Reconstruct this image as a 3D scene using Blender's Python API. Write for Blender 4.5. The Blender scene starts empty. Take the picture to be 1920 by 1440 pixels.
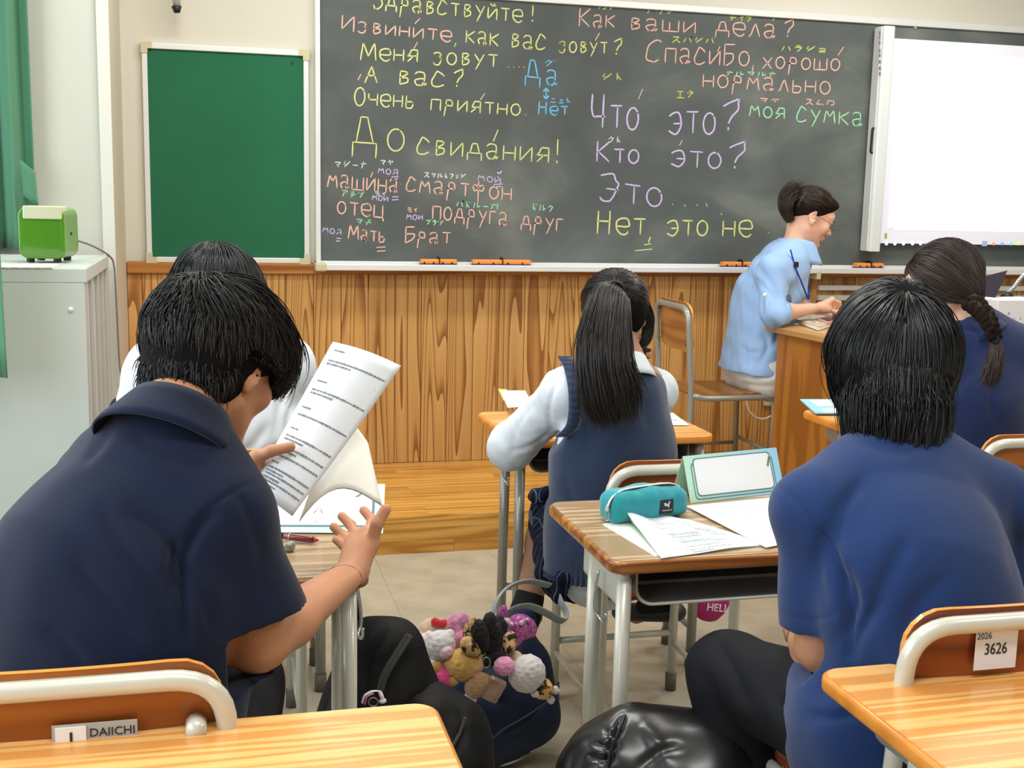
import bpy, bmesh, math, random
import numpy as np
from mathutils import Vector, Matrix, Euler
rng = np.random.default_rng(7); random.seed(7)
S = bpy.context.scene
COL = S.collection
pi = math.pi

def lin(c):
    return tuple(((v/255)/12.92 if v/255 <= .04045 else ((v/255+.055)/1.055)**2.4) for v in c)

# ------------------------------------------------------------------ camera
CF, CPITCH, CYAW, CROLL, CH = 2212.6, .154685, .249189, .0217595, 1.36308
_cp, _sp = math.cos(CPITCH), math.sin(CPITCH)
FW = np.array([math.sin(CYAW)*_cp, math.cos(CYAW)*_cp, -_sp]); _rt = np.array([math.cos(CYAW), -math.sin(CYAW), 0.]); _up = np.cross(_rt, FW)
RT = math.cos(CROLL)*_rt+math.sin(CROLL)*_up; UP = -math.sin(CROLL)*_rt+math.cos(CROLL)*_up
CP = np.array([0, 0, CH])
cd = bpy.data.cameras.new('camera'); cam = bpy.data.objects.new('camera', cd); COL.objects.link(cam)
cd.sensor_width = 36; cd.lens = CF/1920*36; cd.clip_start = .05
m = Matrix.Identity(4)
for i in range(3):
    m[i][0] = RT[i]; m[i][1] = UP[i]; m[i][2] = -FW[i]; m[i][3] = CP[i]
cam.matrix_world = m
S.camera = cam

# ------------------------------------------------------------------ light
S.view_settings.view_transform = 'Standard'; S.view_settings.look = 'None'
S.view_settings.gamma = 1; S.view_settings.use_curve_mapping = False
S.view_settings.exposure = 0.16
w = bpy.data.worlds.new('world'); S.world = w; w.use_nodes = True
bg = w.node_tree.nodes['Background']; bg.inputs[0].default_value = (.80, .90, 1, 1); bg.inputs[1].default_value = 1.5

def area(name, loc, rot, sx, sy, power, col=(1, 1, 1)):
    l = bpy.data.lights.new(name, 'AREA'); l.shape = 'RECTANGLE'; l.size = sx; l.size_y = sy; l.energy = power; l.color = col
    o = bpy.data.objects.new(name, l); COL.objects.link(o); o.location = loc; o.rotation_euler = rot
    return o
# daylight through the window openings of the left wall
area('window_daylight', (-1.42, 1.9, 1.75), (0, -pi/2, 0), 1.7, 4.6, 62, (.86, .94, 1))
# ceiling fluorescent rows
for i, (lx, ly) in enumerate([(.4, .6), (2.9, .6), (.4, 2.7), (2.9, 2.7), (.4, 4.2), (3.0, 4.2)]):
    area('ceiling_light_glow', (lx, ly, 2.86), (0, 0, 0), 1.25,   .28, 25, (1, .97, .92))

# ------------------------------------------------------------------ points from photo pixels
def P(x, y, Y=None, z=None):
    d = FW+(x-960)/CF*RT-(y-720)/CF*UP
    t = Y/d[1] if Y is not None else (z-CH)/d[2]
    return CP+d*t
def Qn(v):
    v = v-CP; ww = v@FW
    return 960+CF*(v@RT)/ww, 720-CF*(v@UP)/ww

# ------------------------------------------------------------------ linking
def mesh(name, V, F, mat=None, parent=None, smooth=False, mats=None, fm=None):
    me = bpy.data.meshes.new(name)
    if isinstance(F, np.ndarray) and len(F):
        n, k = F.shape
        me.vertices.add(len(V)); me.vertices.foreach_set('co', np.asarray(V, np.float32).ravel())
        me.loops.add(n*k); me.loops.foreach_set('vertex_index', F.astype(np.int32).ravel())
        me.polygons.add(n); me.polygons.foreach_set('loop_start', np.arange(0, n*k, k, dtype=np.int32))
        me.update(calc_edges=True)
    else:
        me.from_pydata([tuple(v) for v in V], [], [tuple(f) for f in F]); me.update()
    if mats:
        for q in mats: me.materials.append(q)
        if fm is not None: me.polygons.foreach_set('material_index', np.asarray(fm, np.int32))
    elif mat: me.materials.append(mat)
    if smooth: me.polygons.foreach_set('use_smooth', [True]*len(me.polygons))
    o = bpy.data.objects.new(name, me); COL.objects.link(o)
    if parent: o.parent = parent
    return o
def tag(o, label=None, cat=None, group=None, kind=None):
    if label: o['label'] = label
    if cat: o['category'] = cat
    if group: o['group'] = group
    if kind: o['kind'] = kind
    return o
def empty(name, loc=(0, 0, 0), rz=0, label=None, cat=None, group=None):
    o = bpy.data.objects.new(name, None); COL.objects.link(o); o.location = loc; o.rotation_euler = (0, 0, rz); o.empty_display_size = .05
    return tag(o, label, cat, group)

class MB:
    """collects verts and faces"""
    def __init__(s): s.V = []; s.F = []
    def add(s, V, F):
        n = len(s.V); s.V += [tuple(map(float, v)) for v in V]; s.F += [tuple(i+n for i in f) for f in F]; return s
    def box(s, lo, hi, M=None):
        x0, y0, z0 = lo; x1, y1, z1 = hi
        V = [(x0, y0, z0), (x1, y0, z0), (x1, y1, z0), (x0, y1, z0), (x0, y0, z1), (x1, y0, z1), (x1, y1, z1), (x0, y1, z1)]
        if M is not None: V = [tuple(M @ Vector(v)) for v in V]
        return s.add(V, [(0, 3, 2, 1), (4, 5, 6, 7), (0, 1, 5, 4), (1, 2, 6, 5), (2, 3, 7, 6), (3, 0, 4, 7)])
    def bev(s, lo, hi, b=.004, M=None):
        """box with chamfered edges"""
        bm = bmesh.new(); c = [(lo[i]+hi[i])/2 for i in range(3)]; d = [hi[i]-lo[i] for i in range(3)]
        bmesh.ops.create_cube(bm, size=1, matrix=Matrix.Translation(c) @ Matrix.Diagonal((*d, 1)))
        bmesh.ops.bevel(bm, geom=bm.edges[:], offset=min(b, min(d)*.45), segments=2, profile=.5, affect='EDGES')
        V = [v.co.copy() for v in bm.verts]
        if M is not None: V = [M @ v for v in V]
        bm.verts.index_update()
        s.add(V, [[v.index for v in f.verts] for f in bm.faces]); bm.free(); return s
    def tube(s, pts, r, n=10, cap=True, r2=None):
        pts = [np.asarray(p, float) for p in pts]; N = len(pts); rr = r if hasattr(r, '__len__') else [r]*N
        T = [(pts[min(i+1, N-1)]-pts[max(i-1, 0)]) for i in range(N)]; T = [t/(np.linalg.norm(t)+1e-9) for t in T]
        a = np.array([0, 0, 1.]) if abs(T[0][2]) < .9 else np.array([1., 0, 0])
        u = np.cross(T[0], a); u /= np.linalg.norm(u); V = []
        for i in range(N):
            u = u-T[i]*(u@T[i]); u /= np.linalg.norm(u)+1e-9; v = np.cross(T[i], u)
            ry = rr[i] if r2 is None else (r2[i] if hasattr(r2, '__len__') else r2)
            for k in range(n):
                t = 2*pi*k/n; V.append(pts[i]+u*rr[i]*math.cos(t)+v*ry*math.sin(t))
        F = [(i*n+k, i*n+(k+1) % n, (i+1)*n+(k+1) % n, (i+1)*n+k) for i in range(N-1) for k in range(n)]
        if cap: F += [tuple(reversed(range(n))), tuple(range((N-1)*n, N*n))]
        return s.add(V, F)
    def prism(s, poly, z0, z1, M=None):
        """poly: list of (x,y) ccw extruded along z, then M"""
        n = len(poly); V = [(x, y, z0) for x, y in poly]+[(x, y, z1) for x, y in poly]
        if M is not None: V = [tuple(M @ Vector(v)) for v in V]
        F = [tuple(reversed(range(n))), tuple(range(n, 2*n))]+[(i, (i+1) % n, n+(i+1) % n, n+i) for i in range(n)]
        return s.add(V, F)
    def sheet(s, grid):
        """grid[i][j] points"""
        a, b = len(grid), len(grid[0]); V = [p for r in grid for p in r]
        return s.add(V, [(i*b+j, (i+1)*b+j, (i+1)*b+j+1, i*b+j+1) for i in range(a-1) for j in range(b-1)])
    def build(s, name, mat=None, parent=None, smooth=False, mats=None, fm=None):
        return mesh(name, s.V, s.F, mat, parent, smooth, mats, fm)

def rrect(x0, y0, x1, y1, r, n=6):
    o = []
    for cx, cy, a in ((x1-r, y1-r, 0), (x0+r, y1-r, pi/2), (x0+r, y0+r, pi), (x1-r, y0+r, 1.5*pi)):
        for k in range(n+1):
            t = a+pi/2*k/n; o.append((cx+r*math.cos(t), cy+r*math.sin(t)))
    return o
def spline(pts, n=8):
    pts = [np.asarray(p, float) for p in pts]; out = []
    for i in range(len(pts)-1):
        p0 = pts[max(i-1, 0)]; p1 = pts[i]; p2 = pts[i+1]; p3 = pts[min(i+2, len(pts)-1)]
        for k in range(n):
            t = k/n; out.append(.5*((2*p1)+(-p0+p2)*t+(2*p0-5*p1+4*p2-p3)*t*t+(-p0+3*p1-3*p2+p3)*t**3))
    out.append(pts[-1]); return out
def fillet(pts, r, n=6):
    """polyline with rounded corners"""
    pts = [np.asarray(p, float) for p in pts]; o = [pts[0]]
    for i in range(1, len(pts)-1):
        a, b, c = pts[i-1], pts[i], pts[i+1]; u = a-b; v = c-b; lu, lv = np.linalg.norm(u), np.linalg.norm(v); d = min(r, lu*.49, lv*.49)
        p, q = b+u/lu*d, b+v/lv*d
        for k in range(n+1):
            t = k/n; o.append((1-t)**2*p+2*t*(1-t)*b+t*t*q)
    o.append(pts[-1]); return o
def solidify(o, th, off=0):
    md = o.modifiers.new('s', 'SOLIDIFY'); md.thickness = th; md.offset = off; return o

# ------------------------------------------------------------------ materials
def mat(name, col, rough=.5, metal=0, spec=.5, emit=None, es=1, sheen=0, coat=0, bump=None, var=None, alpha=None, sss=0):
    """bump=(scale,strength); var=(scale, second colour)"""
    m = bpy.data.materials.new(name); m.use_nodes = True; nt = m.node_tree; b = nt.nodes['Principled BSDF']
    b.inputs['Base Color'].default_value = (*lin(col), 1); b.inputs['Roughness'].default_value = rough; b.inputs['Metallic'].default_value = metal
    b.inputs['Specular IOR Level'].default_value = spec; b.inputs['Sheen Weight'].default_value = sheen; b.inputs['Coat Weight'].default_value = coat
    if sss:
        b.inputs['Subsurface Weight'].default_value = sss; b.inputs['Subsurface Radius'].default_value = (.012, .004, .002); b.inputs['Subsurface Scale'].default_value = 1
    if emit: b.inputs['Emission Color'].default_value = (*lin(emit), 1); b.inputs['Emission Strength'].default_value = es
    if alpha is not None: b.inputs['Alpha'].default_value = alpha
    if bump or var:
        tc = nt.nodes.new('ShaderNodeTexCoord')
    if bump:
        n = nt.nodes.new('ShaderNodeTexNoise'); n.inputs['Scale'].default_value = bump[0]; n.inputs['Detail'].default_value = 3
        nt.links.new(tc.outputs['Object'], n.inputs['Vector'])
        u = nt.nodes.new('ShaderNodeBump'); u.inputs['Strength'].default_value = bump[1]; u.inputs['Distance'].default_value = .002
        nt.links.new(n.outputs[0], u.inputs['Height']); nt.links.new(u.outputs[0], b.inputs['Normal'])
    if var:
        n = nt.nodes.new('ShaderNodeTexNoise'); n.inputs['Scale'].default_value = var[0]; n.inputs['Detail'].default_value = 4
        nt.links.new(tc.outputs['Object'], n.inputs['Vector'])
        r = nt.nodes.new('ShaderNodeValToRGB'); r.color_ramp.elements[0].position = .35; r.color_ramp.elements[1].position = .68
        r.color_ramp.elements[0].color = (*lin(col), 1); r.color_ramp.elements[1].color = (*lin(var[1]), 1)
        nt.links.new(n.outputs[0], r.inputs[0]); nt.links.new(r.outputs[0], b.inputs['Base Color'])
    return m
def wood(name, cols, axis=2, op='PINGPONG', freq=26, stretch=.09, rough=.38, dist=.8, obj_rand=True, coat=0, ring=9, spec=.4, contrast=(.25, .62, .9), fine=.25):
    """ringed wood grain: noise warped across the grain, long along it"""
    m = bpy.data.materials.new(name); m.use_nodes = True; nt = m.node_tree; b = nt.nodes['Principled BSDF']; N = nt.nodes.new; L = nt.links.new
    tc = N('ShaderNodeTexCoord'); mp = N('ShaderNodeMapping'); L(tc.outputs['Object'], mp.inputs['Vector'])
    sc = [1, 1, 1]; sc[axis] = stretch; mp.inputs['Scale'].default_value = [v for v in sc]
    ad = N('ShaderNodeVectorMath'); ad.operation = 'ADD'; L(mp.outputs[0], ad.inputs[0])
    if obj_rand:
        oi = N('ShaderNodeObjectInfo'); mu = N('ShaderNodeVectorMath'); mu.operation = 'SCALE'; mu.inputs[0].default_value = (37, 19, 53)
        L(oi.outputs['Random'], mu.inputs['Scale']); L(mu.outputs[0], ad.inputs[1])
    n1 = N('ShaderNodeTexNoise'); n1.inputs['Scale'].default_value = ring; n1.inputs['Detail'].default_value = 1.2; n1.inputs['Roughness'].default_value = .4; L(ad.outputs[0], n1.inputs['Vector'])
    mm = N('ShaderNodeMath'); mm.operation = 'MULTIPLY'; mm.inputs[1].default_value = freq; L(n1.outputs[0], mm.inputs[0])
    fr = N('ShaderNodeMath'); fr.operation = op; fr.inputs[1].default_value = 1; L(mm.outputs[0], fr.inputs[0])
    n2 = N('ShaderNodeTexNoise'); n2.inputs['Scale'].default_value = ring*14; n2.inputs['Detail'].default_value = 3; L(ad.outputs[0], n2.inputs['Vector'])
    mx = N('ShaderNodeMath'); mx.operation = 'MULTIPLY_ADD'; mx.inputs[1].default_value = fine; L(n2.outputs[0], mx.inputs[0]); L(fr.outputs[0], mx.inputs[2])
    r = N('ShaderNodeValToRGB'); e = r.color_ramp.elements
    e[0].position = contrast[0]; e[0].color = (*lin(cols[0]), 1); e[1].position = contrast[1]; e[1].color = (*lin(cols[1]), 1)
    x = e.new(contrast[2]+.15); x.color = (*lin(cols[2]), 1)
    L(mx.outputs[0], r.inputs[0])
    if obj_rand:
        hs = N('ShaderNodeHueSaturation'); mr = N('ShaderNodeMapRange'); mr.inputs['To Min'].default_value = .86; mr.inputs['To Max'].default_value = 1.1
        L(oi.outputs['Random'], mr.inputs['Value']); L(mr.outputs[0], hs.inputs['Value']); L(r.outputs[0], hs.inputs['Color']); L(hs.outputs[0], b.inputs['Base Color'])
    else: L(r.outputs[0], b.inputs['Base Color'])
    b.inputs['Roughness'].default_value = rough; b.inputs['Coat Weight'].default_value = coat; b.inputs['Specular IOR Level'].default_value = spec
    bu = N('ShaderNodeBump'); bu.inputs['Strength'].default_value = .12; bu.inputs['Distance'].default_value = .001; L(mx.outputs[0], bu.inputs['Height']); L(bu.outputs[0], b.inputs['Normal'])
    return m
def text(name, s, size, M, mt, parent, th=.0004, align='CENTER', font_x=1.0):
    cu = bpy.data.curves.new(name, 'FONT'); cu.body = s; cu.size = size; cu.extrude = th; cu.align_x = align; cu.align_y = 'CENTER'; cu.resolution_u = 3
    o = bpy.data.objects.new(name, cu); COL.objects.link(o); bpy.context.view_layer.update()
    me = bpy.data.meshes.new_from_object(o.evaluated_get(bpy.context.evaluated_depsgraph_get()))
    bpy.data.objects.remove(o); me.transform(Matrix.Diagonal((font_x, 1, 1, 1))); me.transform(M); me.materials.clear(); me.materials.append(mt)
    o = bpy.data.objects.new(name, me); COL.objects.link(o); o.parent = parent; return o

# ------------------------------------------------------------------ distance-field modelling
def V3(p): return np.asarray(p, float)
def unit(v): v = V3(v); return v/(np.linalg.norm(v)+1e-12)
def lerp(a, b, t): return V3(a)*(1-t)+V3(b)*t
class Model:
    def __init__(s): s.ops = []
    def copy(s): q = Model(); q.ops = list(s.ops); return q
    def _a(s, f, lo, hi, k, mode): s.ops.append((f, np.array(lo), np.array(hi), k, mode)); return s
    def cone(s, a, b, ra, rb=None, k=.02, mode='u', sy=1, ax=None, flat=False):
        """round cone from a to b; sy/ax flattens it along unit axis ax by factor sy; flat = flat ends"""
        a, b = V3(a), V3(b); rb = ra if rb is None else rb; ab = b-a; L2 = ab@ab+1e-12; R = max(ra, rb)*max(1, 1/sy if sy < 1 else 1)
        axv = unit(ax) if ax is not None else None
        def f(X, Y, Z):
            px, py, pz = X-a[0], Y-a[1], Z-a[2]
            t = (px*ab[0]+py*ab[1]+pz*ab[2])/L2; tc = np.clip(t, 0, 1)
            dx, dy, dz = px-tc*ab[0], py-tc*ab[1], pz-tc*ab[2]
            q = dx*dx+dy*dy+dz*dz
            if axv is not None:
                c = dx*axv[0]+dy*axv[1]+dz*axv[2]; q = q+c*c*(1/sy**2-1)
            d = np.sqrt(q)-(ra+(rb-ra)*tc)
            if axv is not None and sy < 1: d = d*(.5+.5*sy)
            if flat:
                l = math.sqrt(L2); d = np.maximum(d, np.maximum(-t*l, (t-1)*l))
            return d
        e = R+k+.025
        return s._a(f, np.minimum(a, b)-e, np.maximum(a, b)+e, k, mode)
    def ell(s, c, r, R=None, k=.02, mode='u'):
        c = V3(c); r = V3(r); R = np.eye(3) if R is None else np.asarray(R)
        def f(X, Y, Z):
            px, py, pz = X-c[0], Y-c[1], Z-c[2]
            q = [px*R[0][i]+py*R[1][i]+pz*R[2][i] for i in range(3)]
            k0 = np.sqrt(sum((q[i]/r[i])**2 for i in range(3))); k1 = np.sqrt(sum((q[i]/r[i]**2)**2 for i in range(3)))+1e-9
            return k0*(k0-1)/k1
        e = max(r)+k+.025
        return s._a(f, c-e, c+e, k, mode)
    def box(s, c, h, R=None, rd=.01, k=.01, mode='u'):
        c = V3(c); h = V3(h)-rd; R = np.eye(3) if R is None else np.asarray(R)
        def f(X, Y, Z):
            px, py, pz = X-c[0], Y-c[1], Z-c[2]
            q = [np.abs(px*R[0][i]+py*R[1][i]+pz*R[2][i])-h[i] for i in range(3)]
            return np.sqrt(sum(np.maximum(v, 0)**2 for v in q))+np.minimum(np.maximum(q[0], np.maximum(q[1], q[2])), 0)-rd
        e = np.linalg.norm(h)+rd+k+.025
        return s._a(f, c-e, c+e, k, mode)
    def plane(s, p, n, k=.002):
        """keep the side n points away from"""
        p = V3(p); n = unit(n)
        return s._a(lambda X, Y, Z: (X-p[0])*n[0]+(Y-p[1])*n[1]+(Z-p[2])*n[2], None, None, k, 'i')
    def bounds(s):
        lo = np.min([o[1] for o in s.ops if o[4] == 'u'], 0); hi = np.max([o[2] for o in s.ops if o[4] == 'u'], 0); return lo, hi
    def field(s, lo, hi, h):
        n = np.maximum(np.ceil((hi-lo)/h).astype(int)+1, 3)
        ax = [(lo[i]+h*np.arange(n[i])).astype(np.float32) for i in range(3)]
        F = np.full(n, .15, np.float32)
        for f, a, b, k, mode in s.ops:
            if mode.startswith('i'): sl = (slice(None),)*3
            else:
                i0 = np.clip(np.floor((a-lo)/h).astype(int), 0, n); i1 = np.clip(np.ceil((b-lo)/h).astype(int)+1, 0, n)
                if (i1 <= i0).any(): continue
                sl = tuple(slice(i0[i], i1[i]) for i in range(3))
            X, Y, Z = ax[0][sl[0]][:, None, None], ax[1][sl[1]][None, :, None], ax[2][sl[2]][None, None, :]
            d = f(X, Y, Z); A = F[sl]
            if mode == 'u':
                hh = np.clip(.5+.5*(A-d)/k, 0, 1); F[sl] = A*(1-hh)+d*hh-k*hh*(1-hh)
            else:
                if mode == 's': d = -d
                hh = np.clip(.5-.5*(A-d)/k, 0, 1); F[sl] = A*(1-hh)+d*hh+k*hh*(1-hh)
        return F, ax
    def extract(s, h, lo=None, hi=None):
        if lo is None: lo, hi = s.bounds()
        F, ax = s.field(np.asarray(lo, float), np.asarray(hi, float), h)
        return nets(F, np.asarray(lo, float), h)
def nets(F, lo, h):
    I = F < 0; n = F.shape
    c = [(i, j, k) for i in (0, 1) for j in (0, 1) for k in (0, 1)]
    sub = lambda A, o: A[o[0]:n[0]-1+o[0], o[1]:n[1]-1+o[1], o[2]:n[2]-1+o[2]]
    cnt = sum(sub(I, o).astype(np.int8) for o in c); act = (cnt > 0) & (cnt < 8)
    idx = np.full(act.shape, -1, np.int64); w3 = np.argwhere(act); idx[act] = np.arange(len(w3))
    acc = np.zeros((len(w3), 3)); num = np.zeros(len(w3))
    vals = {o: sub(F, o)[act] for o in c}
    for o in c:
        for a in range(3):
            if o[a]: continue
            q = list(o); q[a] = 1; q = tuple(q); v0, v1 = vals[o], vals[q]; cr = (v0 < 0) != (v1 < 0)
            t = np.where(cr, v0/(v0-v1+1e-20), 0); p = np.zeros((len(w3), 3)); p[:] = o; p[:, a] = t
            acc[cr] += p[cr]; num[cr] += 1
    V = (w3+acc/num[:, None])*h+lo
    Fs = []
    for a in range(3):
        b, c2 = (a+1) % 3, (a+2) % 3
        sl0 = [slice(None)]*3; sl1 = [slice(None)]*3; sl0[a] = slice(0, n[a]-1); sl1[a] = slice(1, n[a])
        A, B = I[tuple(sl0)], I[tuple(sl1)]; e = np.argwhere(A != B)
        ok = (e[:, b] > 0) & (e[:, c2] > 0) & (e[:, b] < n[b]-1) & (e[:, c2] < n[c2]-1); e = e[ok]
        ins = A[tuple(e.T)]
        def g(db, dc):
            q = e.copy(); q[:, b] -= db; q[:, c2] -= dc; return idx[tuple(q.T)]
        quad = np.stack([g(1, 1), g(0, 1), g(0, 0), g(1, 0)], 1)
        quad[~ins] = quad[~ins][:, ::-1]; Fs.append(quad)
    Fq = np.concatenate(Fs); Fq = Fq[(Fq >= 0).all(1)]
    return V, Fq
def vnorm(V, F):
    n = np.cross(V[F[:, 2]]-V[F[:, 0]], V[F[:, 3]]-V[F[:, 1]]); N = np.zeros_like(V)
    for i in range(4): np.add.at(N, F[:, i], n)
    return N/(np.linalg.norm(N, axis=1)[:, None]+1e-12)
def relax(V, F, it=2, lam=.5):
    for _ in range(it):
        A = np.zeros_like(V); c = np.zeros(len(V))
        for i in range(4):
            j = F[:, (i+1) % 4]; np.add.at(A, F[:, i], V[j]); np.add.at(c, F[:, i], 1)
            np.add.at(A, j, V[F[:, i]]); np.add.at(c, j, 1)
        V = V+lam*(A/np.maximum(c, 1)[:, None]-V)
    return V
def cloth_noise(V, N, amp=.003, sc=9, seed=0):
    r = np.random.default_rng(seed); d = np.zeros(len(V))
    for i in range(7):
        k = r.normal(size=3)*sc*(1+.5*i); d += np.sin(V@k+r.uniform(0, 6.3)+1.3*np.sin(V@(r.normal(size=3)*sc)))/(1+.6*i)
    return V+N*(d*amp/2)[:, None]
def folds(V, N, lines):
    """creases placed along photo pixel polylines, displaced on the real surface: (pts, width px, depth m)"""
    w = (V-CP)@FW; px = 960+CF*((V-CP)@RT)/w; py = 720-CF*((V-CP)@UP)/w
    toc = CP-V; toc /= np.linalg.norm(toc, axis=1)[:, None]; face = np.clip((N*toc).sum(1)*3, 0, 1)
    D = np.zeros(len(V))
    for pts, wd, dep in lines:
        pts = np.array(spline(pts, 5)); best = np.full(len(V), 1e9); tt = np.zeros(len(V)); n = len(pts)-1
        for i in range(n):
            a, b = pts[i], pts[i+1]; ab = b-a; t = np.clip(((px-a[0])*ab[0]+(py-a[1])*ab[1])/(ab@ab+1e-9), 0, 1)
            d = np.hypot(px-a[0]-t*ab[0], py-a[1]-t*ab[1]); q = d < best; best[q] = d[q]; tt[q] = (i+t[q])/n
        D += -dep*np.exp(-(best/wd)**2)*np.sin(pi*np.clip(tt*.9+.05, 0, 1))**.6
    return V+N*(D*face)[:, None]
def smesh(name, model, h, mt, parent=None, fl=None, noise=None, boxes=(), hb=.003, rel=1, extra=None):
    """mesh of a field; boxes = finer regions (lo,hi[,h])"""
    V, F = model.extract(h)
    Vs, Fs = [], []
    if boxes:
        keep = np.ones(len(F), bool)
        for bx in boxes:
            lo, hi = V3(bx[0])+h, V3(bx[1])-h; ins = ((V > lo) & (V < hi)).all(1); keep &= ~ins[F].all(1)
        F = F[keep]
    if rel: V = relax(V, F, rel)
    Vs.append(V); Fs.append(F); n = len(V)
    for bx in boxes:
        v, f = model.extract(bx[2] if len(bx) > 2 else hb, bx[0], bx[1]); Vs.append(v); Fs.append(f+n); n += len(v)
    V = np.concatenate(Vs); F = np.concatenate(Fs)
    u = np.unique(F); mp = np.full(len(V), -1); mp[u] = np.arange(len(u)); V = V[u]; F = mp[F]
    if noise: V = cloth_noise(V, vnorm(V, F), *noise)
    if fl: V = folds(V, vnorm(V, F), fl)
    return mesh(name, V, F, mt, parent, True)
def frame(fwd, up=(0, 0, 1)):
    """columns: right, forward, up"""
    f = unit(fwd); r = unit(np.cross(f, V3(up))); u = np.cross(r, f); return np.stack([r, f, u], 1)
def ribbons(paths, wid, nside=3):
    """paths (N,S,3), wid (N,S) -> triangular tubes"""
    N, K, _ = paths.shape; T = np.gradient(paths, axis=1); T /= np.linalg.norm(T, axis=2, keepdims=True)+1e-9
    a = np.zeros_like(T); a[..., 0] = .3; a[..., 1] = .5; a[..., 2] = .81
    U = np.cross(T, a); U /= np.linalg.norm(U, axis=2, keepdims=True)+1e-9; W = np.cross(T, U)
    V = np.stack([paths+(U*math.cos(2*pi*k/nside)+W*math.sin(2*pi*k/nside))*wid[..., None] for k in range(nside)], 2)  # N,K,ns,3
    ids = np.arange(N*K*nside).reshape(N, K, nside)
    F = np.concatenate([np.stack([ids[:, :-1, k], ids[:, :-1, (k+1) % nside], ids[:, 1:, (k+1) % nside], ids[:, 1:, k]], -1).reshape(-1, 4) for k in range(nside)])
    return V.reshape(-1, 3), F
# ================================================================== room shell
YW = 5.31334
def wallp(x, y, off=0.): return P(x, y, Y=YW-off)
M_wall = mat('painted_wall', (214, 210, 196), .75, bump=(180, .08), var=(.9, (208, 205, 190)))
M_white = mat('white_paint', (222, 220, 210), .6)
M_cedar = wood('cedar_planks', [(210, 164, 102), (198, 148, 84), (148, 96, 48)], axis=2, op='FRACT', freq=16, stretch=.05, ring=8, rough=.4, contrast=(.1, .72, .87), fine=.12)
M_cedar_rail = wood('cedar_rail', [(186, 126, 62), (170, 108, 48), (142, 84, 34)], axis=0, freq=10, stretch=.05, ring=14, rough=.4)
M_pod = wood('podium_board', [(218, 166, 86), (206, 150, 68), (184, 122, 48)], axis=0, freq=12, stretch=.05, ring=12, rough=.28, coat=.15, contrast=(.3, .8, 1.1))
M_alu = mat('white_aluminium', (226, 228, 226), .3, .15)
M_corner = mat('beige_plastic', (198, 190, 156), .5)

fl = MB().box((-1.5, -3.2, -.1), (6.6, YW+.1, -.006)).build('floor', mat('floor_joint', (166, 158, 138), .6)); tag(fl, kind='structure')
M_tile = mat('floor_tile', (186, 178, 158), .22, spec=.45, bump=(14, .04), var=(7, (168, 160, 140)))
tm = None
for i in range(-3, 15):
    for j in range(-2, 12):
        x0, y0 = i*.45+.13, j*.45-.02
        if y0 > YW-.2 or (y0 < .9): continue
        o = MB().bev((0, 0, -.01), (.4494, .4494, 0), .0005) if tm is None else None
        if tm is None: tm = o.build('tile', M_tile, fl)
        else:
            t2 = tm.copy(); COL.objects.link(t2); t2.location = (x0, y0, 0); continue
        tm.location = (x0, y0, 0)
for n, lo, hi in (('wall_front', (-1.5, YW, 0), (6.6, YW+.12, 3.0)), ('wall_right', (6.6, -3.2, 0), (6.72, YW+.1, 3.)), ('wall_back', (-1.5, -3.32, 0), (6.6, -3.2, 3.))):
    tag(MB().box(lo, hi).build(n, M_wall), kind='structure')
wall_front = bpy.data.objects['wall_front']
tag(MB().box((-1.6, -3.3, 3.), (6.7, YW+.1, 3.1)).build('ceiling', mat('ceiling_board', (225, 224, 218), .9)), kind='structure')
# window wall on the left: sill wall, lintel, piers
lw = MB().box((-1.62, -3.2, 0), (-1.5, YW+.1, .85)).box((-1.62, -3.2, 2.65), (-1.5, YW+.1, 3.)).box((-1.62, 4.3, .85), (-1.5, YW+.1, 2.65)).box((-1.62, -3.2, .85), (-1.5, -.6, 2.65))
tag(lw.build('wall_left', M_wall), kind='structure')
wf = MB()
for y in (-.6, .62, 1.85, 3.07, 4.25): wf.box((-1.6, y, .85), (-1.54, y+.05, 2.65))
for z in (.85, 2.6): wf.box((-1.6, -.6, z), (-1.54, 4.3, z+.05))
wo = wf.build('window_1', M_alu); tag(wo, kind='structure')
# pillar in the front-left corner
pl = MB().box((-1.5, 4.7, 0), (-.372, YW, 3.)).build('wall_pillar', mat('pillar_paint', (206, 205, 192), .75, bump=(150, .1), var=(1.6, (200, 200, 188)))); tag(pl, kind='structure')
MB().box((-.372, 4.7, 0), (-.36, YW-.001, 3.)).build('pillar_side', mat('pillar_side_paint', (205, 196, 176), .7), pl)
MB().bev((-.40, 4.688, 0), (-.356, 4.702, 3.), .002).build('corner_strip', M_white, pl)

# wainscot of cedar planks under a rail
zt, zb, zr = 1.0195, .15, 1.058
x = -.358; k = 0
while x < 4.75:
    wd = .1215 if k else .06
    if x > 4.2: wd = .13
    o = MB().bev((0, 0, 0), (wd-.0022, .012, zt-zb), .0022).build('plank', M_cedar, wall_front); o.location = (x, YW-.0125, zb); x += wd; k += 1
MB().bev((-.358, YW-.03, zt), (4.8, YW, zr+.012), .004).build('rail', M_cedar_rail, wall_front)
tag(MB().box((-.358, YW-.006, zb), (4.75, YW-.001, zt)).build('trim_1', mat('plank_gap', (96, 58, 26), .7)), kind='structure')

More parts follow.
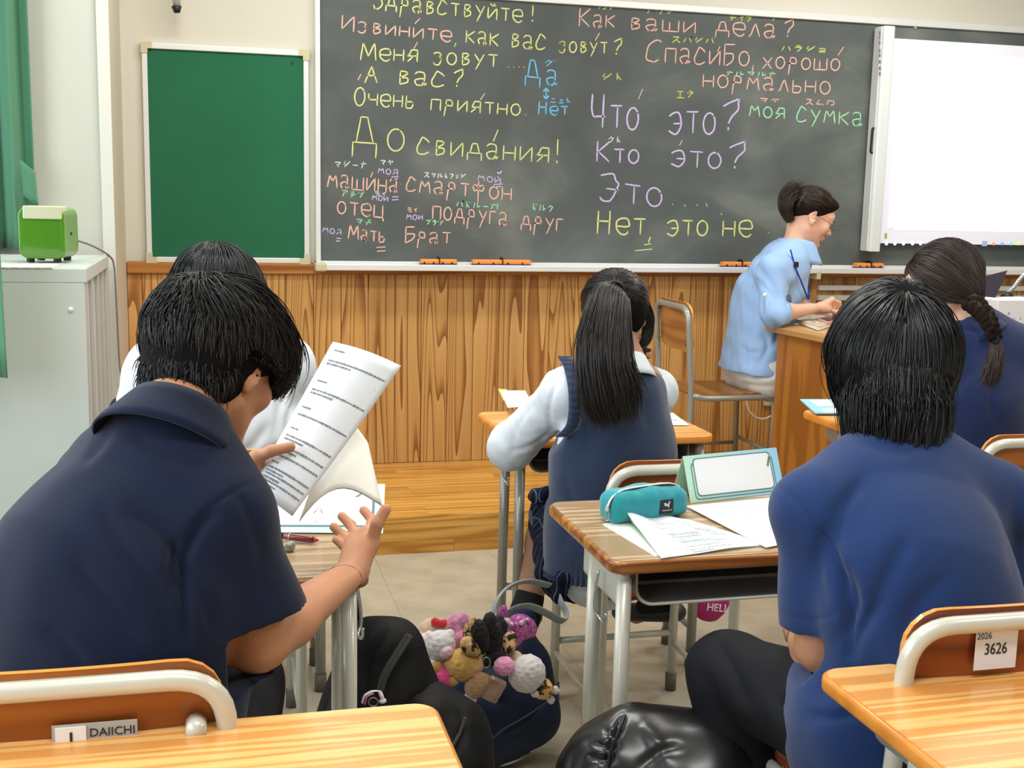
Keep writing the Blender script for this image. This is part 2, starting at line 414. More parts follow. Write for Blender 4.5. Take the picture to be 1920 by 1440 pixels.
# podium of boards
pod = MB().box((-.355, 4.39, .0), (4.9, YW-.013, .136)).build('podium', mat('podium_core', (120, 82, 40), .7)); tag(pod, 'low honey-brown wooden teaching platform along the front wall', 'platform')
pod.name = 'teaching_platform'
for j in range(8):
    y0 = 4.39+j*.1136; xx = -.355-(j*.37) % 1.1
    while xx < 4.9:
        a, b = max(xx, -.355), min(xx+1.15, 4.9)
        if b-a > .05:
            o = MB().bev((0, 0, 0), (b-a-.0006, .113, .0135), .0007).build('board', M_pod, pod); o.location = (a, y0, .1365)
        xx += 1.15
for j, (z0, z1) in enumerate(((.0, .05), (.0503, .1), (.1003, .15))):
    xx = -.355-(j*.53) % 1.2
    while xx < 4.9:
        a, b = max(xx, -.355), min(xx+1.25, 4.9)
        if b-a > .05:
            o = MB().bev((0, 0, 0), (b-a-.0006, .014, z1-z0), .0007).build('front_board', M_pod, pod); o.location = (a, 4.3755, z0)
        xx += 1.25

# raceways along the wainscot to the right
for z0 in (.955, .905):
    p = P(1535, 540, Y=YW-.03)
    o = MB().bev((p[0], YW-.04, z0), (4.8, YW-.013, z0+.026), .003).build('cable_duct', M_alu); tag(o, 'upper white cable duct along the wood panelling, right of the teacher' if z0 > .93 else 'lower white cable duct along the wood panelling, right of the teacher', 'cable duct')
# ------------------------------------------------------------------ green notice board
g = empty('notice_board', (.08, YW, 1.08), 0, 'dark green notice board in a white frame, left of the blackboard', 'notice board')
gx0, gx1, gz0, gz1 = -.275, .412, 1.066, 1.978
M_green = mat('green_felt', (20, 98, 66), .9, sheen=.15, bump=(900, .3), var=(3, (24, 102, 68)))
def gl(lo, hi): return tuple(a-b for a, b in zip(lo, (.08, YW, 1.08))), tuple(a-b for a, b in zip(hi, (.08, YW, 1.08)))
MB().box(*gl((gx0+.01, YW-.018, gz0+.01), (gx1-.01, YW-.001, gz1-.01))).build('felt_panel', M_green, g)
for a, b in (((gx0, gz0), (gx0+.022, gz1)), ((gx1-.022, gz0), (gx1, gz1)), ((gx0, gz0), (gx1, gz0+.024)), ((gx0, gz1-.024), (gx1, gz1))):
    MB().bev(*gl((a[0], YW-.028, a[1]), (b[0], YW-.001, b[1])), .003).build('frame_bar', M_alu, g)
for cx in (gx0-.003, gx1-.042):
    for cz in (gz0-.003, gz1-.042):
        sx = cx < 0; sz = cz < 1.5; t_ = .027; k_ = .045
        Lp = [(0, 0), (k_, 0), (k_, t_), (t_, t_), (t_, k_), (0, k_)]
        Lp = [(cx+(a if sx else k_-a), cz+(b2 if sz else k_-b2)) for a, b2 in Lp]
        if sx != sz: Lp = Lp[::-1]
        MB().prism(Lp, .001, .032, Matrix.Translation((-.08, 0, -1.08)) @ Matrix(((1, 0, 0, 0), (0, 0, -1, 0), (0, 1, 0, 0), (0, 0, 0, 1)))).build('corner_cap', M_corner, g)
p = wallp(548, 117, .02)-np.array((.08, YW, 1.08)); MB().tube([p, p+np.array((0, -.006, 0))], .004).build('pin', mat('dark_pin', (20, 30, 25), .4), g)

# ------------------------------------------------------------------ blackboard
bx0, bx1 = .437, 4.35
bz0, bz1 = 1.078, 2.232
BY = .055      # writing surface stands this far off the wall
bb = empty('blackboard', (bx0, YW, 1.05), 0, 'long dark grey chalkboard covered in coloured chalk writing', 'blackboard')
off = np.array((bx0, YW, 1.05))
M_board = bpy.data.materials.new('chalkboard_slate'); M_board.use_nodes = True
nt = M_board.node_tree; b = nt.nodes['Principled BSDF']; N = nt.nodes.new; L = nt.links.new
tc = N('ShaderNodeTexCoord'); n1 = N('ShaderNodeTexNoise'); n1.inputs['Scale'].default_value = 1.7; n1.inputs['Detail'].default_value = 7; n1.inputs['Distortion'].default_value = 1.2; L(tc.outputs['Object'], n1.inputs[0])
mp = N('ShaderNodeMapping'); mp.inputs['Rotation'].default_value = (0, .7, 0); mp.inputs['Scale'].default_value = (.9, 1, 1.9); L(tc.outputs['Object'], mp.inputs[0])
n2 = N('ShaderNodeTexNoise'); n2.inputs['Scale'].default_value = 1.6; n2.inputs['Detail'].default_value = 5; n2.inputs['Distortion'].default_value = 1.2; L(mp.outputs[0], n2.inputs[0])
ad = N('ShaderNodeMath'); ad.operation = 'MULTIPLY'; L(n1.outputs[0], ad.inputs[0]); L(n2.outputs[0], ad.inputs[1])
r = N('ShaderNodeValToRGB'); e = r.color_ramp.elements; e[0].position = .14; e[0].color = (*lin((80, 85, 84)), 1); e[1].position = .5; e[1].color = (*lin((120, 126, 120)), 1); q = e.new(.27); q.color = (*lin((90, 96, 94)), 1)
L(ad.outputs[0], r.inputs[0]); L(r.outputs[0], b.inputs['Base Color']); b.inputs['Roughness'].default_value = .6; b.inputs['Specular IOR Level'].default_value = .25
def bo(lo, hi): return tuple(np.array(lo)-off), tuple(np.array(hi)-off)
MB().box(*bo((bx0+.012, YW-BY, bz0), (bx1, YW-.002, bz1))).build('writing_surface', M_board, bb)
MB().bev(*bo((bx0, YW-BY-.014, bz0-.01), (bx0+.021, YW-.001, bz1+.03)), .003).build('frame_bar', M_alu, bb)
MB().bev(*bo((bx0, YW-BY-.014, bz1), (bx1+.02, YW-.001, bz1+.03)), .003).build('frame_bar', M_alu, bb)
# tray: ledge with a lip
TZ = 1.065
MB().bev(*bo((bx0-.003, YW-.125, TZ-.012), (bx1+.02, YW-.032, TZ+.0)), .003).bev(*bo((bx0-.003, YW-.132, TZ-.022), (bx1+.02, YW-.118, TZ+.006)), .004).bev(*bo((bx0, YW-BY-.012, TZ), (bx1, YW-.012, TZ+.016)), .002).build('chalk_tray', M_alu, bb)
MB().bev(*bo((bx0-.008, YW-.137, TZ-.026), (bx0+.04, YW-.05, TZ+.009)), .006).build('tray_end_cap', M_corner, bb)
# chalk pieces of grime are in the slate; magnets / pin
p = P(1715, 52, Y=YW-BY)-off; MB().tube([p, p+np.array((0, -.008, 0))], .006).build('magnet', mat('cream_magnet', (200, 200, 160), .4), bb)
# ================================================================== chalk writing: a small single-stroke hand
# each glyph: width, strokes; a stroke is xy digit pairs (y: 0 base, 9 cap top, a b c below the base), ~ = curved
G = {
'З': (6, '~0828494857453525 ~35566452410121'), 'з': (5, '~0526364544332333 ~3344423120100010'.replace('3344', '33')),
'Д': (8, '1239 2949 4953 0b02 0262 626b 1929'.replace('1239', '1229').replace('4953', '4962').replace('1929', '2949')),
'д': (6, '1226 2646 4652 0a02 0262 626a'), 'р': (5, '1516 160c ~164654433313'), 'Р': (5, '100916 ~1959575636156'.replace('56', '5').replace('100916', '1019').replace('~19595753615', '~1949575414')),
'а': (5, '~0546564400 '.replace('~0546564400 ', '~05264645423060'), ) if False else (5, '~052647454260 ~4434140211304142'),
'в': (5, '1016 ~16364513 ~13434110'), 'В': (6, '1019 ~1949461515 ~155552413010'),
'с': (5, '~554627150301103051'), 'С': (7, '~78694917040130406152'.replace('6152', '61')), 'т': (5, '0656 3036'), 'Т': (6, '0959 3039'),
'у': (5, '0632 563c'.replace('3c', '1c').replace('561c', '5621')), 'и': (5, '0600 0056 5650'), 'й': (5, '0600 0056 5650 ~17283847'.replace('~17283847', '~18274738')),
'е': (5, '~0353552616040110305051'.replace('5051', '51')), 'И': (6, '0901 0169 6960'), 'н': (5, '0600 0353 5650'), 'к': (5, '0600 5602 0250'.replace('5602', '5603').replace('0250', '1350')),
'м': (6, '001626 163256'.replace('001626', '0016').replace('163256', '1633 3356 5660')), 'М': (8, '0019 1942 4279 7980'), 'я': (5, '5056 ~56260413 1353 3300'.replace('~56260413', '~5616034353').replace('1353', '3343')),
'о': (5, '~3606030020506336'.replace('36060300205063', '362603010')), 'А': (6, '0039 3960 1454'), 'О': (6, '~39180502102062657849'.replace('2062', '3052').replace('657849', '6839')),
'ч': (5, '~0604133353 5650'), 'Ч': (6, '~0905133363 5950'), 'ь': (4, '0600 ~03333301'.replace('~03333301', '~033342400')), 'п': (5, '0006 0656 5650'), 'П': (5, '0009 0959 5950'),
'ш': (7, '0600 0070 7076 3530'), 'ю': (6, ''), 'л': (5, '~00112436 3656 5650'.replace('3656 5650', '3650')), 'б': (5, '0959 0900 ~05454210'), 'Б': (5, '0959 0900 ~05554200'),
'х': (5, '0650 5600'), 'К': (6, '0900 6904 1460'), 'Э': (6, '~0849576653413000'.replace('413000', '51301001')  , ), 'э': (5, '~0526465452300001'.replace('0001', '01')),
'Н': (6, '0900 0555 5950'), 'г': (4, '0006 0646'), 'ф': (6, '383c ~351504133353'.replace('~351504133353', '~3516031233') + ' ~3556635232'), 'ц': (6, '0600 0050 5056 506b'),
'!': (2, '1913 1110'), '?': (5, '~07285958563422 2120'), '.': (2, '1110'), ',': (2, '120b'), '-': (5, '1444'), '·': (3, '1514'), ' ': (3, ''), "'": (1, ''),
# katakana, drawn within 0..9
'カ': (8, '0777 77615 37010'.replace('77615', '7771 7141').replace('37010', '3901')), 'ク': (7, '3905 1767 6720'), 'ワ': (7, '0406 0767 6730'.replace('0406', '0407')), 'シ': (8, '1838 0525 1178'.replace('1838', '1827')),
'デ': (8, '1757 0474 4410 6879 7868'), 'ィ': (5, '5603 3430'.replace('5603', '5614')), 'ラ': (7, '1858 0666 6620'), 'ス': (8, '0868 6800 3470'), 'パ': (8, '2701 5771 ~7879897878'), 'バ': (8, '2701 5771 6968 8988'),
'ハ': (8, '2701 5771'), 'ョ': (5, '0555 5550 0252 0050'), 'ナ': (7, '0666 3910'), 'ル': (8, '1800 4841 4174'), 'マ': (8, '0777 7732 2451'), 'ヤ': (8, '0577 7765 3930'.replace('3930', '2941')), 'ム': (8, '3801 0161 5270'),
'エ': (8, '0868 3801 0070'.replace('3801', '3830')), 'タ': (7, '3905 1767 6710 2543'), 'ト': (5, '1910 1640'), 'ニ': (7, '1757 0161'), 'ェ': (6, '1555 3530 0060'), 'モ': (8, '0868 0575 3831 3171'), 'イ': (6, '5804 3530'.replace('3530', '3630')),
'ア': (8, '0878 7855 3610'), 'テ': (8, '1757 0474 4410'), 'ツ': (8, '0815 3836 7920'.replace('3836', '3735').replace('0815', '0705')), 'チ': (8, '6837 0474 4710'), 'ブ': (8, '0777 7720 7879 8889'), 'ド': (7, '1910 1640 4847 6867'),
'ガ': (8, '0777 7771 3901 7978 9998'), 'ー': (7, '0464'), 'フ': (7, '0767 6720'), 'ォ': (6, '0454 3630 3410'), 'ン': (8, '0725 0178'), 'メ': (7, '6800 1652'), 'ダ': (8, '3905 1767 6710 7978 9998'),
}
G['З'] = (5, '~07284948464535 ~3545534120100'+'2'); G['з'] = (5, '~0516364534 ~344342301001'); G['Д'] = (8, '1229 2949 4962 0b02 0272 727b'); G['р'] = (5, '160c ~16364543230313'); G['Р'] = (5, '1019 ~19495756445414'.replace('445414', '4414'))
G['а'] = (5, '~05163645424051 ~43230210203042'.replace('4324', '43')); G['о'] = (5, '~362605020010305355463'+'6'); G['у'] = (5, '0632 561b'); G['е'] = (5, '~03535546260502204051'); G['я'] = (5, '5056 ~5626140323 2353 3300'.replace('2353', '2353'))
G['м'] = (6, '0016 1633 3356 5660'); G['ь'] = (4, '0600 ~0333423000'); G['ф'] = (7, '383c ~3516051334 ~3556655334'); G['п'] = (5, '0006 0656 5650'); G['О'] = (6, '~39180502103052656839')
GP = {'á': 'а'}
G['э'] = (5, '~0526465452300001 2353'.replace('0001', '01')); G['Э'] = (6, '~084957665341301001 2464')
def glyph(ch):
    w, s = G[ch]; out = []
    if ch in 'оО':
        hh = 6 if ch == 'о' else 9; j = random.uniform(.2, 1.2)
        return w, [[(w/2+w/2*math.sin(j+t)*.98, hh/2+hh/2*math.cos(j+t)) for t in np.linspace(0, 2*pi*1.02, 20)]]
    conv = lambda c: {'a': -1, 'b': -2, 'c': -3}.get(c, None) if c in 'abc' else int(c)
    for st in s.split():
        sm = st[0] == '~'; st = st.lstrip('~')
        pts = [(conv(st[i]), conv(st[i+1])) for i in range(0, len(st)-1, 2)]
        if len(pts) < 2: continue
        if sm: pts = [tuple(p) for p in spline(pts, 5)]
        out.append(pts)
    return w, out
CHK = {k: mat('chalk_'+k, c, .95, spec=0) for k, c in dict(yellow=(214, 217, 142), pink=(230, 182, 166), violet=(200, 182, 224), blue=(112, 190, 232), green=(160, 224, 172), white=(216, 222, 214), lime=(196, 212, 110)).items()}
def stroke_mb(mb, pts, wpx):
    """flat ribbon of chalk lying on the slate"""
    Yb = YW-BY-.0008; W = [P(x, y, Y=Yb)-off for x, y in pts]; hw = wpx/2/CF*Yb
    n = len(W); V = []
    for i in range(n):
        t = unit(W[min(i+1, n-1)]-W[max(i-1, 0)]); s_ = np.array((-t[2], 0, t[0]))*hw*(1 if 0 < i < n-1 else .7)*random.uniform(.88, 1.12)
        V += [W[i]+s_, W[i]-s_]
    mb.add(V, [(2*i, 2*i+1, 2*i+3, 2*i+2) for i in range(n-1)])
def chalk(word, x0, y0, x1, y1, h, col='yellow', wpx=None, label=None, extra=()):
    """word with its base line from (x0,y0) to (x1,y1), h = capital height, photo pixels"""
    if wpx is None: wpx = 2.5 if h > 22 else 1.7
    ws = [glyph(c)[0] for c in word]; gap = 2.2; tot = sum(ws)+gap*(len(ws)-1); mb = MB(); L_ = math.hypot(x1-x0, y1-y0); s = L_/tot; ux, uy = (x1-x0)/L_, (y1-y0)/L_; v = h/9; a = 0
    for c in word:
        w, st = glyph(c); jy = random.uniform(-.6, .6)
        for pts in st:
            q = [(x0+ux*(a+px)*s-uy*0+(.05*py*v), y0+uy*(a+px)*s-(py+jy*.4)*v) for px, py in pts]
            q2 = []
            for i in range(len(q)-1):
                for k in range(3): q2.append((q[i][0]*(1-k/3)+q[i+1][0]*k/3, q[i][1]*(1-k/3)+q[i+1][1]*k/3))
            q2.append(q[-1]); q2 = [(x+random.uniform(-.25, .25), y+random.uniform(-.25, .25)) for x, y in q2]
            stroke_mb(mb, q2, wpx)
        a += w+gap
    for e in extra: stroke_mb(mb, spline([np.array(p) for p in e], 4), wpx)
    o = mb.build('chalk_writing', CHK[col], bb); o['label'] = label or {'yellow': 'yellow', 'pink': 'pink', 'violet': 'violet', 'blue': 'sky blue', 'green': 'pale green', 'white': 'white', 'lime': 'lime yellow'}[col]+' chalk writing'
Y_, K_, V_, B_, E_, W_, L2_ = 'yellow', 'pink', 'violet', 'blue', 'green', 'white', 'lime'
for a in [
 ('Здравствуйте', 700, 16, 978, 41, 34, Y_), ('!', 994, 41, 1002, 41, 30, Y_),
 ('Извините', 641, 57, 845, 78, 29, K_), (',', 852, 84, 858, 84, 18, Y_), ('как', 874, 80, 934, 86, 34, Y_), ('вас', 957, 88, 1022, 93, 36, Y_), ('зовут', 1048, 98, 1138, 100, 30, Y_), ('?', 1150, 102, 1164, 102, 30, Y_),
 ('Меня', 676, 112, 782, 116, 33, Y_), ('зовут', 812, 120, 932, 125, 33, Y_), ('....', 951, 127, 985, 127, 16, Y_),
 ('А', 684, 156, 707, 156, 31, Y_), ('вас', 745, 158, 832, 163, 36, Y_), ('?', 850, 163, 866, 163, 33, Y_),
 ('Очень', 664, 197, 774, 203, 34, Y_), ('приятно', 808, 206, 975, 217, 31, Y_), ('.', 982, 217, 990, 217, 20, Y_),
 ('До', 661, 279, 757, 286, 62, Y_), ('свидания', 782, 288, 1028, 305, 40, Y_), ('!', 1040, 305, 1048, 305, 45, Y_),
 ('Да', 985, 152, 1044, 160, 40, B_), ('Нет', 1010, 214, 1064, 216, 24, B_), ('ダ', 1022, 124, 1040, 124, 12, B_), ('ニェト', 1032, 193, 1070, 193, 10, B_),
 ('машина', 614, 350, 745, 362, 36, K_), ('·', 748, 350, 756, 350, 10, K_), ('смартфон', 762, 358, 958, 376, 34, K_),
 ('отец', 632, 400, 720, 408, 34, K_), ('подруга', 811, 410, 950, 424, 36, K_), ('·', 957, 414, 965, 414, 10, K_), ('друг', 977, 428, 1055, 434, 34, K_),
 ('Мать', 653, 448, 720, 454, 28, K_), ('Брат', 760, 455, 844, 457, 30, K_),
 ('моя', 709, 325, 745, 329, 15, V_), ('мой', 896, 338, 938, 344, 15, V_), ('мой', 698, 375, 727, 378, 14, V_), ('мой', 762, 411, 792, 413, 14, V_), ('моя', 605, 435, 639, 440, 14, V_),
 ('マシーナ', 627, 314, 688, 316, 13, W_, 1.8), ('マヤ', 713, 309, 738, 311, 11, W_, 1.8), ('スマルトフォン', 796, 333, 874, 335, 10, W_, 1.8), ('アテツ', 641, 368, 684, 371, 12, E_, 1.8), ('モイ', 703, 366, 724, 368, 8, W_, 1.6),
 ('モイ', 764, 398, 783, 398, 9, K_, 1.8), ('パドルーガ', 856, 388, 934, 394, 12, E_, 1.8), ('ドルク', 998, 394, 1038, 398, 13, E_, 1.8), ('マチ', 668, 420, 698, 423, 12, E_, 1.8), ('ブラツ', 798, 421, 832, 423, 10, E_, 1.8),
 ('Как', 1086, 49, 1152, 52, 34, K_), ('ваши', 1180, 55, 1303, 62, 31, K_), ('дела', 1342, 64, 1453, 70, 36, K_), ('?', 1470, 70, 1486, 70, 33, K_),
 ('カク', 1123, 18, 1152, 18, 11, L2_, 2), ('ワシ', 1231, 26, 1265, 28, 12, L2_, 2), ('ディラ', 1368, 38, 1410, 41, 13, L2_, 2),
 ('Спасибо', 1212, 116, 1404, 124, 40, K_), (',', 1410, 126, 1416, 126, 16, K_), ('хорошо', 1430, 128, 1574, 132, 32, K_), ('.', 1582, 128, 1590, 128, 14, K_),
 ('スパシバ', 1261, 80, 1340, 82, 12, L2_, 2), ('ハラショ', 1466, 96, 1547, 98, 12, L2_, 2), ('ナルマルナ', 1362, 141, 1456, 144, 9, E_, 2), ('нормально', 1318, 163, 1556, 176, 35, K_),
 ('Что', 1108, 240, 1196, 242, 62, V_, 3.4), ('это', 1253, 250, 1340, 252, 60, V_, 3.4), ('?', 1354, 243, 1382, 243, 58, V_, 3.4), ('シト', 1129, 150, 1167, 150, 14, L2_, 2), ('エタ', 1269, 183, 1302, 183, 13, L2_, 2),
 ('моя', 1405, 218, 1470, 223, 30, E_), ('сумка', 1494, 227, 1616, 236, 36, E_), ('マヤ', 1425, 192, 1462, 194, 10, K_, 2), ('スムカ', 1511, 196, 1565, 198, 11, K_, 2),
 ('Кто', 1119, 303, 1197, 306, 38, V_, 3.2), ('это', 1258, 312, 1351, 317, 44, V_, 3.2), ('?', 1366, 316, 1394, 316, 50, V_, 3.2), ('クト', 1141, 267, 1164, 267, 11, W_, 1.8),
 ('Это', 1124, 374, 1240, 390, 52, V_, 3.3), ('Нет', 1120, 438, 1209, 440, 44, Y_, 3.2), ('это', 1250, 442, 1326, 443, 42, Y_, 3.2), ('не', 1355, 443, 1408, 444, 44, Y_, 3.2), (',', 1216, 449, 1222, 449, 24, Y_, 3.0)]:
    chalk(*a)
# accents, underlines, arrow, dots
for col, wpx, strokes in (
 (K_, 2.6, [[(778, 44), (788, 34)], [(776, 91), (783, 79)], [(671, 150), (677, 139)], [(901, 187), (909, 175)], [(1214, 25), (1221, 13)], [(1116, 76), (1124, 62)], [(1449, 39), (1455, 28)], [(1345, 97), (1350, 87)], [(1571, 104), (1582, 88)], [(695, 332), (699, 323)], [(1409, 137), (1413, 128)], [(706, 464), (723, 463)], [(707, 471), (723, 470)]]),
 (Y_, 2.8, [[(925, 265), (934, 243)], [(1208, 459), (1221, 457)], [(1191, 470), (1223, 467)], [(1440, 436), (1441, 437)], [(1352, 400), (1353, 403)]]),
 (V_, 2.6, [[(1197, 186), (1205, 167)], [(1274, 273), (1279, 263)], [(1260, 382), (1262, 384)], [(1283, 384), (1285, 387)], [(1307, 383), (1308, 386)], [(1324, 381), (1326, 388)], [(734, 332), (747, 331)], [(735, 336), (746, 335)], [(926, 346), (942, 345)], [(928, 350), (941, 350)], [(735, 369), (747, 369)], [(735, 375), (747, 374)], [(631, 447), (640, 447)], [(630, 452), (638, 452)], [(932, 323), (937, 325), (941, 320)]]),
 (B_, 2.8, [[(1024, 167), (1024, 184)], [(1019, 172), (1024, 166), (1029, 172)], [(1019, 179), (1024, 185), (1029, 179)]])):
    mb = MB()
    for s_ in strokes: stroke_mb(mb, [np.array(p, float) for p in (spline(s_, 3) if len(s_) > 2 else s_)], wpx)
    o = mb.build('chalk_mark', CHK[col], bb); o['label'] = {'pink': 'pink', 'yellow': 'yellow', 'violet': 'violet', 'blue': 'blue'}[col]+' chalk accents and underlines'

# ------------------------------------------------------------------ felt erasers on the tray
M_er = mat('orange_vinyl', (238, 146, 62), .5); M_erb = mat('blue_felt', (40, 70, 150), .9); M_blk = mat('black_rubber', (22, 22, 24), .5)
def eraser(px, w, rz, label, tilt=0):
    p = P(px, 489, Y=YW-.095); g = empty('blackboard_eraser', (p[0], YW-.095, TZ+.001), rz, label, 'eraser', 'orange erasers on the chalk tray')
    MB().bev((-w/2, -.022, 0), (w/2, .022, .008), .003).build('felt_pad', M_erb, g)
    MB().bev((-w/2, -.023, .008), (w/2, .023, .029), .006).build('body', M_er, g)
    MB().tube([(0, -.026, .01), (0, -.026, .031), (0, 0, .036), (0, .026, .031), (0, .026, .01)], .0065, 8, r2=.0025).build('strap', M_blk, g)
    n = 4
    for k in range(n):
        x = -w/2+w*(.1+.27*k)*.93
        MB().tube([(x, -.0215, .013), (x, -.0245, .013)], .0045, 8).build('rivet', M_blk, g)
    return g
eraser(822, .165, 0, 'short orange eraser on the tray, leftmost of the erasers'); eraser(940, .27, 0, 'longest orange eraser on the tray, beside the leftmost one')
eraser(1388, .19, 0, 'orange eraser on the tray partly behind the teacher\'s back'); eraser(1629, .15, .05, 'orange eraser on the tray below the projection screen case')

# ------------------------------------------------------------------ projection screen on the board
ps = empty('projection_screen', (3.1, YW-.1, 1.15), 0, 'white pull-out projection screen hanging on the right of the blackboard', 'projection screen'); po = np.array((3.1, YW-.1, 1.15))
YS = YW-.10
def sp(x, y, o=0): return P(x, y, Y=YS-o)-po
a, b_ = P(1663, 50, Y=YS-.02), P(1636, 471, Y=YS-.02); xc = (a[0]+b_[0])/2; hw = .031
MB().prism(rrect(xc-hw-po[0], -.0465, xc+hw-po[0], .04, .012), b_[2]-po[2], a[2]-po[2]).build('roller_case', mat('case_white', (222, 228, 228), .35), ps, False)
MB().bev((xc-hw-po[0]-.006, -.03, b_[2]-po[2]+.002), (xc-hw-po[0]+.004, .03, a[2]-po[2]-.004), .002).build('case_trim', M_alu, ps)
mb = MB()
for y in (62, 70, 80, 95, 104, 116, 128, 138):
    q = sp(1650, y, .05); mb.box((q[0]-.004, -.0485, q[2]-.008), (q[0]+.004, -.0463, q[2]+.008))
mb.build('printed_scale', mat('grey_print', (110, 112, 114), .6), ps)
ht, hb_ = sp(1640, 241), sp(1632, 287); hx = xc-hw-po[0]
MB().tube(fillet([(hx+.004, -.02, ht[2]), (hx-.018, -.03, ht[2]+.0), (hx-.02, -.03, hb_[2]), (hx+.004, -.02, hb_[2])], .02), .0055, 10).build('handle', M_blk, ps, True)
sz1, sz0 = P(1676, 72, Y=YS)[2], P(1660, 456, Y=YS)[2]; sx1 = 4.3
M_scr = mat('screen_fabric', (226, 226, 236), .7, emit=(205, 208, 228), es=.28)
MB().box((xc+.02-po[0], -.004, sz0-po[2]), (sx1-po[0], 0, sz1-po[2])).build('screen_sheet', M_scr, ps)
A = P(1688, 109, Y=YS-.006)-po; Bq = P(1666, 428, Y=YS-.006)-po; A2 = P(1697, 99, Y=YS-.006)-po; B2 = P(1697, 431, Y=YS-.006)-po
xm = (A[0]+Bq[0])/2
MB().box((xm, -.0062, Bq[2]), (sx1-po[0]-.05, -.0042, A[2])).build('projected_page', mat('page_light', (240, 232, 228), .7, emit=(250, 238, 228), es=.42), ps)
MB().box((xm+.035, -.0082, B2[2]), (sx1-po[0]-.08, -.0064, A2[2])).build('projected_image', mat('projected_white', (250, 250, 250), .7, emit=(255, 255, 255), es=.9), ps)
mb = MB()
for k, (x, c) in enumerate(((1846, 0),)):
    q = sp(x, 457, .006); mb.box((q[0]-.014, -.0075, q[2]-.012), (q[0]+.014, -.0045, q[2]+.014))
mb.build('toolbar_icon', mat('icon_grey', (150, 165, 190), .6, emit=(150, 165, 200), es=.4), ps)
for x, c in ((1863, (230, 150, 150)), (1879, (140, 170, 230)), (1895, (130, 220, 190)), (1910, (226, 226, 110)), (1662, (230, 235, 240)), (1678, (230, 235, 240)), (1694, (230, 235, 240)), (1711, (230, 235, 240)), (1726, (230, 235, 240))):
    q = sp(x, 457, .006); MB().tube([(q[0], -.0045, q[2]), (q[0], -.0075, q[2])], .0085, 10).build('toolbar_icon', mat('icon', c, .6, emit=c, es=.4), ps)
q = sp(1661, 442, .006); MB().bev((q[0]-.006, -.007, q[2]-.013), (q[0]+.006, -.003, q[2]+.013), .001).build('yellow_marker', mat('marker_yellow', (190, 180, 60), .5), ps)
# ================================================================== desks and chairs
M_tube = mat('cream_tube', (205, 203, 190), .3, .1, coat=.3)
M_tubed = mat('grey_tube', (158, 158, 148), .3, .3, coat=.2)
M_tray = mat('grey_tray_steel', (150, 150, 146), .35, .3)
M_cap = mat('rubber_foot', (96, 88, 76), .7)
M_wire = mat('bright_wire', (190, 195, 196), .25, .8)
M_screw = mat('steel_screw', (170, 165, 150), .3, .8)
M_top_grey = wood('laminate_walnut', [(204, 182, 150), (190, 164, 128), (164, 134, 100)], axis=0, freq=6, stretch=.05, ring=34, rough=.3, coat=.2, contrast=(.2, .9, 1.2), fine=.9)
M_top_yel = wood('laminate_golden', [(230, 182, 116), (224, 168, 98), (208, 144, 74)], axis=0, freq=8, stretch=.028, ring=30, rough=.3, coat=.25, contrast=(.3, .9, 1.05), fine=.7)
M_edge = wood('edge_brown', [(186, 124, 60), (160, 98, 44), (128, 74, 30)], axis=0, freq=6, stretch=.04, ring=30, rough=.3, coat=.4)
M_edge_or = wood('edge_orange', [(226, 146, 58), (214, 132, 48), (206, 124, 42)], axis=0, freq=4, stretch=.06, ring=12, rough=.28, coat=.4)
M_ply = wood('chair_ply_orange', [(176, 104, 38), (164, 92, 30), (144, 76, 24)], axis=0, freq=6, stretch=.08, ring=14, rough=.35, coat=.3)
M_ply_red = wood('chair_ply_red', [(150, 76, 34), (136, 62, 26), (110, 46, 18)], axis=0, freq=6, stretch=.08, ring=14, rough=.35, coat=.3)
M_ply_tan = wood('chair_ply_tan', [(172, 122, 66), (160, 108, 56), (138, 88, 42)], axis=0, freq=6, stretch=.08, ring=14, rough=.35, coat=.2)
M_ply_edge = mat('ply_edge', (222, 150, 66), .4, coat=.3, bump=(60, .2))

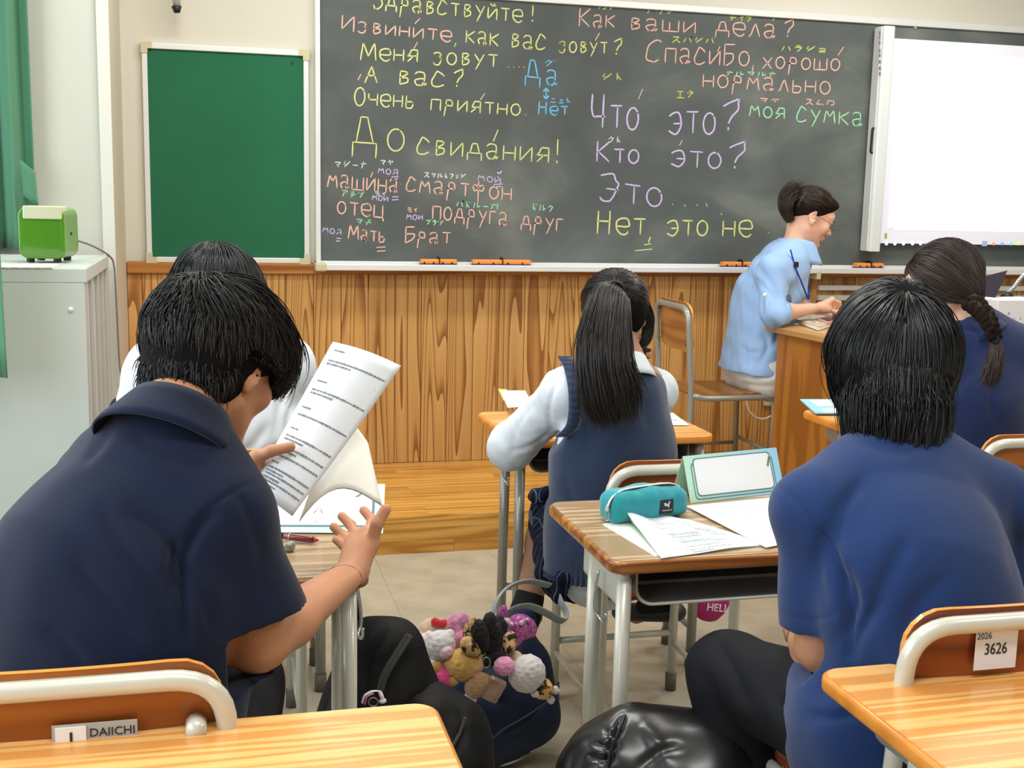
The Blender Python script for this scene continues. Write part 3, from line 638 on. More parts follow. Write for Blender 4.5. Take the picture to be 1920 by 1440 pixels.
def desk(label, x0, y0, top, edge, z=.71, w=.65, d=.45, legs=(.03, .2), tube=None, hook=True, group='school desks', rz=0):
    """sitter's side is y0 (the near edge); x0 = left edge"""
    tube = tube or M_tube
    g = empty('school_desk', (x0+w/2, y0+d/2, 0), rz, label, 'desk', group); h = w/2; e = d/2
    # top: rounded wooden slab with a laminate skin
    bm = bmesh.new(); vs = [bm.verts.new((x, y, z-.026)) for x, y in rrect(-h, -e, h, e, .032, 7)]; f = bm.faces.new(vs)
    r = bmesh.ops.extrude_face_region(bm, geom=[f]); bmesh.ops.translate(bm, verts=[v for v in r['geom'] if isinstance(v, bmesh.types.BMVert)], vec=(0, 0, .025))
    bm.normal_update()
    be = [q for q in bm.edges if abs(q.verts[0].co.z-q.verts[1].co.z) < 1e-5]
    bmesh.ops.bevel(bm, geom=be, offset=.007, segments=3, profile=.5, affect='EDGES')
    me = bpy.data.meshes.new('desk_top'); bm.to_mesh(me); bm.free(); me.materials.append(edge); o = bpy.data.objects.new('desk_top', me); COL.objects.link(o); o.parent = g
    me.polygons.foreach_set('use_smooth', [abs(p.normal.z) < .95 for p in me.polygons])
    MB().prism(rrect(-h+.0065, -e+.0065, h-.0065, e-.0065, .027, 7), z-.003, z).build('laminate', top, o)
    # book tray, open towards the sitter
    t0, t1, tw, tz = -e+.045, e-.06, h-.065, z-.027; dp = .074; mb = MB(); n = 6
    def prof(ix):
        a = tw-ix; b = dp-ix; rr = .035; pts = [(-a, 0), (-a, -b+rr)]
        for k in range(1, n+1): t = pi+pi/2*k/n; pts.append((-a+rr+rr*math.cos(t), -b+rr+rr*math.sin(t)))
        for k in range(1, n+1): t = 1.5*pi+pi/2*k/n; pts.append((a-rr+rr*math.cos(t), -b+rr+rr*math.sin(t)))
        pts.append((a, 0)); return pts
    po_, pi_ = prof(0), prof(.003); m_ = len(po_)
    V = [(x, t0, tz+zz) for x, zz in po_]+[(x, t0, tz+zz) for x, zz in pi_]+[(x, t1, tz+zz) for x, zz in po_]+[(x, t1-.003, tz+zz) for x, zz in pi_]
    F = []
    for i in range(m_-1):
        F += [(i, i+1, m_+i+1, m_+i), (i, 2*m_+i, 2*m_+i+1, i+1), (m_+i, m_+i+1, 3*m_+i+1, 3*m_+i)]
    F += [tuple(range(2*m_, 3*m_)), tuple(reversed(range(3*m_, 4*m_)))]
    mb.add(V, F); mb.build('book_tray', M_tray, g)
    MB().tube([(x, t0, tz+zz) for x, zz in po_], .0032, 8).build('tray_rim', tube, g, True)
    MB().bev((-tw+.02, t0+.05, tz-.012), (tw-.02, t0+.062, tz-.004), .002).bev((-tw+.03, t0+.1, tz-dp+.004), (tw-.03, t0+.108, tz-dp+.012), .002).build('tray_rib', M_tray, g)
    for s in (-1, 1):
        x = s*(h-.035)
        MB().bev((x-.012 if s < 0 else x-.012, -e+.02, z-.1), (x+.012, -e+legs[1]+.05, z-.026), .01).build('side_plate', tube, g, True)
        for j, ly in enumerate(legs):
            lg = MB().tube([(x, -e+ly, z-.04), (x, -e+ly+(.0 if j == 0 else .02), .045)], .0145, 14).build('leg', tube, g, True)
            MB().tube([(x, -e+ly+(.0 if j == 0 else .02), .05), (x, -e+ly+(.0 if j == 0 else .02), .0)], .0165, 14).build('rubber_foot', M_cap, lg, True)
        MB().tube([(x, -e+legs[0], .12), (x, -e+legs[1]+.015, .12)], .009, 10).build('side_rail', tube, g, True)
    MB().tube([(-h+.035, -e+legs[1]+.012, .22), (h-.035, -e+legs[1]+.012, .22)], .011, 12).build('cross_rail', tube, g, True)
    if hook:
        for s in (-1, 1):
            x = s*(h-.012); y = -e+.11
            MB().tube(spline([(x, y, z-.05), (x+s*.006, y, z-.09), (x+s*.008, y-.005, z-.125), (x-s*.0, y-.02, z-.142), (x+s*.004, y-.05, z-.138), (x+s*.004, y-.062, z-.115)], 5), .003, 8).build('bag_hook', M_wire, g, True)
    return g

def chair(label, x, y, rz, ply, tube=None, sz=.425, bz=.79, w=.37, group='school chairs', screws=False):
    """x,y = floor point under the seat centre; faces +y before rz"""
    tube = tube or M_tube
    g = empty('school_chair', (x, y, 0), rz, label, 'chair', group); h = w/2; r = .0132
    yb = -.195; ybt = -.215
    # backrest loop with the two rear legs
    pts = fillet([(-h, yb+.01, .04), (-h, yb+.01, sz), (-h, ybt, bz-r), (h, ybt, bz-r), (h, yb+.01, sz), (h, yb+.01, .04)], .07, 8)
    MB().tube(pts, r, 14).build('back_frame', tube, g, True)
    for s in (-1, 1):
        lg = MB().tube(fillet([(s*h, yb+.012, sz-.005), (s*h, -.13, sz-.02), (s*h, .195, sz-.02), (s*h, .2, .04)], .05, 7), r*.95, 12).build('leg', tube, g, True)
        MB().tube([(s*h, .2, .05), (s*h, .2, 0)], .0158, 12).build('rubber_foot', M_cap, lg, True)
        MB().tube([(s*h, yb+.01, .05), (s*h, yb+.01, 0)], .0158, 12).build('rubber_foot', M_cap, lg, True)
        MB().tube([(s*h, yb+.01, .14), (s*h, .2, .14)], .008, 10).build('side_rail', tube, g, True)
    MB().tube([(-h, .2, .17), (h, .2, .17)], .009, 10).build('stretcher', tube, g, True)
    MB().tube([(-h, -.1, sz-.022), (h, -.1, sz-.022)], .009, 10).build('seat_rail', tube, g, True)
    # plywood back, in front of the tube, standing a little above it
    def curved(x0, x1, z0, z1, rr, th, dip, nm, yoff):
        poly = rrect(x0, z0, x1, z1, rr, 7); n = len(poly); cx = (x0+x1)/2
        f = lambda px: -dip*(1-((px-cx)/((x1-x0)/2))**2)
        lean = lambda pz: (ybt-yb-.01)*(pz-sz)/(bz-sz)
        # grid fill through columns
        cols = 18; V = []; F = []
        xs = [x0+(x1-x0)*(.5-.5*math.cos(pi*i/cols)) for i in range(cols+1)]
        def span(px):
            dx = min(px-x0, x1-px)
            if dx >= rr: return z0, z1
            q = rr-math.sqrt(max(rr*rr-(rr-dx)**2, 0)); return z0+q, z1-q
        for px in xs:
            a, b2 = span(px)
            for pz in (a, b2):
                for t in (0, th): V.append((px, yb+.012+lean(pz)+yoff+t+f(px), pz))
        for i in range(cols):
            a, b2 = 4*i, 4*i+4
            F += [(a, b2, b2+2, a+2), (a+1, a+3, b2+3, b2+1), (a+2, b2+2, b2+3, a+3), (a, a+1, b2+1, b2)]
        F += [(0, 2, 3, 1), (4*cols, 4*cols+1, 4*cols+3, 4*cols+2)]
        fm = [0, 0, 1, 1]*cols+[1, 1]
        return mesh(nm, V, F, None, g, False, [ply, M_ply_edge], fm)
    bk = curved(-h+.004, h-.004, bz-.20, bz+.008, .055, .009, .012, 'backrest', .0125)
    for sx in ((-1, 1) if screws else ()):
        for pz in (bz-.05, bz-.165):
            MB().tube([(sx*(h-.03), ybt-.0, pz), (sx*(h-.03), ybt+.02, pz)], .0055, 10).build('screw', M_screw, bk)
    # seat
    bm = bmesh.new(); pl_ = rrect(-h+.008, -.175, h-.008, .205, .05, 6); vs = [bm.verts.new((px, py, sz-.012)) for px, py in pl_]; f = bm.faces.new(vs)
    q = bmesh.ops.extrude_face_region(bm, geom=[f]); bmesh.ops.translate(bm, verts=[v for v in q['geom'] if isinstance(v, bmesh.types.BMVert)], vec=(0, 0, .012)); bm.normal_update()
    bmesh.ops.bevel(bm, geom=[e for e in bm.edges if abs(e.verts[0].co.z-e.verts[1].co.z) < 1e-5], offset=.003, segments=2, profile=.5, affect='EDGES')
    me = bpy.data.meshes.new('seat'); bm.to_mesh(me); bm.free(); me.materials.append(ply); o = bpy.data.objects.new('seat', me); COL.objects.link(o); o.parent = g
    return g, bk
def plate(bk, cx, cz, w, h, col, yy):
    pm = mat('label_paper', col, .5)
    return MB().bev((cx-w/2, yy-.0012, cz-h/2), (cx+w/2, yy, cz+h/2), .0005).build('number_label', pm, bk)
MX = Matrix(((1, 0, 0, 0), (0, 0, -1, 0), (0, 1, 0, 0), (0, 0, 0, 1)))   # text standing up, read from -y
M_ink = mat('dark_print', (30, 32, 40), .6); M_inkb = mat('blue_grey_print', (80, 92, 130), .6)

desk('student desk with pale walnut top holding the teal pencil case and open worksheets', .70, 1.975, M_top_grey, M_edge)
desk('student desk with greyish wood top under the reading boy\'s raised hand', -.392, 1.984, M_top_grey, M_edge)
desk('orange-topped student desk in front of the girl with the ponytail', .785, 3.08, M_top_yel, M_edge_or, tube=M_tubed, w=.607)
desk('foreground student desk with golden striped top at the bottom left corner', -.376, 1.0, M_top_yel, M_edge_or)
desk('foreground student desk with golden striped top and worn orange edge, bottom right', .824, 1.0, M_top_yel, M_edge_or)
desk('student desk holding a blue folded card, partly hidden behind the black-haired boy', 1.84, 2.98, M_top_yel, M_edge_or)
desk('student desk mostly hidden in front of the student in the white shirt', -.345, 3.12, M_top_yel, M_edge_or, tube=M_tubed)

c1, k1 = chair('orange plywood school chair with a small metal maker\'s plate, behind the reading boy', -.178, 1.635, 0, M_ply)
c2, k2 = chair('school chair with reddish backrest and white number label, under the black-haired boy', 1.107, 1.585, 0, M_ply_red, bz=.805)
p = P(1918, 860, Y=2.6); q = P(1880, 797, Y=2.6)
c3, k3 = chair('school chair with reddish seat under the girl with the ponytail', 1.065, 2.765, 0, M_ply_red, sz=.42, bz=.755, w=.345)
c4, k4 = chair('school chair with orange backrest behind the girl with the braid', 2.125, 2.83, 0, M_ply, bz=.775)
c5, k5 = chair('tan plywood chair with grey tubes on the platform, under the teacher', 2.105, 4.70, -pi/2, M_ply_tan, tube=M_tubed, sz=.43, bz=.80, screws=True)
c5.location.z = .15
c6, k6 = chair('school chair hidden under the student in the white shirt', .0, 2.86, 0, M_ply)

# labels on the backrests (they face the camera, on the rear of the plywood)
yp = -.2165
lb = plate(k1, .03, .708, .098, .045, (168, 168, 166), yp+.003); lb['label'] = 'metal maker\'s plate with a white number square'
MB().box((-.015, yp-.0006, .686), (.02, yp+.0018, .7275)).build('number_square', mat('white_paper', (232, 232, 228), .6), lb)
text('printed_number', '1', .03, Matrix.Translation((.003, yp-.001, .71)) @ MX, M_ink, lb)
text('printed_word', 'DAIICHI', .0148, Matrix.Translation((.05, yp+.0014, .7175)) @ MX, M_ink, lb, font_x=1)
lb = plate(k2, -.045, .752, .068, .06, (226, 228, 236), yp+.003); lb['label'] = 'white paper number label'
text('printed_year', '2026', .0135, Matrix.Translation((-.066, yp+.0014, .772)) @ MX, M_inkb, lb, font_x=.9)
text('printed_number', '3626', .0235, Matrix.Translation((-.046, yp+.0014, .752)) @ MX, M_ink, lb, font_x=.8)
lb = plate(k4, .03, .742, .05, .03, (236, 236, 232), -.2165+.003)
# bolt cap on the first chair's tube
p = P(396, 1342, Y=1.42); MB().tube([(.148, -.232, .715), (.148, -.205, .715)], [.0125, .0135], 12).build('bolt_cap', M_tube, k1, True)

# teacher's desk: a broad wooden table standing askew on the platform
M_desk = wood('teacher_desk_veneer', [(186, 122, 48), (176, 112, 42), (152, 92, 34)], axis=2, freq=5, stretch=.06, ring=9, rough=.4, contrast=(.2, .9, 1.1), fine=.5)
M_dtop = wood('teacher_desk_top', [(214, 172, 114), (204, 160, 102), (184, 138, 80)], axis=0, freq=5, stretch=.06, ring=12, rough=.35)
c0 = P(1434, 609, z=.87); c1_ = P(1552, 633, z=.87)
tdv = np.array((c1_[0]-c0[0], c1_[1]-c0[1])); ang = math.atan2(tdv[1], tdv[0])
td = empty('teacher_desk', (c0[0], c0[1], .15), ang+0.0, 'large brown wooden teacher\'s desk on the platform, with laptop and books', 'desk')
Lt = 1.25; Dt = .62
MB().bev((0, 0, .695), (Lt, Dt, .72), .004).build('desk_top', M_dtop, td)
MB().bev((.055, .03, 0), (Lt-.03, .05, .695), .002).build('front_panel', M_desk, td)
MB().bev((.055, .05, 0), (.075, Dt-.08, .695), .002).build('side_panel', M_desk, td)
MB().bev((Lt-.05, .05, 0), (Lt-.03, Dt-.08, .695), .002).build('side_panel', M_desk, td)
MB().bev((.05, .1, .58), (Lt-.05, Dt-.1, .695), .002).build('drawer', M_desk, td)
# ================================================================== people
M_skin = mat('skin_warm', (196, 140, 106), .5, sss=.12, spec=.35, bump=(220, .06))
M_skin_f = mat('skin_fair', (226, 178, 152), .5, sss=.12, spec=.35, bump=(220, .06))
M_skin_l = mat('skin_leg', (178, 136, 110), .5, sss=.08, spec=.35)
M_hair = mat('black_hair', (31, 27, 25), .5, spec=.4)
M_hair_b = mat('blue_black_hair', (15, 17, 21), .36, spec=.6)
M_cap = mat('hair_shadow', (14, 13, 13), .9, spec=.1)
M_hair_br = mat('dark_brown_hair', (48, 33, 26), .4, spec=.5)
M_hair_db = mat('soft_black_hair', (30, 24, 22), .38, spec=.5)
M_navy_shaded = mat('navy_polo_shaded', (13, 23, 46), .85, sheen=.12, spec=.15, bump=(700, .25))  # reading boy's polo, darker because the shade on it is in the colour
M_navy_lit = mat('navy_polo_lit', (29, 52, 98), .85, sheen=.2, spec=.15, bump=(700, .25))  # similar polo, brighter because the ceiling light on it is in the colour
M_navyg = mat('mid_navy_polo', (32, 46, 88), .85, sheen=.25, spec=.15, bump=(700, .25))
M_vest = mat('knit_vest', (42, 56, 82), .95, sheen=.4, spec=.1, bump=(420, .6))
M_shirt = mat('white_shirt', (216, 224, 232), .8, sheen=.1, bump=(300, .12))
M_shirt_b = mat('light_blue_shirt', (150, 184, 228), .8, sheen=.1, bump=(300, .15))
M_trou = mat('black_trousers', (22, 23, 28), .8, spec=.2, bump=(300, .2))
M_trou_w = mat('white_trousers', (214, 212, 206), .8, bump=(200, .15))
M_sock = mat('black_sock', (16, 16, 18), .9); M_shoe = mat('dark_shoe', (34, 36, 40), .5)
M_seam = mat('seam_thread', (60, 84, 150), .8)

def torso_ops(m, sp, off, fwd, k=.05, dep=.72):
    """sp: list of (point, half width)"""
    for (a, ra), (b, rb) in zip(sp[:-1], sp[1:]):
        m.cone(a, b, ra+off, rb+off, k=k, sy=dep, ax=fwd)
def person_mesh(name, label, J, mskin, head=None, off=0, hands=(), fine=(), h=.009):
    """one continuous body: torso, limbs, neck, head, hands"""
    m = Model(); f = J['fwd']
    torso_ops(m, J['spine'], 0, f, dep=J.get('dep', .72))
    nb, hc = V3(J['neck']), V3(J['head'])
    for s in 'LR':
        if 'sh'+s in J:
            sh = V3(J['sh'+s]); m.cone(lerp(nb, sh, .3)-np.array((0, 0, .05)), sh, .055, .05, k=.05)
            m.cone(nb+np.array((0, 0, .02)), sh, .038, .035, k=.05)
            if 'el'+s in J:
                el, wr = V3(J['el'+s]), V3(J['wr'+s]); m.cone(sh, el, .046*J.get('arm', 1), .037*J.get('arm', 1), k=.02)
                mid = lerp(el, wr, .3); m.cone(el, mid, .038*J.get('arm', 1), .040*J.get('arm', 1), k=.02); m.cone(mid, wr, .039*J.get('arm', 1), .024*J.get('arm', 1), k=.015, sy=.9, ax=(0, 0, 1))
        if 'hip'+s in J:
            hp, kn = V3(J['hip'+s]), V3(J['kn'+s]); m.cone(hp, kn, .078, .054, k=.03)
            if 'an'+s in J:
                an = V3(J['an'+s]); mid = lerp(kn, an, .3); m.cone(kn, mid, .052, .054, k=.02); m.cone(mid, an, .054, .034, k=.02)
                toe = V3(J['toe'+s]); m.cone(an, toe, .036, .028, k=.02)
    if 'neckr' in J: nr = J['neckr']
    else: nr = .054
    bx = []
    R = frame(J['face'], J.get('up', (0, 0, 1)))
    loc = lambda x, y, z: hc+R@np.array((x, y, z))*J.get('hs', 1)
    m.cone(nb, loc(0, -.03, -.055), nr*1.08, nr, k=.03)
    head_ops(m, loc, R, J)
    bx.append((hc-.16, hc+.16, .0045))
    for H in hands:
        hand_ops(m, H); pts = np.array([p for fg in H['fingers'] for p in fg['pts']]+[H['wrist']]); bx.append((pts.min(0)-.03, pts.max(0)+.03, .0026))
    if J.get('fulldetail') is None and head == 'skip': bx = bx[1:]
    o = smesh(name, m, h, mskin, None, boxes=bx, rel=1)
    tag(o, label, 'person'); return o, loc, R
def head_ops(m, loc, R, J):
    s = J.get('hs', 1); E_ = lambda c, r, k=.02, mode='u', RR=None: m.ell(loc(*c), np.array(r)*s, R if RR is None else RR, k, mode)
    E_((0, -.012, .03), (.074, .094, .086)); E_((0, .03, -.028), (.058, .062, .078), .03)
    m.cone(loc(-.05, .0, -.05), loc(-.012, .068, -.097), .018*s, .016*s, k=.03); m.cone(loc(.05, .0, -.05), loc(.012, .068, -.097), .018*s, .016*s, k=.03)
    E_((0, .076, -.094), (.02, .016, .016), .015)
    E_((0, .072, .035), (.052, .024, .03), .02); E_((-.026, .084, .016), (.02, .01, .008), .012); E_((.026, .084, .016), (.02, .01, .008), .012)
    E_((-.042, .062, -.022), (.022, .024, .022), .02); E_((.042, .062, -.022), (.022, .024, .022), .02)
    for sx in (-1, 1):
        E_((sx*.031, .094, .0), (.017, .013, .0115), .008, 's'); E_((sx*.031, .0785, .0), (.0135, .0135, .0125), .003)
    m.cone(loc(0, .088, .008), loc(0, .112, -.026), .007*s, .0095*s, k=.01); E_((-.011, .1, -.03), (.008, .009, .007), .006); E_((.011, .1, -.03), (.008, .009, .007), .006)
    E_((0, .09, -.056), (.024, .012, .006), .006); E_((0, .089, -.066), (.02, .011, .006), .005); E_((0, .086, -.078), (.02, .01, .006), .008, 's')
    E_((0, .105, -.0612), (.03, .014, .0012), .002, 's')
    for sx in (-1, 1):
        # ear: shell, hollow, lobe
        Re = R@np.array(Euler((.15, 0, -sx*.42)).to_matrix())
        E_((sx*.078, -.012, -.002), (.0065, .019, .032), .006, 'u', Re); E_((sx*.0835, -.008, .002), (.006, .0105, .019), .004, 's', Re); E_((sx*.0805, -.006, -.004), (.003, .004, .009), .003, 'u', Re)
        E_((sx*.076, -.006, -.031), (.006, .008, .009), .006)
def hand_ops(m, H):
    """H: wrist, knuckles (4), fingers=[{pts,r}] incl. thumb last, palm thickness"""
    w = V3(H['wrist']); r0 = H.get('r', .0085); ks = [V3(f['pts'][0]) for f in H['fingers'][:4]]
    for i, k_ in enumerate(ks): m.cone(lerp(w, k_, .12), k_, .0175, .0125, k=.014)
    for i in range(3): m.cone(lerp(w, ks[i], .55), lerp(w, ks[i+1], .55), .013, .013, k=.012); m.cone(ks[i], ks[i+1], .0095, .0095, k=.01)
    th = H['fingers'][4]; t0 = V3(th['pts'][0]); m.cone(lerp(w, t0, .2), t0, .017, .0155, k=.015)
    for i, f in enumerate(H['fingers']):
        p = [V3(q) for q in f['pts']]; rr = f.get('r', r0); n = len(p)-1
        for j in range(n): m.cone(p[j], p[j+1], rr*(1.08-.11*j), rr*(1.0-.11*j), k=.004)
def shirt(name, parent, J, mt, off=.014, sleeve=.55, srad=(.064, .074), hem=None, h=.008, fl=None, noise=(.003, 9, 1), extra=None, full=None, label=None, up=None, trim=True):
    m = Model(); f = J['fwd']; nb = V3(J['neck'])
    torso_ops(m, J['shirt_spine'] if 'shirt_spine' in J else J['spine'], off, f, dep=J.get('dep', .72), k=.06)
    cuts = []
    for s in 'LR':
        if 'sh'+s in J:
            sh = V3(J['sh'+s]); m.cone(lerp(nb, sh, .3)-np.array((0, 0, .05)), sh, .055+off, .05+off, k=.05)
            m.cone(nb-np.array((0, 0, .012)), sh, .036+off, .036+off, k=.06)
            if 'el'+s in J and sleeve > 0:
                el = V3(J['el'+s]); e2 = lerp(sh, el, sleeve) if sleeve <= 1 else el
                m.cone(sh, e2, srad[0], srad[1], k=J.get('sk', .022))
                if sleeve > 1:
                    wr = V3(J['wr'+s]); e3 = lerp(el, wr, sleeve-1); m.cone(el, e3, srad[1], srad[1]*.85, k=.03); cuts.append((e3, unit(wr-el), srad[1]))
                else: cuts.append((e2, unit(el-sh), srad[1]))
    if extra: extra(m)
    for e, d, r in cuts:   # square the cuff and hollow it out
        m.cone(e-d*.0, e+d*.075, r*1.22, r*1.22, k=.003, mode='s', flat=True)
        m.cone(e-d*.03, e+d*.02, r-.013, r-.010, k=.003, mode='s', flat=True)
    if hem is not None: m.plane(hem[0], hem[1])
    m.cone(nb-np.array((0, 0, .0))+unit(V3(J['head'])-nb)*.03, nb+unit(V3(J['head'])-nb)*.25, .064, .09, k=.006, mode='s', flat=True)
    o = smesh(name, m, h, mt, parent, fl, noise, rel=2)
    if label: o['label'] = label
    return o, m
def collar(parent, nb, axis, fwd, r, hgt, mt, tilt=.35, fall=.028, name='collar'):
    """folded polo collar: stand plus fall, open at the throat"""
    a = unit(axis); f = unit(V3(fwd)-a*(V3(fwd)@a)); s = np.cross(f, a); g = []
    prof = [(r*1.0, -.01), (r*.97, hgt*.6), (r*.98, hgt), (r*1.03, hgt*1.02), (r*1.14, hgt*.72), (r*1.30, hgt-fall*1.25), (r*1.45, hgt-fall*1.9), (r*1.52, hgt-fall*2.4)]
    th = np.linspace(.22*pi, 1.78*pi, 40)
    for t in th:
        row = []
        fr = math.cos(t)   # +1 at the throat
        for q, (rr, zz) in enumerate(prof):
            rr2 = rr*(1+.10*max(fr, 0)); row.append(V3(nb)+f*rr2*math.cos(t)*1.05+s*rr2*math.sin(t)+a*(zz-.022*max(fr, 0)+.004*max(-fr, 0)))
        g.append(row)
    o = MB().sheet(g).build(name, mt, parent, True); solidify(o, .0035, 0); return o
def seam(parent, pts, Y, mt, r=.0011):
    return MB().tube([P(x, y, Y=Y) for x, y in pts], r, 5).build('seam', mt, parent)

# ---------------------------------------------------------------- hair
def hair(name, parent, mt, loc, R, prims, crown, n=1600, steps=14, length=.2, cap=None, wid=.0011, comb=None, grav=.35, jit=.10, region=None, lift=.0, seed=1, clump=.45, nclump=160, offr=(.0, .012), hs=1., lenf=None, stop=None):
    """strands combed from a crown whorl over an ellipsoid, falling under gravity.
    prims: (centre, radii) hair volume in head axes; crown: unit dir in head axes; region(d)->bool which scalp dirs grow hair"""
    r = np.random.default_rng(seed); c, rad = np.array(prims[0]), np.array(prims[1]); crown = unit(crown)
    g = R.T@np.array((0, 0, -1.))
    d = r.normal(size=(n*6, 3)); d /= np.linalg.norm(d, axis=1)[:, None]
    if region is not None: d = d[region(d)]
    d = d[:n]; n = len(d)
    off = r.uniform(offr[0], offr[1], n)
    p = c+d*(rad*.985)
    v = d-crown*((d@crown)[:, None]); v -= d*((v*d).sum(1))[:, None]; v /= np.linalg.norm(v, axis=1)[:, None]+1e-6
    L_ = length*r.uniform(.72, 1.12, n)
    if lenf is not None: L_ = L_*lenf(d)
    path = [p]; js = r.normal(size=(n, 3))*jit
    for i in range(steps-1):
        q = (p-c)/rad; nn = q/rad; nn /= np.linalg.norm(nn, axis=1)[:, None]+1e-9
        dd = q/(np.linalg.norm(q, axis=1)[:, None]+1e-9)
        away = dd-crown; away -= nn*((away*nn).sum(1))[:, None]; away /= np.linalg.norm(away, axis=1)[:, None]+1e-6
        t = i/(steps-1)
        tgt = away*(1-grav)+g*grav*(1+t)+js
        if comb is not None: tgt = tgt+comb(p, dd, t)
        tgt /= np.linalg.norm(tgt, axis=1)[:, None]+1e-9
        v = v*.45+tgt*.55; v /= np.linalg.norm(v, axis=1)[:, None]+1e-9
        step_ = L_/(steps-1)
        if stop is not None: step_ = np.where(stop(p), .0006, step_)
        p = p+v*step_[:, None]
        rr = rad+(off*min(1, 2.2*t+.25))[:, None]+lift
        q = (p-c)/rr; l = np.linalg.norm(q, axis=1); ins = l < 1
        p = np.where(ins[:, None], c+q/l[:, None]*rr, p); path.append(p)
    A = np.stack(path, 1)
    if clump > 0:
        gi = r.choice(n, min(nclump, n), replace=False); G0 = A[gi, 0]
        dist = ((A[:, None, 0]-G0[None])**2).sum(-1); near = gi[np.argmin(dist, 1)]
        t = np.linspace(0, 1, steps)[None, :, None]; delta = A[:, :1]-A[near][:, :1]
        A = A*(1-clump*t**1.3)+(A[near]+delta*.55)*(clump*t**1.3)
    t = np.linspace(0, 1, steps)[None]; wd = wid*r.uniform(.7, 1.5, (n, 1))*(1.15-t**2.5)
    Wd = loc(0, 0, 0)+(A@R.T)*hs
    V, F = ribbons(Wd, wd); st = mesh(name, V, F, mt, parent, True)
    return st
def hair_cap(name, parent, mt, loc, R, ells, cuts=(), h=.005, groove=None, hs=1.):
    m = Model()
    for e in ells: m.ell(loc(*e[0]), np.array(e[1])*hs, R, k=e[2] if len(e) > 2 else .03)
    for e in cuts: m.ell(loc(*e[0]), np.array(e[1])*hs, R, k=.012, mode='s')
    o = smesh(name, m, h, mt, parent); return o

# ================================================================== black-haired boy in the blue polo (right, seen from behind)
J = dict(fwd=unit((-.12, .95, -.28)), face=unit((.36, .93, -.38)), arm=1.02)
J['neck'] = P(1690, 838, Y=1.705); J['head'] = P(1673, 662, Y=1.755)
J['shL'] = P(1530, 960, Y=1.64); J['shR'] = P(1860, 950, Y=1.66)
J['elL'] = P(1540, 1212, Y=1.62); J['wrL'] = P(1502, 1188, Y=1.84)
J['elR'] = P(1880, 1200, Y=1.66); J['wrR'] = P(1560, 1190, Y=1.90)
J['hipL'] = P(1600, 1372, Y=1.56); J['knL'] = P(1368, 1262, Y=1.86); J['anL'] = np.array((.905, 1.72, .11)); J['toeL'] = np.array((.86, 1.85, .05))
J['hipR'] = J['hipL']+np.array((.19, .0, 0)); J['knR'] = np.array((1.28, 1.92, .53)); J['anR'] = np.array((1.28, 1.86, .1)); J['toeR'] = np.array((1.28, 2.0, .05))
pel = (J['hipL']+J['hipR'])/2; pel[2] = .54
J['spine'] = [(pel, .15), (P(1740, 1240, Y=1.54), .12), (P(1715, 1080, Y=1.57), .125), (P(1695, 955, Y=1.655), .12)]
J['shirt_spine'] = [(pel-np.array((0, 0, .12)), .172), (P(1742, 1240, Y=1.53), .132), (P(1718, 1095, Y=1.56), .138), (P(1696, 965, Y=1.648), .128)]
fist = dict(wrist=J['wrL'], fingers=[dict(pts=[P(1484+i*1, 1172+i*5, Y=1.88+i*.008), P(1478+i, 1182+i*5, Y=1.90+i*.006), P(1486+i, 1190+i*4, Y=1.885+i*.006)]) for i in range(4)]+[dict(pts=[P(1500, 1173, Y=1.86), P(1487, 1170, Y=1.875), P(1478, 1178, Y=1.875)], r=.0095)])
rb, rbl, RR = person_mesh('person', 'seated person with thick black hair and bright navy-blue polo, seen from behind on the right', J, M_skin, hands=(fist,))
fl = [([(1540, 1000), (1560, 1060), (1590, 1110), (1610, 1170)], 16, .012), ([(1545, 990), (1530, 1060), (1545, 1130)], 12, .006), ([(1620, 900), (1575, 960), (1560, 1030)], 16, .010), ([(1700, 1010), (1655, 1100), (1620, 1180)], 18, .009), ([(1770, 1080), (1720, 1140), (1690, 1210)], 20, .007), ([(1585, 1060), (1600, 1130), (1575, 1200)], 12, .010), ([(1650, 1130), (1610, 1190), (1600, 1240)], 12, .008),
      ([(1915, 900), (1905, 1000), (1915, 1080)], 18, .008), ([(1760, 830), (1690, 845), (1610, 830)], 14, .004), ([(1640, 1330), (1560, 1345), (1520, 1340)], 12, .008), ([(1660, 1270), (1580, 1270), (1540, 1300)], 14, .008), ([(1456, 912), (1490, 935), (1530, 985), (1560, 1030), (1583, 1080)], 3.5, .0035), ([(1458, 1146), (1500, 1160), (1545, 1158), (1582, 1142)], 3, .002), ([(1560, 1040), (1575, 1100), (1588, 1160), (1590, 1230)], 9, .014)]
def _hang(m):
    m.cone(P(1610, 1335, Y=1.55), P(1562, 1315, Y=1.66), .100, .094, k=.04)
    m.cone(P(1630, 1400, Y=1.50), P(1592, 1390, Y=1.55), .095, .09, k=.05)
sh, shm = shirt('polo_shirt', rb, J, M_navy_lit, off=.016, sleeve=.84, srad=(.064, .064), fl=fl, extra=_hang, hem=((0, 0, .37), (0, 0, -1)), h=.005, noise=(.0035, 8, 3))
collar(rb, J['neck']-np.array((0, .0, .018)), J['head']-J['neck']+np.array((0, -.03, .03)), J['fwd'], .071, .045, M_navy_lit)
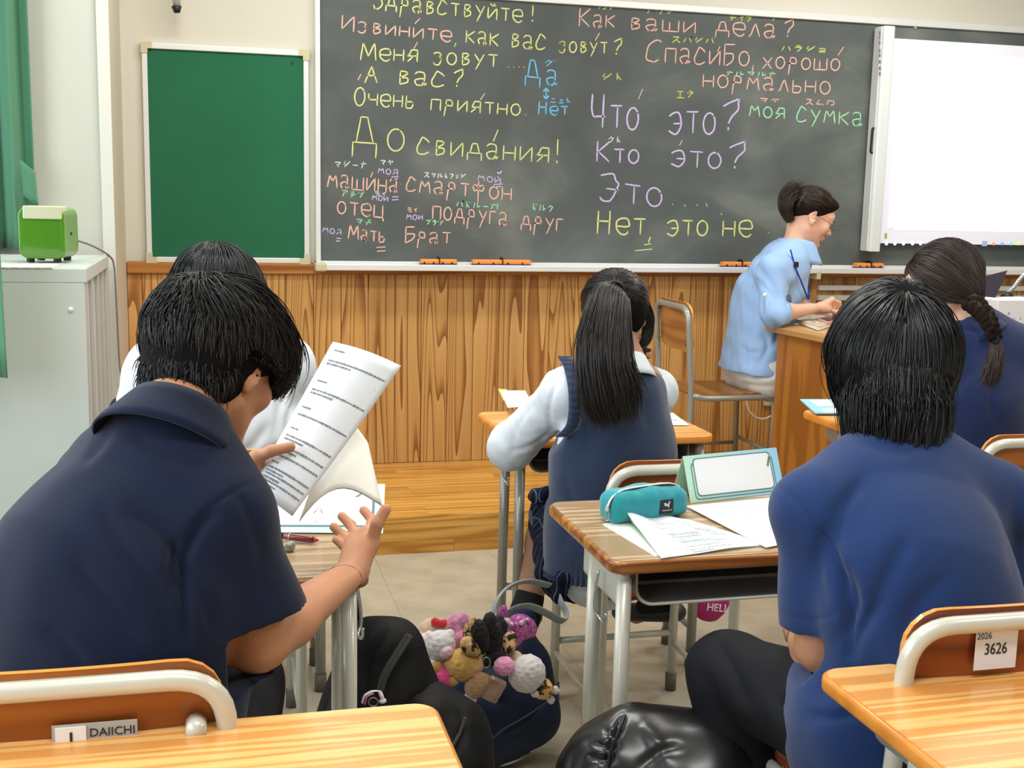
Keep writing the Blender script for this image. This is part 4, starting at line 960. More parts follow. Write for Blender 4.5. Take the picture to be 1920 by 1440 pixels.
# trousers
m = Model()
m.cone(J['hipL'], J['hipR'], .105, .105, k=.04)
for s in 'LR':
    m.cone(J['hip'+s], J['kn'+s], .092, .073, k=.03); m.cone(J['kn'+s], J['an'+s]+np.array((0, 0, .02)), .070, .075, k=.03)
    m.cone(J['an'+s]+np.array((0, 0, -.03)), J['an'+s]-np.array((0, 0, .2)), .12, .12, k=.003, mode='s', flat=True)
smesh('trousers', m, .008, M_trou, rb, fl=[([(1345, 1200), (1375, 1260), (1400, 1320)], 12, .008), ([(1320, 1260), (1350, 1330), (1395, 1370)], 12, .008), ([(1480, 1250), (1450, 1300), (1490, 1370)], 12, .007)], noise=(.004, 10, 5))
for s in 'LR':
    m = Model(); a, t = J['an'+s], J['toe'+s]; a = np.array((a[0], a[1], .05)); m.cone(a+np.array((0, -.02, 0)), t, .045, .038, k=.02, sy=.8, ax=(0, 0, 1)); m.plane((0, 0, .004), (0, 0, -1)); smesh('shoe', m, .006, M_shoe, rb)
# hair: heavy straight bob-like cut from a whorl at the crown
hc = [((0, -.008, .012), (.098, .110, .112), .03), ((0, -.042, -.06), (.082, .066, .092), .04)]
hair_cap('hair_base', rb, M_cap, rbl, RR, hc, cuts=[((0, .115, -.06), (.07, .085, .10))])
reg = lambda d: (d[:, 2] > -.62) & ~((d[:, 1] > .35) & (d[:, 2] < .1))
hair('hair', rb, M_hair_b, rbl, RR, ((0, -.008, .002), (.098, .114, .122)), (0.05, -.68, .73), n=6000, steps=14, length=.27, grav=.3, region=reg, offr=(0, .009), wid=.00085, seed=3, jit=.07, clump=.35, nclump=260,
     comb=lambda p, d, t: np.stack([-p[:, 0]*7*t*(p[:, 2] < .02), -p[:, 1]*1.5*t, p[:, 2]*0], 1), lenf=lambda d: (.30+.70*np.clip(d[:, 2]*.75+.45, 0, 1)))
reg2 = lambda d: (d[:, 2] < .1) & (d[:, 2] > -.85) & (d[:, 1] < .2)
hair('hair_nape', rb, M_hair_b, rbl, RR, ((0, -.032, -.045), (.078, .086, .103)), (0, .1, 1), n=3400, steps=10, length=.112, grav=.7, region=reg2, offr=(0, .008), wid=.00085, seed=13, jit=.10, clump=.45, nclump=120, comb=lambda p, d, t: np.stack([-p[:, 0]*3*t, p[:, 1]*0, p[:, 2]*0], 1))

# ================================================================== reading boy in the dark navy polo (left foreground)
J = dict(fwd=unit((.50, .78, -.38)), face=unit((.62, .74, -.50)), arm=1.05)
J['neck'] = P(322, 812, Y=1.70); J['head'] = P(402, 686, Y=1.80)
J['shR'] = P(418, 975, Y=1.615); J['shL'] = P(195, 908, Y=1.86)
J['elR'] = P(482, 1205, Y=1.60); J['wrR'] = P(660, 1075, Y=1.86)
J['elL'] = P(330, 1000, Y=2.04); J['wrL'] = P(455, 905, Y=2.06)
J['hipL'] = np.array((-.22, 1.62, .52)); J['hipR'] = np.array((-.05, 1.56, .52)); J['knL'] = np.array((-.20, 2.02, .54)); J['knR'] = np.array((.03, 1.96, .54))
J['anL'] = np.array((-.2, 2.0, .1)); J['anR'] = np.array((.03, 1.9, .1)); J['toeL'] = np.array((-.2, 2.14, .05)); J['toeR'] = np.array((.05, 2.04, .05))
J['spine'] = [(np.array((-.14, 1.62, .54)), .15), (P(225, 1180, Y=1.64), .14), (P(225, 1060, Y=1.655), .155), (P(300, 945, Y=1.70), .12)]
J['shirt_spine'] = [(np.array((-.14, 1.62, .52)), .165), (P(218, 1180, Y=1.635), .165), (P(228, 1075, Y=1.65), .160), (P(300, 950, Y=1.70), .118)]
lh = dict(wrist=J['wrL'], fingers=[dict(pts=[P(512, 868, Y=2.075), P(535, 878, Y=2.085), P(556, 884, Y=2.09)]), dict(pts=[P(508, 884, Y=2.08), P(532, 898, Y=2.09), P(552, 904, Y=2.095)]), dict(pts=[P(500, 900, Y=2.08), P(524, 915, Y=2.09), P(545, 918, Y=2.095)]), dict(pts=[P(490, 914, Y=2.075), P(510, 928, Y=2.085), P(526, 932, Y=2.09)]),
    dict(pts=[P(482, 858, Y=2.05), P(508, 846, Y=2.035), P(544, 838, Y=2.025)], r=.0105)])
rh = dict(wrist=J['wrR'], r=.0088, fingers=[dict(pts=[P(690, 1000, Y=1.915), P(698, 975, Y=1.945), P(682, 957, Y=1.965)]), dict(pts=[P(672, 1008, Y=1.92), P(658, 985, Y=1.95), P(641, 968, Y=1.965)]), dict(pts=[P(662, 1020, Y=1.91), P(644, 1005, Y=1.935), P(626, 988, Y=1.945)]), dict(pts=[P(660, 1034, Y=1.895), P(645, 1024, Y=1.915), P(630, 1012, Y=1.925)], r=.0078),
    dict(pts=[P(696, 1018, Y=1.885), P(707, 982, Y=1.88), P(723, 955, Y=1.885)], r=.0105)])
lb_, lbl, LR = person_mesh('person', 'seated person in a dark navy polo bending over a printed sheet, left foreground', J, M_skin, hands=(lh, rh))
fl = [([(250, 960), (310, 1000), (345, 1060), (352, 1120)], 16, .011), ([(330, 1010), (322, 1060), (330, 1110)], 9, .012), ([(140, 1060), (200, 1130), (260, 1190)], 18, .007), ([(190, 960), (240, 1040), (300, 1120), (330, 1190)], 16, .007), ([(80, 1180), (130, 1220), (160, 1260)], 16, .006), ([(250, 820), (300, 850), (370, 880)], 12, .005), ([(360, 1060), (385, 1120), (400, 1180)], 14, .006), ([(440, 920), (470, 970), (490, 1050)], 12, .004), ([(210, 800), (180, 840), (150, 870)], 12, .005), ([(474, 905), (440, 918), (395, 950), (352, 992), (337, 1030)], 3.5, .0035), ([(400, 1218), (450, 1216), (505, 1185), (534, 1150)], 3, .002), ([(400, 960), (372, 990), (350, 1040), (345, 1120), (352, 1200)], 10, .012)]
def _lx(m):
    m.cone(P(240, 888, Y=1.78), P(125, 1120, Y=1.70), .066, .088, k=.06)
sh, shm = shirt('polo_shirt', lb_, J, M_navy_shaded, off=.016, sleeve=.80, srad=(.063, .082), fl=fl, hem=((0, 0, .44), (0, 0, -1)), h=.005, noise=(.0035, 8, 4), extra=_lx)
collar(lb_, J['neck']-np.array((0, .0, .012)), J['head']-J['neck']+np.array((-.02, -.03, .02)), J['fwd'], .069, .048, M_navy_shaded)
m = Model(); m.cone(J['hipL'], J['hipR'], .11, .11, k=.04)
for s in 'LR':
    m.cone(J['hip'+s], J['kn'+s], .098, .073, k=.03); m.cone(J['kn'+s], J['an'+s]+np.array((0, 0, .02)), .070, .075, k=.03)
    m.cone(J['an'+s]+np.array((0, 0, -.03)), J['an'+s]-np.array((0, 0, .2)), .12, .12, k=.003, mode='s', flat=True)
smesh('trousers', m, .01, M_trou, lb_, noise=(.004, 10, 5))
for s in 'LR':
    m = Model(); a, t = J['an'+s], J['toe'+s]; a = np.array((a[0], a[1], .05)); m.cone(a+np.array((0, -.02, 0)), t, .045, .038, k=.02, sy=.8, ax=(0, 0, 1)); m.plane((0, 0, .004), (0, 0, -1)); smesh('shoe', m, .006, M_shoe, lb_)
# short cut: clipped nape and sides, long tousled top swept to the forehead
hc = [((0, -.02, .045), (.088, .100, .090), .03), ((0, -.04, -.015), (.080, .070, .080), .04), ((0, .04, .06), (.078, .066, .052), .04)]
hair_cap('hair_base', lb_, M_cap, lbl, LR, hc, cuts=[((0, .14, -.03), (.085, .09, .07)), ((.098, .035, -.035), (.034, .055, .05)), ((-.098, .035, -.035), (.034, .055, .05))])
reg = lambda d: (d[:, 2] > -.3)
hair('hair', lb_, M_hair, lbl, LR, ((0, -.012, .04), (.092, .109, .094)), (-.05, -.45, .88), n=5200, steps=12, length=.138, grav=.10, region=reg, offr=(0, .016), wid=.0009, seed=5, jit=.17, clump=.5, nclump=220,
     comb=lambda p, d, t: np.array([.1, .9, -.1])*np.clip(d[:, 2:3], 0, 1)*1.0-d*.25*t, lenf=lambda d: .5+.6*np.clip(d[:, 2]+d[:, 1]*.5, 0, 1), stop=lambda p: ((np.abs(p[:, 0]) > .05) & (p[:, 1] > -.05) & (p[:, 1] < .06) & (p[:, 2] < .024)) | ((p[:, 1] > .06) & (p[:, 2] < .0)))
reg2 = lambda d: (d[:, 2] < .6) & (d[:, 2] > -.95) & (d[:, 1] < -.25)
hair('hair_nape', lb_, M_hair, lbl, LR, ((0, -.028, -.004), (.083, .083, .092)), (0, -.2, 1), n=3000, steps=5, length=.034, grav=.4, region=reg2, offr=(0, .004), wid=.0008, seed=6, jit=.15, clump=.2)
# ================================================================== girl with the ponytail in a knitted vest
J = dict(fwd=unit((.08, .95, -.25)), face=unit((.20, .92, -.42)), arm=.86, hs=.94, dep=.68, neckr=.047)
YG = 2.76
J['neck'] = P(1165, 690, Y=YG+.06); J['head'] = P(1152, 588, Y=YG+.12)
J['shL'] = P(1062, 735, Y=YG+.04); J['shR'] = P(1226, 735, Y=YG+.08)
J['elL'] = P(958, 838, Y=3.02); J['wrL'] = P(1010, 800, Y=3.26)
J['elR'] = P(1228, 850, Y=3.08); J['wrR'] = P(1180, 800, Y=3.28)
J['hipL'] = P(1085, 1055, Y=2.80); J['hipR'] = J['hipL']+np.array((.15, .0, 0)); J['knL'] = np.array((.93, 3.14, .50)); J['knR'] = np.array((1.12, 3.16, .50))
J['anL'] = P(985, 1150, Y=3.05); J['toeL'] = J['anL']+np.array((-.02, -.02, -.08)); J['anR'] = P(1245, 1125, Y=3.02); J['toeR'] = J['anR']+np.array((-.06, .06, -.06))
pel = P(1130, 1040, Y=YG)
J['spine'] = [(pel, .135), (P(1143, 950, Y=YG), .112), (P(1150, 850, Y=YG), .125), (P(1155, 760, Y=YG+.03), .105)]
J['shirt_spine'] = [(P(1128, 1075, Y=YG), .140), (P(1140, 970, Y=YG), .135), (P(1150, 850, Y=YG), .135), (P(1155, 760, Y=YG+.03), .115)]
gl_, gll, GR = person_mesh('person', 'seated girl with a long black ponytail, white blouse and navy knitted vest', J, M_skin_l)
# blouse: full sleeves
m = Model(); nb = J['neck']
torso_ops(m, J['spine'], .006, J['fwd'], dep=.68, k=.05)
for s_, r1, r2, r3 in (('L', .056, .066, .048), ('R', .046, .046, .042)):
    m.cone(lerp(nb, J['sh'+s_], .25)-np.array((0, 0, .05)), J['sh'+s_], .05, .056, k=.04); m.cone(nb-np.array((0, 0, .01)), J['sh'+s_], .04, .045, k=.04)
    m.cone(J['sh'+s_], J['el'+s_], r1, r2*.92, k=.03); m.cone(J['el'+s_], J['wr'+s_], r2*.8, .034, k=.04)
m.cone(nb+unit(J['head']-nb)*.02, nb+unit(J['head']-nb)*.2, .07, .09, k=.006, mode='s', flat=True)
smesh('blouse', m, .006, M_shirt, gl_, fl=[([(1052, 700), (1030, 760), (1035, 820)], 5, .005), ([(1000, 760), (970, 800), (960, 850)], 6, .003), ([(1040, 800), (1000, 835), (960, 845)], 5, .004)], noise=(.0022, 30, 8), rel=3)
# vest
m = Model(); torso_ops(m, J['shirt_spine'], .014, J['fwd'], dep=.72, k=.05)
for s_ in 'LR': m.cone(lerp(nb, J['sh'+s_], .2)-np.array((0, 0, .06)), lerp(nb, J['sh'+s_], .80)-np.array((0, 0, .02)), .058, .058, k=.04)
m.cone(nb-unit(J['head']-nb)*.012, nb+unit(J['head']-nb)*.2, .068, .085, k=.006, mode='s', flat=True)
sv = unit(J['shR']-J['shL'])
for s_, sg in (('L', -1), ('R', 1)):
    m.plane(J['sh'+s_]-sv*sg*.002+np.array((0, 0, 0)), sv*sg-np.array((0, 0, .28))*1.0, k=.01) if False else None
    c_ = J['sh'+s_]+sv*sg*.058-np.array((0, 0, .035)); m.ell(c_, (.062, .13, .115), frame(np.cross((0, 0, 1), sv)*-1 if False else J['fwd']), k=.008, mode='s')
m.plane((0, 0, .435), (0, 0, -1))
vest = smesh('knitted_vest', m, .0065, M_vest, gl_, fl=[([(1060, 900), (1075, 960), (1060, 1020)], 10, .005), ([(1110, 1000), (1170, 1010), (1230, 1000)], 8, .003), ([(1230, 720), (1210, 760), (1215, 800)], 9, .004)], noise=(.0025, 12, 2), rel=2)
# ribbed hem
def rib_band(parent, c, fwd, rx, ry, z0, z1, mt, name, n=110, amp=.0028, flare=0.):
    f = unit((fwd[0], fwd[1], 0)); s = np.array((f[1], -f[0], 0)); g = []
    for zz in np.linspace(z0, z1, 5):
        row = []
        k = 1+flare*(zz-z0)/(z1-z0)
        for i in range(n*4+1):
            t = 2*pi*i/(n*4); a = amp*(1 if i % 4 < 2 else -1)
            row.append(np.array((c[0], c[1], zz))+s*math.cos(t)*(rx*k+a)+f*math.sin(t)*(ry*k+a))
        g.append(row)
    return MB().sheet(g).build(name, mt, parent)
hc_ = P(1128, 1090, Y=YG); rib_band(gl_, (hc_[0]+.014, YG+.0, 0), J['fwd'], .166, .122, .425, .485, M_vest, 'ribbed_hem', n=70, flare=-.02)
# ribbed armhole border, left
c_ = J['shL']
arm = [P(1058, 668, Y=2.78), P(1070, 690, Y=2.745), P(1078, 730, Y=2.70), P(1079, 770, Y=2.685), P(1072, 800, Y=2.69), P(1052, 818, Y=2.72)]
g_ = []
for i, q in enumerate(spline(arm, 12)):
    off_ = .0022 if i % 4 < 2 else -.0005
    g_.append([q+np.array((-.018, -.002, 0)), q+np.array((-.008, -.006-off_, 0)), q+np.array((.004, -.007-off_, 0)), q+np.array((.016, -.002, 0))])
o = MB().sheet(g_).build('ribbed_armhole', M_vest, gl_, True); solidify(o, .005)
# blouse collar, skirt, socks, shoes
collar(gl_, J['neck']-unit(J['head']-nb)*.004, J['head']-J['neck'], J['fwd'], .056, .03, M_shirt)
M_skirt = mat('dark_plaid_skirt', (20, 24, 38), .9, spec=.1)
nt = M_skirt.node_tree; bs = nt.nodes['Principled BSDF']; tcn = nt.nodes.new('ShaderNodeTexCoord'); br = nt.nodes.new('ShaderNodeTexBrick'); br.inputs['Scale'].default_value = 9; br.inputs['Mortar Size'].default_value = .012
br.inputs['Color1'].default_value = (*lin((18, 22, 36)), 1); br.inputs['Color2'].default_value = (*lin((22, 27, 44)), 1); br.inputs['Mortar'].default_value = (*lin((84, 90, 108)), 1); br.offset = 0
nt.links.new(tcn.outputs['Object'], br.inputs['Vector']); nt.links.new(br.outputs[0], bs.inputs['Base Color'])
m = Model(); m.cone(J['hipL']-np.array((.02, 0, .01)), J['knL']-np.array((0.02, .08, 0)), .092, .072, k=.04); m.cone(J['hipR']+np.array((.02, 0, -.01)), J['knR']-np.array((0, .08, 0)), .092, .075, k=.04)
m.cone(P(1060, 1085, Y=2.70), P(1048, 1118, Y=2.70), .022, .014, k=.03); m.cone(P(1022, 925, Y=2.78), P(1004, 932, Y=2.82), .02, .022, k=.02)
smesh('plaid_skirt', m, .008, M_skirt, gl_, noise=(.006, 24, 3))
for s_ in 'LR':
    a = J['an'+s_]; t = J['toe'+s_]
    m = Model(); m.cone(lerp(J['kn'+s_], a, .86), a, .042, .040, k=.01); m.cone(a, lerp(a, t, .6), .042, .036, k=.02); smesh('sock', m, .006, M_sock, gl_)
    m = Model(); hd = unit((t-a)*np.array((1, 1, .3))); b0 = a-np.array((0, 0, .035)); m.cone(b0-hd*.03, b0+hd*.13, .038, .034, k=.02, sy=.75, ax=(0, 0, 1)); m.cone(b0+np.array((0, 0, .03)), b0+np.array((0, 0, .2)), .034, .03, k=.01, mode='s', flat=True); smesh('shoe', m, .006, M_shoe, gl_)
# hair
hc = [((0, -.008, .03), (.087, .103, .088), .03), ((0, -.04, -.02), (.074, .062, .06), .04)]
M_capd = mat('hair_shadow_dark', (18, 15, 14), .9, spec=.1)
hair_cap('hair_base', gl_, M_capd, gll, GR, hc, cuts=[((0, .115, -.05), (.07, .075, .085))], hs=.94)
tie = np.array((-.012, -.105, .052))
reg = lambda d: (d[:, 2] > -.62) & ~((d[:, 1] > .62) & (d[:, 2] < .2))
hair('hair', gl_, M_hair_db, gll, GR, ((0, -.008, .028), (.090, .106, .090)), (0, .9, .3), n=2600, steps=12, length=.17, grav=.0, region=reg, offr=(0, .006), wid=.0009, seed=11, jit=.05, clump=.4, hs=.94,
     comb=lambda p, d, t: (tie-p)/np.linalg.norm(tie-p, axis=1)[:, None]*2.2, lenf=lambda d: np.clip(np.linalg.norm(tie-d*.1, axis=1)/.17, .2, 1.1))
def strand_tail(name, parent, mt, path, widths, n=1500, seed=1, wid=.0010, fray=.02, flat=.6, steps=22, ends=(.82, 1.05)):
    """hair gathered along a world-space path"""
    r = np.random.default_rng(seed); base = np.array(spline(path, 8)); L_ = len(base); T = np.gradient(base, axis=0); T /= np.linalg.norm(T, axis=1)[:, None]
    vd = unit(base[0]-CP); Sx = np.cross(T, vd); Sx /= np.linalg.norm(Sx, axis=1)[:, None]; Sy = np.cross(T, Sx)
    wv = np.interp(np.linspace(0, 1, L_), np.linspace(0, 1, len(widths)), widths)
    ang = r.uniform(0, 2*pi, n); rad = np.sqrt(r.uniform(.15, 1, n)); u0, v0 = rad*np.cos(ang), rad*np.sin(ang)*flat
    A = np.zeros((n, steps, 3)); el = r.uniform(*ends, n); dr = r.normal(size=(n, 2))*fray; ph = r.uniform(0, 6.28, n)
    ui = np.round(u0*6)/6; u0 = u0*.55+ui*.45
    for k in range(steps):
        t = np.minimum(k/(steps-1)*el, 1.0)*(L_-1); i0 = np.clip(t.astype(int), 0, L_-2); f = (t-i0)[:, None]
        g = lambda M: M[i0]*(1-f)+M[i0+1]*f
        w_ = np.interp(t, np.arange(L_), wv); tt = k/(steps-1)
        A[:, k] = g(base)+g(Sx)*((u0*w_+dr[:, 0]*tt**2+.0015*np.sin(ph+tt*9)))[:, None]+g(Sy)*((v0*w_+dr[:, 1]*tt**2))[:, None]
        ex = (k/(steps-1)*el > 1)
        A[ex, k] = A[ex, k]+T[-1]*((k/(steps-1)*el[ex]-1)*.35)[:, None]
    t = np.linspace(0, 1, steps)[None]; wd = wid*r.uniform(.7, 1.4, (n, 1))*(1.1-t**3)
    V, F = ribbons(A, wd); return mesh(name, V, F, mt, parent, True)
tp = [P(1148, 543, Y=2.765), P(1142, 560, Y=2.70), P(1134, 620, Y=2.65), P(1132, 680, Y=2.615), P(1143, 740, Y=2.60), P(1154, 788, Y=2.605)]
m = Model(); pp = spline(tp, 3)
for a, b2, r1, r2 in zip(pp[:-1], pp[1:], np.interp(np.linspace(0, 1, len(pp)-1), [0, .2, .6, .85, 1], [.012, .026, .032, .026, .01]), np.interp(np.linspace(0, 1, len(pp)-1), [0, .2, .6, .85, 1], [.016, .026, .032, .022, .006])): m.cone(a, b2, r1, r2, k=.02, sy=.6, ax=(0, 1, 0))
smesh('ponytail_base', m, .005, M_capd, gl_)
strand_tail('ponytail', gl_, M_hair_db, tp, [.022, .045, .056, .064, .062, .066, .050], n=2600, seed=4, wid=.0012, fray=.012, ends=(.80, 1.06))
MB().tube([P(1150, 543, Y=2.765)+np.array((.024*math.cos(t), -.006, .024*math.sin(t)*.8)) for t in np.linspace(0, 2*pi, 20)], .005, 8, cap=False).build('hair_tie', M_blk, gl_, True)
# side lock on the right and leopard scrunchie at her collar
strand_tail('side_lock', gl_, M_hair_db, [P(1205, 560, Y=2.86), P(1216, 600, Y=2.86), P(1212, 635, Y=2.85), P(1196, 658, Y=2.84)], [.012, .016, .012, .004], n=260, seed=6, wid=.0009, fray=.004)
M_leo = mat('leopard_cloth', (196, 160, 112), .9, var=(55, (44, 30, 22)), bump=(80, .4))
M_leo.node_tree.nodes['Color Ramp'].color_ramp.elements[0].position = .5; M_leo.node_tree.nodes['Color Ramp'].color_ramp.elements[1].position = .54
def blob(name, c, r, mt, parent, R=None, h=.006, noise=None):
    m = Model(); m.ell(c, r, R); return smesh(name, m, h, mt, parent, noise=noise)
blob('scrunchie', P(1208, 662, Y=2.84), (.02, .02, .014), M_leo, gl_, noise=(.006, 60, 2), h=.004)

# ================================================================== teacher, in profile
YT = 4.68
J = dict(fwd=unit((.93, -.05, -.35)), face=unit((.90, -.16, -.42)), arm=.92, hs=.98, dep=.66, neckr=.05)
J['neck'] = P(1490, 478, Y=YT); J['head'] = P(1519, 408, Y=YT)
J['shR'] = P(1448, 512, Y=YT-.17); J['shL'] = P(1482, 505, Y=YT+.17)
J['elR'] = P(1452, 588, Y=YT-.25); J['wrR'] = P(1538, 577, Y=YT-.16)
J['elL'] = P(1500, 580, Y=YT+.2); J['wrL'] = P(1556, 590, Y=YT+.02)
J['hipR'] = P(1440, 698, Y=YT-.09); J['hipL'] = J['hipR']+np.array((0, .18, 0)); J['knR'] = J['hipR']+np.array((.40, -.02, -.0)); J['knL'] = J['knR']+np.array((0, .2, 0))
for s_ in 'LR': J['an'+s_] = J['kn'+s_]+np.array((-.0, .0, -.33)); J['toe'+s_] = J['an'+s_]+np.array((.14, 0, -.05))
J['spine'] = [(P(1418, 675, Y=YT), .145), (P(1425, 610, Y=YT), .125), (P(1440, 555, Y=YT), .145), (P(1463, 510, Y=YT), .125)]
J['shirt_spine'] = [(P(1410, 690, Y=YT), .185), (P(1422, 615, Y=YT), .15), (P(1438, 555, Y=YT), .165), (P(1462, 512, Y=YT), .14)]
K = [P(1560, 562, Y=YT-.17), P(1562, 568, Y=YT-.155), P(1562, 575, Y=YT-.145), P(1560, 581, Y=YT-.14)]
hr = dict(wrist=J['wrR'], fingers=[dict(pts=[K[i], P(1574, 568+i*5, Y=YT-.15+i*.01), P(1570-i*2, 578+i*4, Y=YT-.14+i*.01)]) for i in range(4)]+[dict(pts=[P(1552, 580, Y=YT-.17), P(1566, 585, Y=YT-.165), P(1578, 583, Y=YT-.16)], r=.0095)])
te, tel, TR = person_mesh('person', 'woman teacher in profile with glasses, pinned-up brown hair, light blue shirt and blue lanyard', J, M_skin_f, hands=(hr,))
fl = [([(1420, 500), (1450, 540), (1470, 590)], 7, .009), ([(1400, 560), (1410, 610), (1400, 650)], 7, .009), ([(1430, 620), (1440, 650), (1425, 680)], 6, .010), ([(1380, 640), (1400, 660), (1430, 660)], 6, .007), ([(1445, 600), (1460, 620), (1450, 650)], 5, .012), ([(1465, 500), (1480, 540), (1478, 580)], 6, .008), ([(1410, 520), (1440, 545), (1460, 575)], 5, .007), ([(1400, 690), (1395, 650), (1400, 620)], 5, .007)]
shirt('blue_shirt', te, J, M_shirt_b, off=.018, sleeve=1.14, srad=(.064, .056), h=.0075, fl=fl, hem=(P(1420, 700, Y=YT), (-.12, 0, -1)), noise=(.006, 14, 3))
collar(te, J['neck']+np.array((.004, 0, .026)), J['head']-J['neck']+np.array((-.07, 0, .0)), J['fwd'], .068, .042, M_shirt_b, fall=.04)
cf = J['elR']; o = MB().tube([lerp(J['elR'], J['wrR'], .07), lerp(J['elR'], J['wrR'], .19)], [.055, .050], 20, cap=False).build('rolled_cuff', M_shirt_b, te, True); solidify(o, .006)
MB().tube([P(1434, 553, Y=YT-.315), P(1434, 553, Y=YT-.325)], .009, 14).build('sleeve_button', mat('pearl_button', (230, 232, 236), .25), te, True)
o = MB().tube([P(1433, 555, Y=YT-.318), P(1434, 590, Y=YT-.318)], .011, 8, r2=.003).build('sleeve_tab', M_shirt_b, te)
m = Model(); m.cone(J['hipR'], J['hipL'], .118, .118, k=.04); m.cone(P(1425, 680, Y=YT-.04), P(1425, 680, Y=YT+.04), .125, .125, k=.04)
for s_ in 'LR': m.cone(J['hip'+s_]-np.array((0, 0, .005)), J['kn'+s_], .108, .09, k=.03); m.cone(J['kn'+s_], J['an'+s_], .085, .07, k=.03)
m.plane(J['anR']-np.array((0, 0, .0)), (0, 0, -1))
smesh('white_trousers', m, .009, M_trou_w, te, fl=[([(1380, 700), (1420, 705), (1460, 700)], 5, .009), ([(1390, 720), (1430, 725), (1460, 722)], 5, .007)], noise=(.006, 16, 5))
for s_ in 'LR':
    m = Model(); a = J['an'+s_]; m.cone(a-np.array((0, 0, .02)), J['toe'+s_]+np.array((0, 0, -.0)), .04, .032, k=.02, sy=.8, ax=(0, 0, 1)); smesh('shoe', m, .007, M_shoe, te)
M_lan = mat('blue_lanyard', (28, 62, 156), .6)
for pts in ([P(1482, 468, Y=YT-.17), P(1491, 500, Y=YT-.19), P(1503, 530, Y=YT-.20), P(1515, 560, Y=YT-.17)], [P(1502, 482, Y=YT-.02), P(1513, 510, Y=YT-.05), P(1516, 540, Y=YT-.04), P(1516, 562, Y=YT-.05)]):
    MB().tube(spline(pts, 4), .0065, 6, r2=.0016).build('lanyard_strap', M_lan, te)
MB().bev(tuple(P(1493, 498, Y=YT-.20)-.008), tuple(P(1493, 498, Y=YT-.20)+np.array((.008, .008, .016))), .003).build('clip_microphone', M_blk, te)
# hair pulled back into a rough twist
hc = [((0, -.02, .045), (.083, .092, .082), .03), ((0, -.065, .03), (.055, .05, .065), .03), ((0, .05, .085), (.062, .045, .032), .03)]
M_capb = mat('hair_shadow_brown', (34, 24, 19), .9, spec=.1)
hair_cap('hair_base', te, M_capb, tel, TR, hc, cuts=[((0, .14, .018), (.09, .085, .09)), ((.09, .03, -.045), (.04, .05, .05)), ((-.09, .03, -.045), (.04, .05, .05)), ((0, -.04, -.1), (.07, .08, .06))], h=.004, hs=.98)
tie2 = np.array((0, -.115, .06))
reg = lambda d: (d[:, 2]*.8-d[:, 1]*.55 > -.10) & (d[:, 2] > -.35)
hair('hair', te, M_hair_br, tel, TR, ((0, -.012, .045), (.086, .100, .086)), (0, .95, .2), n=1700, steps=10, length=.15, grav=0, region=reg, offr=(0, .008), wid=.0011, seed=21, jit=.07, clump=.4, hs=.98,
     comb=lambda p, d, t: (tie2-p)/np.linalg.norm(tie2-p, axis=1)[:, None]*2.0, lenf=lambda d: np.clip(np.linalg.norm(tie2-d*.1, axis=1)/.16, .2, 1))
strand_tail('hair_twist', te, M_hair_br, [P(1482, 415, Y=YT-.02), P(1474, 392, Y=YT-.03), P(1476, 372, Y=YT-.02), P(1486, 358, Y=YT-.01), P(1498, 352, Y=YT)], [.016, .03, .034, .03, .02], n=420, seed=9, wid=.0012, fray=.012, ends=(.7, 1.15))
MB().tube(spline([P(1496, 388, Y=YT-.10), P(1502, 374, Y=YT-.10), P(1512, 360, Y=YT-.07)], 4), .0035, 8).build('hair_slide', M_blk, te)
# rimless glasses
gm = mat('thin_metal', (90, 84, 80), .3, .8); eye = lambda sx, y, z: tel(sx, y, z)
for sx in (-1, 1):
    cx = sx*.032; MB().tube([tel(cx+.021*math.cos(t), .112-.012*abs(math.cos(t)), -.002+.0155*math.sin(t)) for t in np.linspace(0, 2*pi, 25)], .0007, 5, cap=False).build('lens_rim', gm, te)
    MB().tube([tel(cx+sx*.021, .098, .002), tel(sx*.076, .06, .008), tel(sx*.084, -.01, .01)], .0009, 5).build('temple_arm', gm, te)
MB().tube([tel(-.011, .110, .0), tel(0, .116, .003), tel(.011, .110, .0)], .0009, 5).build('glasses_bridge', gm, te)
for sx in (-1, 1):
    MB().tube(spline([tel(sx*.018, .096, .024), tel(sx*.032, .1, .029), tel(sx*.048, .088, .024)], 4), .0018, 6, r2=.003).build('eyebrow', M_hair_br, te)
    MB().tube(spline([tel(sx*.02, .091, .0), tel(sx*.031, .094, -.002), tel(sx*.043, .086, -.001)], 4), .0014, 6).build('eyelashes', M_hair_br, te)
MB().tube(spline([tel(-.022, .096, -.061), tel(0, .1035, -.0605), tel(.022, .096, -.061)], 5), .0028, 8, r2=.0022).build('lips', mat('lips', (190, 112, 100), .45), te, True)

# ================================================================== girl with the braid (right)
YB = 2.86
J = dict(fwd=unit((-.05, .95, -.25)), face=unit((-.84, .45, -.36)), arm=.9, hs=.98, dep=.68, neckr=.048)
J['neck'] = P(1816, 612, Y=YB+.03); J['head'] = P(1768, 530, Y=YB+.07)
J['shL'] = P(1735, 665, Y=YB+.06); J['shR'] = P(1912, 660, Y=YB); J['elL'] = P(1725, 800, Y=3.0); J['wrL'] = P(1800, 770, Y=3.25)
J['elR'] = P(1945, 800, Y=2.96); J['wrR'] = P(1890, 740, Y=3.22)
J['hipL'] = np.array((2.04, 2.82, .50)); J['hipR'] = np.array((2.20, 2.82, .50)); J['knL'] = np.array((2.03, 3.22, .5)); J['knR'] = np.array((2.22, 3.22, .5))
for s_ in 'LR': J['an'+s_] = J['kn'+s_]+np.array((0, .02, -.40)); J['toe'+s_] = J['an'+s_]+np.array((0, .13, -.05))
